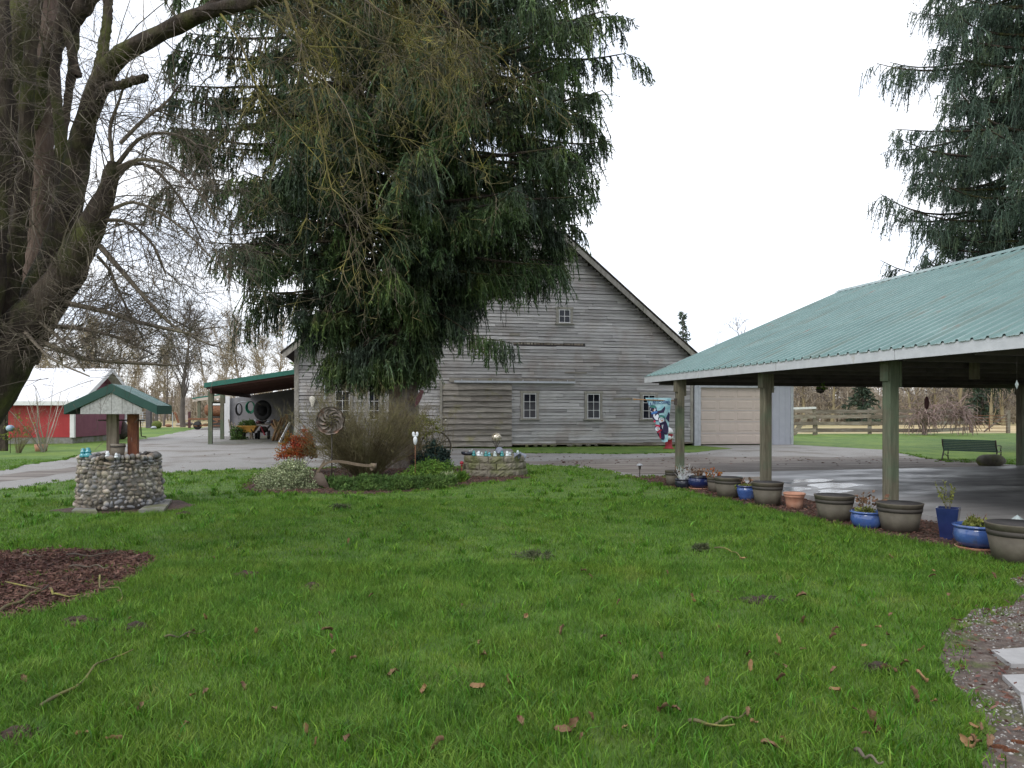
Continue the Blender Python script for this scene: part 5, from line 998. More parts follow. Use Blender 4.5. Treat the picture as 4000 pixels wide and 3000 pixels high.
# iron wheel behind the shrubs
c = PD(1702, 1745, 20.0); wh = thing('wagon_wheel', (c[0], c[1], c[2]), 'old dark spoked iron wheel leaning behind the dark bush', 'wagon wheel', .2)
mb = MB(); a = np.linspace(0, 6.2832, 33); mb.tube([(.42 * math.cos(x), .03 * math.sin(x), .42 * math.sin(x)) for x in a], .025, 6, cap=False); mb.build('rim', W['iron'], wh)
mb = MB()
for i in range(10): x = i * .628; mb.beam((0, 0, 0), (.41 * math.cos(x), .03 * math.sin(x), .41 * math.sin(x)), .018, .018, up=(0, 1, 0))
mb.build('spokes', W['iron'], wh)
# path light
g = G(2499, 1866); t = thing('path_light', (g[0], g[1], 0), 'small solar path light standing at the gravel edge', 'path light'); 
mb = MB(); mb.tube([(0, 0, 0), (0, 0, .22)], .013, 8); mb.lathe([(.02, .20), (.03, .23), (.035, .29)], 10); mb.build('stake', W['iron'], t); mb = MB(); mb.lathe([(0, .29), (.075, .295), (.078, .305), (.045, .335), (0, .345)], 14); mb.build('cap', W['galv'], t)
# hydrant
g = G(2612, 1753); t = thing('fire_hydrant', (g[0], g[1], 0), 'red fire hydrant with white cap and side outlets by the barn corner', 'hydrant')
mb = MB(); mb.lathe([(.24, 0), (.24, .04), (.17, .05), (.15, .10), (.14, .55), (.19, .57), (.19, .62), (.15, .63), (.15, .66)], 18); mb.build('barrel', W['hydrant'], t)
mb = MB(); mb.lathe([(.2, .66), (.19, .75), (.13, .86), (.05, .92), (0, .93)], 18); mb.build('bonnet', W['white'], t)
for s in (-1, 1, 0):
    mb = MB(); mb.lathe([(.0, .20), (.085, .19), (.095, .12), (.06, .10), (.06, 0)], 12); V = mb.V[0]; mb.V[0] = np.stack([V[:, 2] * s if s else V[:, 0], -V[:, 2] if s == 0 else V[:, 0], V[:, 1] + .48], 1); mb.build('outlet_cap', W['white'], t)

# ------------------------------------------------------------------ planters along the carport slab
def potthing(name, px, py, rb, label, cat='plant pot', z=0):
    g = G(px, py, z); return thing(name, (g[0], g[1] + rb, z), label, cat)
def soil_(t, r_, z): mb = MB(); mb.lathe([(0, z + .012), (r_ * .6, z + .008), (r_, z)], 18); mb.build('soil', W['soil'], t)
def greypot(px, py, rt_, h, label):
    rb = rt_ * .74; t = potthing('grey_pot', px, py, rb, label); mb = MB()
    mb.lathe([(rb, 0), (rb + (rt_ - rb) * .7, h * .7)], 30); mb.lathe([(rb + (rt_ - rb) * .82, h * .83), (rt_, h - .012), (rt_ + .004, h), (rt_ - .018, h)], 30); mb.F.pop(); mb.M.pop(); mb.S.pop(); mb.build('body', W['potgrey'], t); mb = MB(); mb.lathe([(rt_ - .018, h), (rt_ - .05, h * .55), (0, h * .54)], 30); mb.F.pop(0) if 0 else None; mb.build('inside', W['potin'], t)
    mb = MB(); mb.lathe([(rb + (rt_ - rb) * .7 + .004, h * .70), (rb + (rt_ - rb) * .82 + .004, h * .83)], 30); mb.build('band', W['potband'], t); soil_(t, rt_ - .055, h * .56); return t
def twigplant(t, h, n, seed, leaf, leafm, base=.05, zb=.3, stemm='shrubtwig', ls=.04, nl=150, spread=.5, name='plant'):
    ps = stems_of(n, h, spread, seed, .004, 6, base=base); V, F = ring_tubes(*ps, 3); V = V + np.array([0, 0, zb])
    parts = [(V, F)]; o = npmesh(name, V, F, W[stemm], t)
    if leaf:
        S, T, tt, idx = sample(ps[0], max(1, nl // n), .35, 1); S = S + np.array([0, 0, zb]); o = npmesh('leaves', *blades_from(S, nrm(T + rng.normal(size=S.shape) * .8), rng.uniform(.6, 1.3, len(S)) * ls, rng.uniform(.3, .5, len(S)) * ls), W[leafm], t)
def bowl(name, px, py, rt_, h, label, m, rimm=None, saucer=False, prof=None):
    rb = rt_ * .7; t = potthing(name, px, py, rb, label); z = .045 if saucer else 0
    pr = prof or [(.72, 0), (.95, .25), (1.02, .5), (.97, .78), (.94, .86)]
    mb = MB(); mb.lathe([(a * rt_, z + b * h) for a, b in pr], 30); mb.build('body', W[m], t)
    e = pr[-1][0]; mb = MB(); mb.lathe([(e * rt_, z + h * pr[-1][1]), (rt_ * 1.04, z + h * .90), (rt_ * 1.05, z + h * .96), (rt_ * .98, z + h), (rt_ * .88, z + h * .97), (rt_ * .86, z + h * .8)], 30); mb.build('rim', W[rimm or m], t)
    if saucer: mb = MB(); mb.lathe([(rt_ * .78, 0), (rt_ * .95, .045), (rt_ * .9, .045), (rt_ * .72, .012)], 28); mb.build('saucer', W['terra'], t)
    soil_(t, rt_ * .87, z + h * .82); return t
greypot(2628, 1900, .145, .34, 'narrow grey-brown pot, farthest in the row by the carport corner post')
t = bowl('dark_pot', 2674, 1910, .17, .20, 'low black pot holding a clump of pale dead stems', 'blackglaze'); twigplant(t, .34, 40, 1, True, 'brownleaf', .08, .17, 'porcelain', .05, 60, .5)
t = bowl('blue_black_pot', 2737, 1915, .215, .235, 'dark blue glazed pot on a terracotta saucer with sparse plant', 'navyglaze', 'blackglaze', True); twigplant(t, .24, 16, 2, True, 'brownleaf', .1, .2, ls=.05, nl=110)
t = greypot(2800, 1926, .16, .30, 'small grey-brown pot half hidden behind the wide grey one'); twigplant(t, .24, 18, 3, True, 'redleaf', .1, .26, ls=.045, nl=130, spread=1.5)
greypot(2858, 1948, .262, .38, 'empty wide grey-brown pot with white pots behind, left of the blue-banded pot')
t = bowl('blue_banded_pot', 2925, 1956, .185, .27, 'blue pot with dark upper band and lime green stonecrop', 'blueglaze', 'navyglaze', prof=[(.70, 0), (.80, .3), (.9, .6), (.97, .86)])
npmesh('stonecrop', *leafcloud(900, (.15, .12, .07), 50, .03, .3, 1.2, base=.24), W['limeleaf'], t); twigplant(t, .2, 8, 5, True, 'brownleaf', .06, .22, ls=.06, nl=40)
greypot(3014, 1980, .265, .40, 'empty wide grey-brown pot standing before the middle carport post')
t = bowl('terracotta_pot', 3114, 1992, .168, .27, 'terracotta pot with tapering sides and dark soil', 'terra', 'terra', False, [(.72, 0), (.80, .4), (.88, .72), (.93, .74), (.97, .86)])
greypot(3284, 2042, .278, .38, 'wide grey-brown pot between the terracotta pot and round blue pot')
t = bowl('round_blue_pot', 3406, 2068, .205, .235, 'round blue glazed pot with dry leafy stems before the near post', 'blueglaze'); twigplant(t, .30, 14, 6, True, 'brownleaf', .08, .19, ls=.06, nl=70); npmesh('plant', *leafcloud(420, (.14, .11, .1), 51, .04, .3, base=.2), W['limeleaf'], t)
greypot(3548, 2086, .287, .385, 'wide grey-brown pot at the foot of the near carport post')
g = G(3720, 2112); t = thing('square_blue_planter', (g[0], g[1] + .08, 0), 'tall square tapering navy blue planter with thin leggy plant', 'plant pot', R(52)); mb = MB(); a, b, h = .085, .125, .40
for (z0_, z1_, s0, s1) in ((0, .07, a * .98, a), (.07, h, a, b)): mb.add([(x * s0, y * s0, z0_) for x, y in ((-1, -1), (1, -1), (1, 1), (-1, 1))] + [(x * s1, y * s1, z1_) for x, y in ((-1, -1), (1, -1), (1, 1), (-1, 1))], [(0, 1, 5, 4), (1, 2, 6, 5), (2, 3, 7, 6), (3, 0, 4, 7), (3, 2, 1, 0)])
mb.add([(x * s, y * s, z) for s, z in ((b, h), (b * .88, h), (b * .86, h - .05)) for x, y in ((-1, -1), (1, -1), (1, 1), (-1, 1))], [(4 * k + i, 4 * k + (i + 1) % 4, 4 * k + 4 + (i + 1) % 4, 4 * k + 4 + i) for k in (0, 1) for i in range(4)] + [(8, 9, 10, 11)])
mb.build('body', W['navyglaze'], t); twigplant(t, .42, 7, 8, True, 'limeleaf', .06, .35, ls=.03, nl=150, spread=.22)
t = bowl('large_blue_bowl', 3852, 2158, .238, .25, 'large round blue glazed bowl on terracotta saucer with trailing plant', 'blueglaze', 'blueglaze', True); npmesh('trailing_plant', *leafcloud(900, (.20, .13, .12), 52, .035, .3, base=.26), W['limeleaf'], t); twigplant(t, .2, 16, 9, False, None, .05, .24, 'rust', spread=.4)
greypot(4035, 2215, .30, .42, 'nearest grey-brown pot, cut off by the right edge of the photo')
t = potthing('glass_cloche', 3985, 2075, .05, 'small pale glass lantern between the blue bowl and nearest grey pot', 'lantern', .1); mb = MB(); mb.lathe([(.07, 0), (.09, .06), (.08, .13), (0, .2)], 6, smooth=False); mb.build('glass_body', W['clearglass'], t)
for i, (x, y) in enumerate(((2790, 1890), (2905, 1902))): 
    g = G(x, y); mb = MB(); mb.lathe([(.05, 0), (.075, .2), (.068, .2), (.05, .02)], 14); tag(mb.build('white_pot', W['clearglass'], loc=(g[0], g[1] + .35, .0)), ['small white pot showing behind the dark blue glazed pot', 'small white pot showing behind the wide empty grey pot'][i], 'plant pot')

# ------------------------------------------------------------------ carport hangings, bench, boulder
c = PD(3205, 1520, 15.5); hb = thing('hanging_basket', tuple(c), 'small green hanging basket under the far carport beam', 'hanging basket'); mb = MB(); mb.lathe([(0, -.10), (.07, -.07), (.10, 0), (.09, 0), (0, -.05)], 12); mb.build('basket', W['iron'], hb)
npmesh('foliage', *leafcloud(420, (.12, .10, .14), 60, .04, .2, base=-.06), W['greenleaf'], hb); mb = MB()
for i in range(3): a = i * 2.1; mb.tube([(.09 * math.cos(a), .09 * math.sin(a), 0), (0, 0, .2), (0, 0, .82)], .004, 4)
mb.build('chain', W['iron'], hb)
c = PD(3620, 1574, 12.5); t = thing('wind_spinner', tuple(c), 'dark maroon oval wind spinner hanging on a string in the carport', 'wind spinner'); mb = MB(); mb.blob((0, 0, 0), (.088, .03, .23), rough=0, nu=16, nv=12); mb.build('oval', W['maroon'], t); mb = MB(); mb.tube([(0, 0, .11), (0, 0, .72)], .003, 4); mb.build('string', W['iron'], t)
c = PD(3972, 1502, 8.9); t = thing('glass_chime', tuple(c), 'small green glass diamond hanging on wire at the right carport edge', 'hanging ornament'); mb = MB(); mb.lathe([(0, -.06), (.02, 0), (0, .06)], 4, smooth=False); mb.build('diamond', W['clearglass'], t); mb = MB(); mb.tube([(0, 0, .06), (0, 0, .40)], .002, 4); mb.build('wire', W['iron'], t)
g = G(3782, 1803); be = thing('park_bench', (g[0], g[1], 0), 'dark green slatted park bench seen from behind beyond the carport', 'bench', R(-48)); be.scale = (1, 1, .80); W2 = .74
for k, (y, z) in enumerate([(0, .86), (.03, .78), (.05, .70), (.07, .62), (.085, .54), (.095, .47)]):
    pass
mb = MB(); 
for k in range(7): z = .84 - .068 * k; mb.box((0, .02 + .017 * k, z), (W2 * 2, .024, .060))
mb.build('backrest', W['benchgreen'], be)
mb = MB()
for k in range(6): mb.box((0, .20 + .075 * k, .43 - .004 * k), (W2 * 2, .07, .03))
mb.build('seat', W['benchgreen'], be)
for s in (-1, 1):
    x = s * (W2 + .01); mb = MB(); mb.tube(resample([(x, 0, .88), (x, .06, .62), (x, .16, .42), (x, .05, .2), (x, -.02, 0)], 12), .022, 6); mb.tube(resample([(x, .16, .41), (x, .40, .40), (x, .60, .40), (x, .56, .2), (x, .62, 0)], 14), .02, 6)
    mb.tube(resample([(x, .05, .64), (x, .3, .66), (x, .56, .64), (x, .62, .58), (x, .56, .54), (x, .58, .42)], 14), .018, 6); mb.tube(resample([(x, .04, .16), (x, .25, .26), (x, .5, .16)], 8), .014, 5); mb.build('iron_side', W['iron'], be)
g = G(3890, 1822); mb = MB(); mb.blob((0, .25, .16), (.78, .6, .42), rough=.14, nu=16, nv=10, seed=14); tag(mb.build('boulder', W['rock'], loc=g), 'mossy brown boulder beside the green bench', 'boulder')

# ------------------------------------------------------------------ welcome flag on the far carport post
D = 17.2; fl = thing('garden_flag', tuple(PD(2555, 1565, D)), 'pale blue Welcome flag with three penguins in winter hats on the far carport post', 'flag'); o0 = np.array(fl.location)
mb = MB(); a, b = PD(2478, 1560, D - .05) - o0, PD(2636, 1566, D + .02) - o0; mb.tube([a, b], .013, 8); mb.lathe([(0, 0), (.025, .01), (.02, .05), (0, .06)], 8); V = mb.V[-1]; mb.V[-1] = np.stack([V[:, 2] * -1, V[:, 1], V[:, 0]], 1) + a + np.array([.03, 0, 0]); mb.build('pole', W['scrapwood'], fl)
mb = MB(); mb.box(tuple(b + np.array([.02, 0, -.02])), (.06, .06, .16)); mb.build('bracket', W['iron'], fl)
def fp(x, y, dy=0.0):                                         # flag picture coordinates (photo px) -> flag plane
    p_ = PD(x, y, D) - o0; f = (y - 1553) / 180; p_[1] += dy + .03 * math.sin(x * .09 + y * .03) * (.3 + f); return p_
L_ = lambda f: 2520 + 66 * f ** .85; R_ = lambda f: 2622 - 14 * f
V, F = [], []; n, m_ = 18, 12
for j in range(n + 1):
    f = j / n; 
    for i in range(m_ + 1): e = i / m_; x = L_(f) * (1 - e) + R_(f) * e; V.append(fp(x, 1554 + (174 - 8 * abs(e - .5)) * f))
F = [(j * (m_ + 1) + i, j * (m_ + 1) + i + 1, (j + 1) * (m_ + 1) + i + 1, (j + 1) * (m_ + 1) + i) for j in range(n) for i in range(m_)]
mflag = [mat('flag_sky', [(.35, (.20, .44, .52)), (.6, (.42, .64, .70))], scale=7, trans=.2), mat('flag_dark', (.025, .02, .06)), mat('flag_white', (.60, .64, .72)), mat('flag_red', (.42, .02, .06)), mat('flag_teal', (.05, .20, .17)), mat('flag_orange', (.5, .22, .06)), mat('flag_blue', (.05, .16, .42)), mat('flag_ink', (.06, .10, .26))]
mb = MB(); mb.add(V, F, 0, True); mb.build('cloth', mflag, fl)
mb = MB(); lay = [0]
def ell(cx_, cy_, rx, ry, m, rot=0, n=18):
    lay[0] += 1; V = []; ca, sa = math.cos(rot), math.sin(rot)
    for i in range(n): a = 6.2832 * i / n; x, y = rx * math.cos(a), ry * math.sin(a); V.append(fp(cx_ + x * ca - y * sa, cy_ + x * sa + y * ca, -.004 - .0012 * lay[0]))
    mb.add(V, [tuple(range(n))], m)
def pol(pts, m): lay[0] += 1; mb.add([fp(x, y, -.004 - .0012 * lay[0]) for x, y in pts], [tuple(range(len(pts)))], m)
def peng(hx, hy, s, tx, ty, hat, scarf, wing=None):
    dx, dy = tx - hx, ty - hy; L = math.hypot(dx, dy); r_ = math.atan2(dy, dx)
    ell((hx + tx) / 2, (hy + ty) / 2, L / 2 + 6, 15 * s, 1, r_); ell((hx + tx) / 2 + 3, (hy + ty) / 2 + 3, L / 2 - 2, 10 * s, 2, r_)
    if wing: pol(wing, 1)
    ell(hx, hy - 1, 14 * s, 15 * s, 1, .2); ell(hx - 1, hy + 3, 11 * s, 11 * s, 2, .2); ell(hx, hy - 10 * s, 12 * s, 6 * s, hat, .2)
    pol([(hx - 1 - 3 * s, hy + 3), (hx + 5 * s, hy + 2), (hx + 1, hy + 9 * s)], 5); ell(hx - 4 * s, hy - 1, 1.2, 1.6, 1); ell(hx + 4 * s, hy - 1, 1.2, 1.6, 1)
    ell(hx + dx / L * 15 * s, hy + dy / L * 15 * s, 5 * s, 13 * s, scarf, r_)
peng(2551, 1598, 1.0, 2566, 1640, 4, 6, [(2566, 1606), (2582, 1602), (2597, 1586), (2598, 1596), (2592, 1612), (2570, 1616)])
peng(2584, 1638, 1.05, 2602, 1692, 4, 1, [(2600, 1634), (2612, 1608), (2616, 1618), (2614, 1650)])
peng(2568, 1672, .85, 2590, 1712, 3, 3); ell(2556, 1646, 4, 4, 3); pol([(2572, 1688), (2580, 1690), (2582, 1712), (2576, 1714)], 3)
mb.build('penguin_print', mflag, fl)
lw = MB()
strokes = [[(2531, 1564), (2532, 1582), (2538, 1584), (2541, 1572), (2543, 1583), (2549, 1580), (2552, 1560), (2549, 1558)], [(2554, 1574), (2561, 1570), (2559, 1565), (2554, 1568), (2556, 1577), (2564, 1576)], [(2568, 1558), (2567, 1575), (2570, 1577)], [(2580, 1568), (2574, 1568), (2573, 1576), (2581, 1576)],
           [(2588, 1567), (2584, 1571), (2586, 1577), (2591, 1575), (2591, 1569), (2588, 1567)], [(2595, 1577), (2595, 1567), (2599, 1566), (2600, 1577), (2604, 1566), (2606, 1577)], [(2609, 1574), (2615, 1572), (2613, 1566), (2608, 1570), (2610, 1580), (2617, 1579)]]
for s in strokes:
    pts = resample(np.array([[x, y, 0] for x, y in s]), len(s) * 4); pts = [fp(x, y, -.012) for x, y, _ in pts]; lw.tube(pts, .0062, 5)
lw.build('welcome_lettering', mflag[7], fl)

# ------------------------------------------------------------------ fences, gates and shed
fo = [('L', 3095, 1697), ('a', 3186, 1698), ('b', 3397, 1696), ('c', 3610, 1698), ('d', 3795, 1690)]
fp_ = [np.array(G(x, y)) for _, x, y in fo]
fe = thing('board_fence', tuple(fp_[0]), 'weathered four-board wooden fence across the far lawn', 'fence'); o0 = fp_[0]
for i, p_ in enumerate(fp_[1:]):
    mb = MB(); p_ = p_ - o0; mb.box((p_[0], p_[1], .92), (.2, .2, 1.84)); mb.build('post', W['oldboard'], fe)
mb = MB(); q = random.Random(8)
for a, b in zip(fp_[:-1], fp_[1:]):
    for z, h in ((.30, .26), (.78, .24), (1.26, .26), (1.62, .26)): 
        a_, b_ = a - o0, b - o0; mb.beam((a_[0], a_[1] - .13, z + q.uniform(-.03, .03)), (b_[0], b_[1] - .13, z + q.uniform(-.03, .03)), .04, h)
mb.build('rails', W['oldboard'], fe)
ch = thing('loading_chute', tuple(np.array(G(3142, 1700)) + np.array([0, -.3, 0])), 'wooden stock chute with white-capped top rail beside the grey garage', 'chute'); mb = MB(); mb.beam((-.9, 0, 1.82), (.62, 0, 1.86), .3, .14); mb.build('cap_rail', W['white'], ch)
mb = MB(); mb.box((.55, 0, .9), (.16, .16, 1.8)); mb.box((-.9, 0, .9), (.16, .16, 1.8)); mb.beam((-.9, -.1, .05), (.1, -.1, 1.45), .08, .3); 
for z in (.3, .8, 1.3): mb.beam((-.9, -.14, z), (.6, -.14, z), .05, .2)
mb.build('chute_frame', W['oldboard'], ch)
def gate(px0, px1, py, label, h=1.3, n=6, mat_='rust', name='pipe_gate'):
    a, b = np.array(G(px0, py)), np.array(G(px1, py)); t = thing(name, tuple(a), label, 'gate'); d = b - a; mb = MB()
    for k in range(n): z = .15 + (h - .15) * (k / (n - 1)) ** 1.0; mb.tube([(0, 0, z), (d[0], d[1], z)], .025, 6)
    for f in (0, .5, 1): mb.tube([(d[0] * f, d[1] * f, .12), (d[0] * f, d[1] * f, h + .02)], .028, 6)
    mb.build('gate_bars', W[mat_], t); return t
gate(3788, 3942, 1692, 'rusty six-bar metal gate at the right end of the board fence'); g = np.array(G(3938, 1692)); mb = MB(); mb.box((0, 0, .85), (.2, .2, 1.7)); mb.beam((-.1, 0, 1.4), (-1.6, .3, .1), .08, .1); tag(mb.build('gate_post', W['oldboard'], loc=tuple(g)), 'braced wooden gate post beyond the corner post of the carport', 'post')
rng = np.random.default_rng(91); c0 = np.array(G(3690, 1700)); Sx = rng.uniform(-2.4, 2.0, 300); S = np.stack([Sx, rng.normal(size=300) * .3 - .2, rng.uniform(.9, 1.9, 300) * np.exp(-(Sx / 3.2) ** 2) + .25], 1)
Q = grow(S, nrm(rng.normal(size=(300, 3)) + np.array([0, 0, .4])), rng.uniform(.7, 1.8, 300), 9, droop=.22, wob=.18); vt = thing('vine_tangle', tuple(c0), 'purplish bare vine tangle heaped over the board fence', 'vine')
V, F = ring_tubes(Q, np.full(Q.shape[:2], .02), 3); V[:, 2] = np.maximum(V[:, 2], .02); npmesh('stems', V, F, W['vine'], vt)
# red shed
ST = math.atan(-.0); c0 = np.array(G(284, 1733)); sh = thing('red_shed', tuple(c0), 'red shed with white metal roof and white corner trim beside the driveway', 'shed', R(6)); LW, GW, HWL = 9.0, 6.0, 2.28
# local x runs left along the long wall (negative), local y goes back along the gable wall
mb = MB(); mb.prism([(0, .32), (GW, .32), (GW, HWL), (GW / 2, 3.85), (0, HWL)], lambda a, b, t: (-t * LW, a, b)); V = mb.V[0]
mb.build('wall', W['redpaint'], sh)
mb = MB(); mb.prism([(.08, .32), (GW - .1, .32), (GW - .1, HWL + .05), (GW / 2, 3.70), (.08, HWL + .05)], lambda a, b, t: (.004 + t * .03, a, b)); mb.build('gable_wall', W['mauvepaint'], sh)
mb = MB(); mb.box((-LW / 2, GW / 2, .16), (LW - .04, GW - .04, .32)); mb.build('foundation', W['concrete'], sh)
mb = MB(); mb.box((.0, .0, 1.3), (.2, .16, 1.98)); mb.build('corner_trim', W['white'], sh); mb = MB(); mb.box((.02, GW - .02, 1.3), (.14, .16, 1.98)); mb.build('corner_trim', W['white'], sh)
sl = (3.85 - HWL) / (GW / 2)
for s in (0, 1):
    mb = MB(); e = -.45; ze = HWL + e * sl; pts = [(e, ze + .02), (GW / 2, 3.87), (GW / 2, 3.93), (e, ze + .08)]
    if s: pts = [(GW - a, b) for a, b in pts]
    mb.prism(pts, lambda a, b, t: (.6 - t * (LW + 1.0), a, b))
    for i in range(34): x = .55 - (LW + .9) * i / 33; mb.beam((x, (e if not s else GW - e), ze + .085), (x, GW / 2, 3.935), .03, .02)
    mb.build('roof', W['whiteroof'], sh)
mb = MB(); mb.box((.1 - LW / 2, -.47, HWL - .45 * sl - .03), (LW + 1.0, .03, .2)); mb.build('fascia', W['white'], sh)
for s in (0, 1):
    mb = MB(); a, b = ((-.45, HWL - .45 * sl), (GW / 2, 3.85)) if s == 0 else ((GW + .45, HWL - .45 * sl), (GW / 2, 3.85)); mb.prism([(a[0], a[1] - .13), (b[0], b[1] - .13), (b[0], b[1] + .1), (a[0], a[1] + .1)], lambda p_, r_, t: (.6 + t * .03, p_, r_)); mb.build('bargeboard', W['white'], sh)
# post and blue globe at the left edge
g = G(14, 1762); mb = MB(); mb.bbox((0, 0, .95), (.27, .2, 1.9), .02); mb.blob((-.02, -.05, 1.55), (.3, .25, .3), seed=3, rough=.2); tag(mb.build('old_post', W['bark'], loc=g), 'thick old wooden post at the left edge before the red shed', 'post')
g = G(40, 1770); t = thing('blue_globe', g, 'pale blue glass globe on a thin stake beside the old post', 'gazing ball'); mb = MB(); mb.blob((0, 0, EYE + (HY - 1673) / FPX * g[1]), (.29, .29, .26), rough=0, nu=18, nv=12); mb.build('globe', W['blueball'], t); mb = MB(); mb.tube([(0, 0, 0), (0, 0, .75)], .012, 5); mb.build('stake', W['iron'], t)

# ------------------------------------------------------------------ lean-to contents (local frame of the barn front)
def LW_(px, py, D): 
    X, Y, z = P(px, py, D); return np.array([X, Y, z])
D = 41.0; c = LW_(971, 1719, D); wb = thing('wheelbarrow', (c[0], c[1], 0), 'yellow wheelbarrow heaped with green trimmings under the lean-to', 'wheelbarrow', .1)
mb = MB(); pr = lambda a, b, z: [(-a, -b, z), (a, -b, z), (a, b, z), (-a, b, z)]
V = pr(.28, .25, .42) + pr(.52, .42, .80) + pr(.56, .46, .80) + pr(.56, .46, .77) + pr(.50, .40, .80) + pr(.26, .23, .45)
F = [(3, 2, 1, 0)] + [(a + i, a + (i + 1) % 4, b + (i + 1) % 4, b + i) for a, b in ((0, 4), (4, 12), (12, 8), (8, 16), (16, 20)) for i in range(4)] + [(20, 21, 22, 23)]
mb.add(V, F); mb.build('tub', W['yellowtub'], wb)
mb = MB(); 
for s in (-1, 1): mb.beam((s * .28, -.3, .42), (s * .2, .5, .38), .05, .05); mb.beam((s * .25, -.2, .42), (s * .32, -.25, 0), .05, .05); mb.beam((s * .3, -.2, .40), (s * .36, -.9, .62), .045, .045)
mb.build('frame', W['iron'], wb)
for s in (-1, 1):
    mb = MB(); mb.lathe([(.05, -.04), (.16, -.05), (.2, 0), (.16, .05), (.05, .04)], 18); V = mb.V[0]; mb.V[0] = np.stack([V[:, 2] + s * .33, V[:, 0] + .35, V[:, 1] + .2], 1); mb.build('wheel', W['rubber'], wb)
npmesh('green_trimmings', *leafcloud(1500, (.42, .32, .30), 70, .12, .2, .35, base=.84), W['juniper'], wb)
npmesh_ = npmesh('conifer_trimmings', *leafcloud(1600, (.42, .35, .85), 71, .16, .2, .35), W['juniper']); c = LW_(930, 1722, 40.5); npmesh_.location = (c[0], c[1], 0); tag(npmesh_, 'stack of green conifer trimmings left of the wheelbarrow', 'trimmings')
Dw = 44.6
def ringobj(px, py, rx, rz, r_, m, name, label, cat, D=Dw, turns=1):
    c = LW_(px, py, D); mb = MB()
    for k in range(turns):
        a = np.linspace(0, 6.2832, 25); mb.tube([((rx + .03 * k) * math.cos(x), -.04 * k, (rz + .02 * k) * math.sin(x) - .02 * k) for x in a], r_, 6, cap=False)
    o = mb.build(name, W[m], loc=tuple(c)); o.rotation_euler = (0, 0, BT); tag(o, label, cat); return o
ringobj(934, 1597, .14, .33, .028, 'rubber', 'black_hose', 'narrow coil of black hose hanging left of the green hose', 'hose', turns=3)
ringobj(979, 1588, .19, .31, .026, 'hose', 'green_hose', 'round coil of bright green hose hanging in the lean-to', 'hose', turns=4)
c = LW_(1026, 1603, Dw); mb = MB(); mb.lathe([(.36, -.12), (.52, -.16), (.62, -.1), (.64, 0), (.62, .1), (.52, .16), (.36, .12), (.36, -.12)], 30); V = mb.V[0]; mb.V[0] = np.stack([V[:, 0] * .85, V[:, 2], V[:, 1]], 1); o = mb.build('tractor_tyre', W['rubber'], loc=tuple(c)); o.rotation_euler = (0, 0, BT); tag(o, 'large black tractor tyre hung on the lean-to back wall', 'tyre')
mb = MB(); c = LW_(945, 1573, Dw + .2); mb.tube([(-.25, 0, -.03), (.0, 0, .08), (.7, 0, .06)], .02, 6); mb.tube([(-.25, 0, -.05), (-.2, 0, -1.1)], .02, 6); o = mb.build('wall_bracket', W['galv'], loc=tuple(c)); tag(o, 'pale metal bar with bracket above the hoses on the wall', 'bracket')
lp = [(1064, 1714, 1100, 1632), (1078, 1716, 1112, 1628), (1100, 1715, 1070, 1640), (1112, 1712, 1124, 1622), (1122, 1712, 1090, 1652), (1066, 1718, 1086, 1650), (1090, 1716, 1128, 1640), (1106, 1716, 1060, 1655), (1128, 1705, 1118, 1618), (1082, 1718, 1096, 1670), (1095, 1718, 1130, 1665)]
q = random.Random(3)
for i, (a, b, c_, d_) in enumerate(lp):
    p0, p1 = LW_(a, b, 38.6 + .1 * i), LW_(c_, d_, 39.3 + .1 * i); p0[2] = .04; mb = MB(); mb.beam((0, 0, 0), tuple(p1 - p0), .05 + .03 * (i % 3), .12); o = mb.build('scrap_board', W['scrapwood'], loc=tuple(p0)); tag(o, 'reddish brown scrap board leaning in the heap under the lean-to', 'board', 'scrap boards leaning in the lean-to')
p0, p1 = LW_(1092, 1725, 36.8), LW_(1132, 1650, 37.4); p0[2] = .03; mb = MB(); mb.beam((0, 0, 0), tuple(p1 - p0), .06, .1); tag(mb.build('white_board', W['white'], loc=tuple(p0)), 'white painted board leaning at the right of the scrap heap', 'board')
c = LW_(1030, 1716, 41.5); t = thing('garden_tiller', (c[0], c[1], 0), 'dark garden tiller with a red guard between wheelbarrow and scrap boards', 'tiller', .2); mb = MB(); mb.blob((0, 0, .55), (.5, .4, .4), rough=.1, seed=2); mb.beam((0, 0, .5), (.6, -.3, 1.0), .05, .05); mb.beam((.05, 0, .4), (.5, .3, 1.0), .05, .05); mb.build('engine', W['iron'], t); mb = MB(); mb.beam((-.1, -.3, .75), (.12, -.35, .25), .16, .06); mb.build('guard', W['hydrant'], t)
for s in (-1, 1): mb = MB(); mb.lathe([(.05, -.05), (.24, -.06), (.26, 0), (.24, .06), (.05, .05)], 16); V = mb.V[0]; mb.V[0] = np.stack([V[:, 2] + s * .28, V[:, 0], V[:, 1] + .26], 1); mb.build('wheel', W['rubber'], t)
c = LW_(1058, 1716, 42.5); t = thing('workbench', (c[0], c[1], 0), 'cluttered grey workbench in the dark of the lean-to', 'bench', BT); mb = MB(); mb.box((0, 0, .85), (2.4, .7, .06)); 
for x in (-1.1, 1.1): mb.box((x, -.3, .41), (.08, .08, .82)); mb.box((x, .3, .41), (.08, .08, .82))
mb.build('table', W['oldboard'], t); mb = MB(); q = random.Random(1)
for i in range(12): mb.blob((-1.05 + .19 * i, q.uniform(-.15, .15), .96 + q.uniform(0, .08)), (q.uniform(.15, .35), .25, q.uniform(.14, .35)), m=i % 4, seed=i, rough=.2)
mb.build('clutter', [W['iron'], W['galv'], W['maroon'], W['rubber']], t)
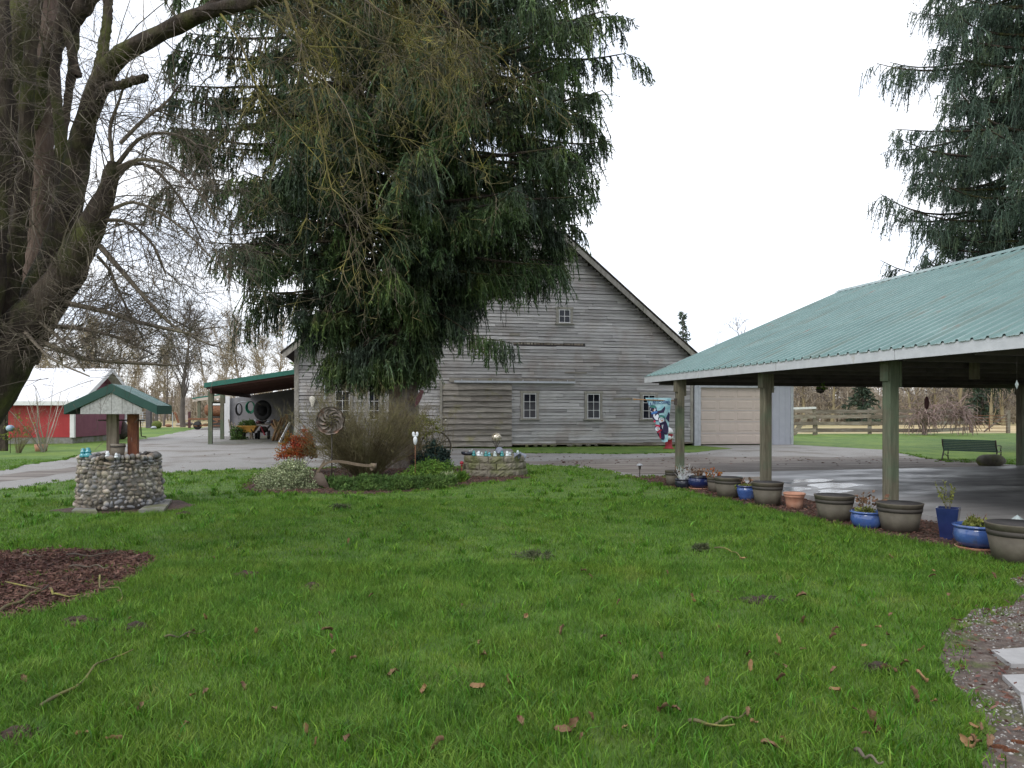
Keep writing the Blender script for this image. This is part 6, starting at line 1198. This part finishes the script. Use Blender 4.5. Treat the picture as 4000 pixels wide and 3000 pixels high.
for i, (x, y, x2, y2) in enumerate([(905, 1690, 893, 1640), (922, 1700, 903, 1650), (932, 1705, 915, 1655)]):
    p0, p1 = LW_(x, y, 43.5), LW_(x2, y2, 44.2); p0[2] = .05; mb = MB(); mb.beam((0, 0, 0), tuple(p1 - p0), .04, .14); tag(mb.build('leaning_plank', W['oldboard'], loc=tuple(p0)), 'pale plank leaning on the wall inside the white corner trim', 'plank', 'planks by the white corner trim')
g = G(880, 1702); mb = MB(); mb.lathe([(.13, 0), (.16, .36), (.15, .36), (.12, .02)], 14); tag(mb.build('white_bucket', W['white'], loc=g), 'white bucket on the ground behind the second lean-to post', 'bucket')
# far farmyard: second shed, wagon with tank, junk, gate
D = 66.0; c = LW_(830, 1640, D); t = thing('far_shed', (c[0], c[1], 0), 'distant open shed with green roof edge and pale fascia behind the lean-to posts', 'shed', BT); zt_ = EYE + (HY - 1557) / FPX * D
mb = MB(); mb.prism([(-1.75, 0 + zt_ - .05), (3.5, zt_ + .75), (3.5, zt_ + .85), (-1.75, zt_ + .07)], lambda a, b, t_: (a, t_ * 6, b)); mb.build('roof', W['green_trim'], t); mb = MB(); mb.prism([(-1.7, zt_ - .3), (3.5, zt_ + .5), (3.5, zt_ + .74), (-1.7, zt_ - .06)], lambda a, b, t_: (a, t_ * .05 - .06, b)); mb.build('fascia', W['beige'], t)
for x in (-1.2, 1.4): mb = MB(); mb.box((x, .2, zt_ / 2), (.24, .24, zt_ - .2)); mb.build('post', W['posts'], t)
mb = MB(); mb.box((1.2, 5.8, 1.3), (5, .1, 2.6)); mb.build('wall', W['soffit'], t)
D = 64.0; c = LW_(840, 1660, D); t = thing('tank_wagon', (c[0], c[1], 0), 'old flat wagon carrying a rusty white tank seen between lean-to posts', 'wagon'); mb = MB(); mb.lathe([(0, -1.2), (.4, -1.1), (.55, -.9), (.55, .9), (.4, 1.1), (0, 1.2)], 18); V = mb.V[0]; mb.V[0] = np.stack([V[:, 2] + .3, V[:, 1], V[:, 0] + 1.75], 1); mb.build('tank', W['rust'], t); mb = MB(); mb.box((0, 0, .95), (4.2, 1.4, .14)); mb.beam((-1.4, -.7, .3), (1.6, -.7, .9), .08, .08); mb.beam((1.8, -.7, .25), (.2, -.7, .9), .08, .08); mb.box((.2, -.7, .35), (3.6, .08, .08)); mb.build('bed', W['rust'], t); mb = MB(); mb.box((.3, -.2, 2.25), (1.5, .5, .16)); mb.build('tank_top', W['white'], t)
for x in (-1.3, 1.3): mb = MB(); mb.lathe([(.05, -.1), (.36, -.1), (.38, 0), (.36, .1), (.05, .1)], 16); V = mb.V[0]; mb.V[0] = np.stack([V[:, 0] + x, V[:, 2] - .6, V[:, 1] + .38], 1); mb.build('wheel', W['rubber'], t)
q = random.Random(4)
for i, (x, y, w_, h, m, nm, lb_) in enumerate([(612, 1674, .95, .75, 'moss', 'tree_round', 'mossy upright tree round beside the farm gate'), (658, 1668, .7, .35, 'rust', 'rusty_drum', 'half-buried rusty drum right of the mossy tree round'), (700, 1665, .9, .4, 'bgbark', 'root_clump', 'pale root clump in the row of farmyard junk'), (735, 1663, 1.1, .45, 'bgdark', 'log', 'dark short log in the farmyard junk row'), (768, 1662, .9, .3, 'rock', 'stone', 'grey stone at the right end of the junk row'), (600, 1676, .45, .3, 'galv', 'grey_drum', 'small grey drum lying at the gate foot'),
        (805, 1662, .8, .3, 'rock', 'rubble_pile', 'low pale rubble heap before the tank wagon')]):
    g = G(x, y); mb = MB(); mb.blob((0, 0, h / 2 - .03), (w_, .7, h), rough=.12, seed=i + 40, nu=12, nv=8); tag(mb.build(nm, W[m], loc=g), lb_, nm.replace('_', ' '))
g = G(700, 1664); mb = MB(); mb.tube(resample([(.05, 0, 0), (-.25, 0, .9), (-.45, 0, 1.45), (-.7, 0, 1.4)], 10), .13, 8); tag(mb.build('iron_stump_post', W['rust'], loc=g), 'bent rust-coloured post leaning left in the junk row', 'post')
for i, (x, w_, h, m, lb_) in enumerate([(582, .42, 1.75, 'darkwood', 'dark thick hinge post at the right end of the farm gate'), (611, .22, 1.7, 'bgdark', 'thin dark post right of the farm gate hinge post'), (740, .2, 1.6, 'maroon', 'slim reddish post standing before the tank wagon'), (674, .07, 1.5, 'galv', 'thin pale stake standing in the tan field'), (470, .22, 2.6, 'white', 'white pole rising between the two well posts')]):
    g = G(x, 1672 if i != 4 else 1690); mb = MB(); mb.box((0, 0, h / 2), (w_, w_, h)); tag(mb.build('farm_post', W[m], loc=g), lb_, 'post')
gate(536, 580, 1672, 'grey-green farm gate beside the dark post, seen past the well', 1.55, 7, 'galv', 'farm_gate')
g = G(412, 1712); t = thing('old_tractor', g, 'rust-orange old tractor carcass between the shed corner and well post', 'tractor', .3); mb = MB(); mb.bbox((0, 0, 1.15), (1.7, .8, .9), .12); mb.blob((-.7, 0, .9), (.7, .8, .8), seed=3); mb.build('hood', W['rust'], t); mb = MB(); mb.lathe([(.1, -.12), (.55, -.16), (.62, 0), (.55, .16), (.1, .12)], 20); V = mb.V[0]; mb.V[0] = np.stack([V[:, 0] - .3, V[:, 2] - .55, V[:, 1] + .62], 1); mb.build('wheel', W['orangeleaf'], t); mb = MB(); mb.lathe([(.1, -.12), (.35, -.13), (.4, 0), (.35, .13), (.1, .12)], 18); V = mb.V[0]; mb.V[0] = np.stack([V[:, 0] + .9, V[:, 2] - .5, V[:, 1] + .4], 1); mb.build('wheel', W['rubber'], t)
g = G(478, 1716); mb = MB(); mb.blob((0, 0, .45), (.9, .5, 1.0), rough=.25, seed=8, nu=12, nv=9); tag(mb.build('tarp_heap', W['iron'], loc=g), 'dark tarpaulin-covered heap between the two well posts', 'heap')
rng = np.random.default_rng(77); ev = thing('evergreen_bush', G(425, 1680), 'dark evergreen bush behind the right corner of the red shed', 'shrub'); npmesh('foliage', *leafcloud(2500, (1.8, 1.2, 3.0), 72, .35, .3), W['wood_green'], ev)

# ------------------------------------------------------------------ lawn litter, path
def leafmesh(seed, curl):
    q = np.random.default_rng(seed); mb = MB(); n = 7; V = []
    for j in range(n + 1):
        t = j / n; w_ = .021 * math.sin(math.pi * min(1, t * .97 + .03)) ** .7 * (1 + .25 * math.sin(j * 2.4 + seed)); x = -.045 + .09 * t
        for e in (-1, 0, 1): V.append((x, e * w_, .012 + curl * abs(e) * .02 + .02 * math.sin(t * 3 + seed) * curl + .006 * q.normal()))
    F = [(3 * j + e, 3 * j + e + 1, 3 * j + e + 4, 3 * j + e + 3) for j in range(n) for e in (0, 1)]; mb.add(V, F, 0, True); return mb
q = random.Random(15); protos = []
for i, m in enumerate(('brownleaf', 'brownleaf', 'scrapwood')):
    o = leafmesh(i, (.9, 1.5, 1.2)[i]).build('fallen_leaf', W[m]); tag(o, 'dry curled brown leaf lying in the lawn grass', 'leaf', 'dry leaves scattered over the lawn'); protos.append(o)
cnt = 0
known = [(1545, 2660), (1290, 2520), (3030, 2580), (3460, 2510), (3130, 2355), (3480, 2190), (3270, 2490), (3480, 2650), (3600, 2680), (3330, 2800), (3020, 2960), (2810, 2480), (2600, 2810), (1900, 2590), (1870, 2720), (2200, 2900), (2240, 2860), (800, 2440), (3140, 2560), (3250, 2520), (2700, 2360), (2360, 2520), (2760, 2700), (1000, 2490), (2800, 2330), (3410, 2860), (3600, 2560), (3150, 2450), (2420, 2380), (2900, 2200), (2480, 2680), (3560, 2760), (1660, 2720), (760, 2500), (540, 2800), (2050, 2430), (2280, 2250)]
for i in range(115):
    if i < len(known): px, py = known[i]
    else: px = 4000 * (1 - q.random() ** 1.7); py = 2080 + 900 * q.random() ** .8
    g = G(px, py); 
    if inside(pathP, np.array([g[0]]), np.array([g[1]]))[0]: continue
    o = protos[cnt % 3] if cnt < 3 else protos[cnt % 3].copy()
    if cnt >= 3: col.objects.link(o)
    cnt += 1; s = q.uniform(.45, .95) * (1.05 if i < len(known) else .8); o.location = (g[0], g[1], .028 + .02 * q.random()); o.scale = (s, s, s); o.rotation_euler = (q.uniform(-.9, .9), q.uniform(-.9, .9), q.uniform(0, 6))
def stick(pts, r_, m, label, fork=None):
    w_ = np.array([G(x, y, .05) for x, y in pts]); w_ = w_ - w_[0] * np.array([1, 1, 0]); base = G(*pts[0], .05); mb = MB(); p_ = resample(w_, 14); p_[:, 2] += .012 * np.sin(np.arange(14)); mb.tube(p_, np.linspace(r_, r_ * .45, 14), 6)
    if fork: f = np.array([G(x, y, .06) for x, y in fork]) - np.array([base[0], base[1], 0]); mb.tube(resample(f, 6), r_ * .5, 5)
    tag(mb.build('fallen_branch', W[m], loc=(base[0], base[1], 0)), label, 'branch')
stick([(0, 2385), (70, 2350), (130, 2318), (190, 2287)], .014, 'lichen', 'straight pale fallen branch crossing the bark mulch patch', [(155, 2300), (80, 2285), (20, 2272)])
stick([(195, 2298), (215, 2322), (240, 2325), (310, 2325)], .012, 'lichen', 'curved lichened twig at the centre of the mulch patch')
stick([(390, 2245), (395, 2298), (460, 2298), (478, 2330), (460, 2350)], .009, 'lichen', 'hooked pale twig at the right edge of the mulch patch')
stick([(90, 2168), (170, 2173)], .012, 'twig', 'short grey stick at the far edge of the mulch patch')
stick([(260, 2167), (390, 2167), (460, 2148)], .009, 'twig', 'long thin brown twig at the far right of the mulch patch')
stick([(270, 2213), (370, 2210), (420, 2218)], .010, 'twig', 'thin grey-brown twig lying on the middle of the mulch')
stick([(160, 2755), (250, 2710), (340, 2640), (400, 2580), (520, 2540)], .010, 'lichen', 'long arching pale twig lying on the near left lawn')
stick([(640, 2490), (710, 2480), (800, 2464)], .008, 'lichen', 'thin pale straw-coloured twig right of a dark molehill')
stick([(2690, 2815), (2760, 2828), (2840, 2810), (2915, 2785)], .010, 'lichen', 'pale forked branch on the near right lawn', [(2760, 2826), (2820, 2835), (2870, 2830)])
stick([(2790, 2140), (2850, 2148), (2910, 2185)], .009, 'lichen', 'pale bent twig with debris tuft on the middle right lawn')
stick([(3340, 2930), (3400, 2960), (3450, 2980)], .010, 'twig', 'brown twig near the bottom right leaf litter')
for i, (x, y, s) in enumerate([(2080, 2190, 1.0), (2740, 2155, .6), (1330, 1990, .8)]):
    g = G(x, y); V, F = leafcloud(500, (.20 * s, .13 * s, .05 * s), 80 + i, .06, .2, .3); o = npmesh('conifer_sprig', V, F, W['darksprig']); o.location = (g[0], g[1], .03); tag(o, ['flat dark conifer sprig lying in the centre of the lawn', 'small dark debris tuft beside the bent twig on the lawn', 'small dark sprig on the far lawn right of the well'][i], 'sprig')
for i, (x, y, rz, s) in enumerate([(3755, 2530, -.6, 1), (3748, 2610, -.2, 1), (3985, 2912, -.5, 1.1), (3905, 2930, -.15, 1.15), (3950, 2945, -.2, 1.05)]):
    g = G(x, y); mb = MB(); n = 22; V = []
    for k in range(n):
        t = k / n; r_ = .019 * math.sin(math.pi * (t * .85 + .12)) ** .6
        for j in range(7): a = 6.283 * (j + .5 * (k % 2)) / 7; c = (-.06 + .12 * t, r_ * math.cos(a), .022 + r_ * math.sin(a)); mb.blob(c, (.014, .013, .013), rough=.05, nu=5, nv=4)
    o = mb.build('spruce_cone', W['orangeleaf'], loc=g); o.rotation_euler = (0, 0, rz); o.scale = (s * .5,) * 3; tag(o, ['orange-brown spruce cone lying at the lawn edge above the twin one', 'orange-brown spruce cone near the pebbles beside a pale twig', 'rightmost cone of the three at the bottom right path edge', 'leftmost cone of the three at the bottom right path edge', 'middle cone of the three at the bottom right path edge'][i], 'spruce cone')
for i, pts in enumerate([[(3872, 2562), (4150, 2540), (4300, 2615), (3950, 2618)], [(3915, 2662), (4250, 2650), (4400, 2800), (3985, 2730)], [(3985, 2740), (4300, 2830), (4400, 2960), (4000, 2810)]]):
    gg = [G(*p_) for p_ in pts]; c = np.mean([g_[:2] for g_ in gg], 0); mb = MB(); mb.prism([(g_[0] - c[0], g_[1] - c[1]) for g_ in gg], lambda a, b, t: (a, b, .005 + t * .035)); o = mb.build('stepping_stone', W['paver'], loc=(c[0], c[1], 0)); tag(o, ['pale square stepping stone farthest along the gravel path', 'pale square stepping stone in the middle of the gravel path', 'pale stepping stone nearest the bottom right corner'][i], 'stepping stone')
    if sum((c - np.array(G(0, 0, 0)[:2])) * 0): pass
def scatter(name, poly, n, size, m, label, seed, z=.012):
    q = np.random.default_rng(seed); lo, hi = poly.min(0), np.minimum(poly.max(0), [6, 30]); X = q.uniform(lo[0], hi[0], n); Y = q.uniform(max(lo[1], 2.5), hi[1], n); ok = inside(poly, X, Y)
    ok &= np.sin(X * 3.1 + Y * 1.7) + np.sin(Y * 4.3 - X) + q.normal(size=n) * .9 > -.2; X, Y = X[ok], Y[ok]; n = len(X)
    t = (1 + 5 ** .5) / 2; B = np.array([(1, 0, 0), (-1, 0, 0), (0, 1, 0), (0, -1, 0), (0, 0, 1), (0, 0, -1)]) * 1.; Fo = np.array([(0, 2, 4), (2, 1, 4), (1, 3, 4), (3, 0, 4), (2, 0, 5), (1, 2, 5), (3, 1, 5), (0, 3, 5)])
    s = size * q.uniform(.4, 1.4, (n, 1, 1)) * np.stack([q.uniform(.7, 1.3, n), q.uniform(.6, 1, n), q.uniform(.4, .7, n)], 1)[:, None]; a = q.uniform(0, 6.28, n); V = B[None] * s; V = V + q.normal(size=V.shape) * size * .12
    c, s_ = np.cos(a)[:, None], np.sin(a)[:, None]; V = np.stack([V[..., 0] * c - V[..., 1] * s_, V[..., 0] * s_ + V[..., 1] * c, V[..., 2]], -1) + np.stack([X, Y, np.full(n, z)], 1)[:, None]
    o = npmesh(name, V.reshape(-1, 3), (Fo[None] + np.arange(n)[:, None, None] * 6).reshape(-1, 3), W[m], smooth=True); tag(o, label, 'gravel', kind='stuff')
scatter('pebbles', pathP, 34000, .010, 'pebble', 'loose pale pebbles on the path at the right edge', 5)
def chips(name, poly, n, m, label, seed, L=(.02, .07)):
    q = np.random.default_rng(seed); lo, hi = poly.min(0), poly.max(0); X = q.uniform(max(lo[0], -9), hi[0], n); Y = q.uniform(lo[1], hi[1], n); ok = inside(poly, X, Y); X, Y = X[ok], Y[ok]; n = len(X); d = nrm(np.stack([q.normal(size=n), q.normal(size=n), q.normal(size=n) * .25], 1))
    V, F = blades_from(np.stack([X, Y, q.uniform(.015, .04, n)], 1), d, q.uniform(*L, n), q.uniform(.004, .012, n)); o = npmesh(name, V, F, W[m]); tag(o, label, 'mulch', kind='stuff')
W['chip'] = mat('bark_chips', [(.3, (.06, .028, .02)), (.5, (.12, .058, .042)), (.7, (.20, .12, .09))], scale=6, isl=.45)
chips('bark_chips', patch, 26000, 'chip', 'reddish bark chips covering the bare patch on the left lawn', 1); chips('bark_chips', bed, 14000, 'chip', 'reddish bark mulch under the bed shrubs', 2); chips('bark_chips', potbed, 26000, 'chip', 'reddish bark mulch strip under the row of pots', 3)
chips('bark_chips', pathP, 9000, 'chip', 'brown needle litter among the path pebbles', 4)
# tufts invading the patch, path and bed edges
def tufts(name, cx_, cy_, n, rad, label, seed, h=.07):
    q = np.random.default_rng(seed); P0 = np.stack([cx_ + q.normal(size=n) * rad, cy_ + q.normal(size=n) * rad, np.zeros(n)], 1); return P0
q = np.random.default_rng(6); C = []
for poly in (patch, pathP, bed, potbed, drive):
    for p_ in poly:
        if p_[1] < 28 and p_[1] > 2 and abs(p_[0]) < p_[1] * .85: 
            for k in range(3): C.append(p_ + q.normal(size=2) * .10)
for k in range(60): C.append([q.uniform(-6.5, -2.8), q.uniform(5.6, 8.0)])
C = np.array(C); n = len(C) * 26; P0 = np.repeat(C, 26, 0) + q.normal(size=(n, 2)) * .035; P0 = np.c_[P0, np.zeros(n)]; d = nrm(np.c_[q.normal(size=(n, 2)) * .45, np.ones(n)]); rng = np.random.default_rng(3)
V, F = blades_from(P0, d, q.uniform(.02, .085, n), q.uniform(.002, .005, n) * np.clip(P0[:, 1] / 6, 1, 3), .1); tag(npmesh('edge_grass', V, F, W['blade']), 'ragged grass tufts along the lawn edges', 'grass', kind='stuff')
# debris streaks on the drive
q = np.random.default_rng(8); n = 1500; X = q.uniform(-14, 18, n); Y = q.uniform(19.5, 27, n); k = np.exp(-((Y - 22.8 - .06 * X) / 1.1) ** 2); ok = inside(drive, X, Y) & (q.uniform(size=n) < .10 + .9 * k * (X > 1)) & ~inside(slabP, X, Y); X, Y = X[ok], Y[ok]; n = len(X)
V, F = blades_from(np.stack([X, Y, np.full(n, .02)], 1), nrm(np.c_[q.normal(size=(n, 2)) * [1, .5], np.zeros(n)]), q.uniform(.03, .16, n), q.uniform(.006, .018, n)); tag(npmesh('drive_litter', V, F, W['chip']), 'brown twig litter strewn over the gravel drive', 'litter', kind='stuff')
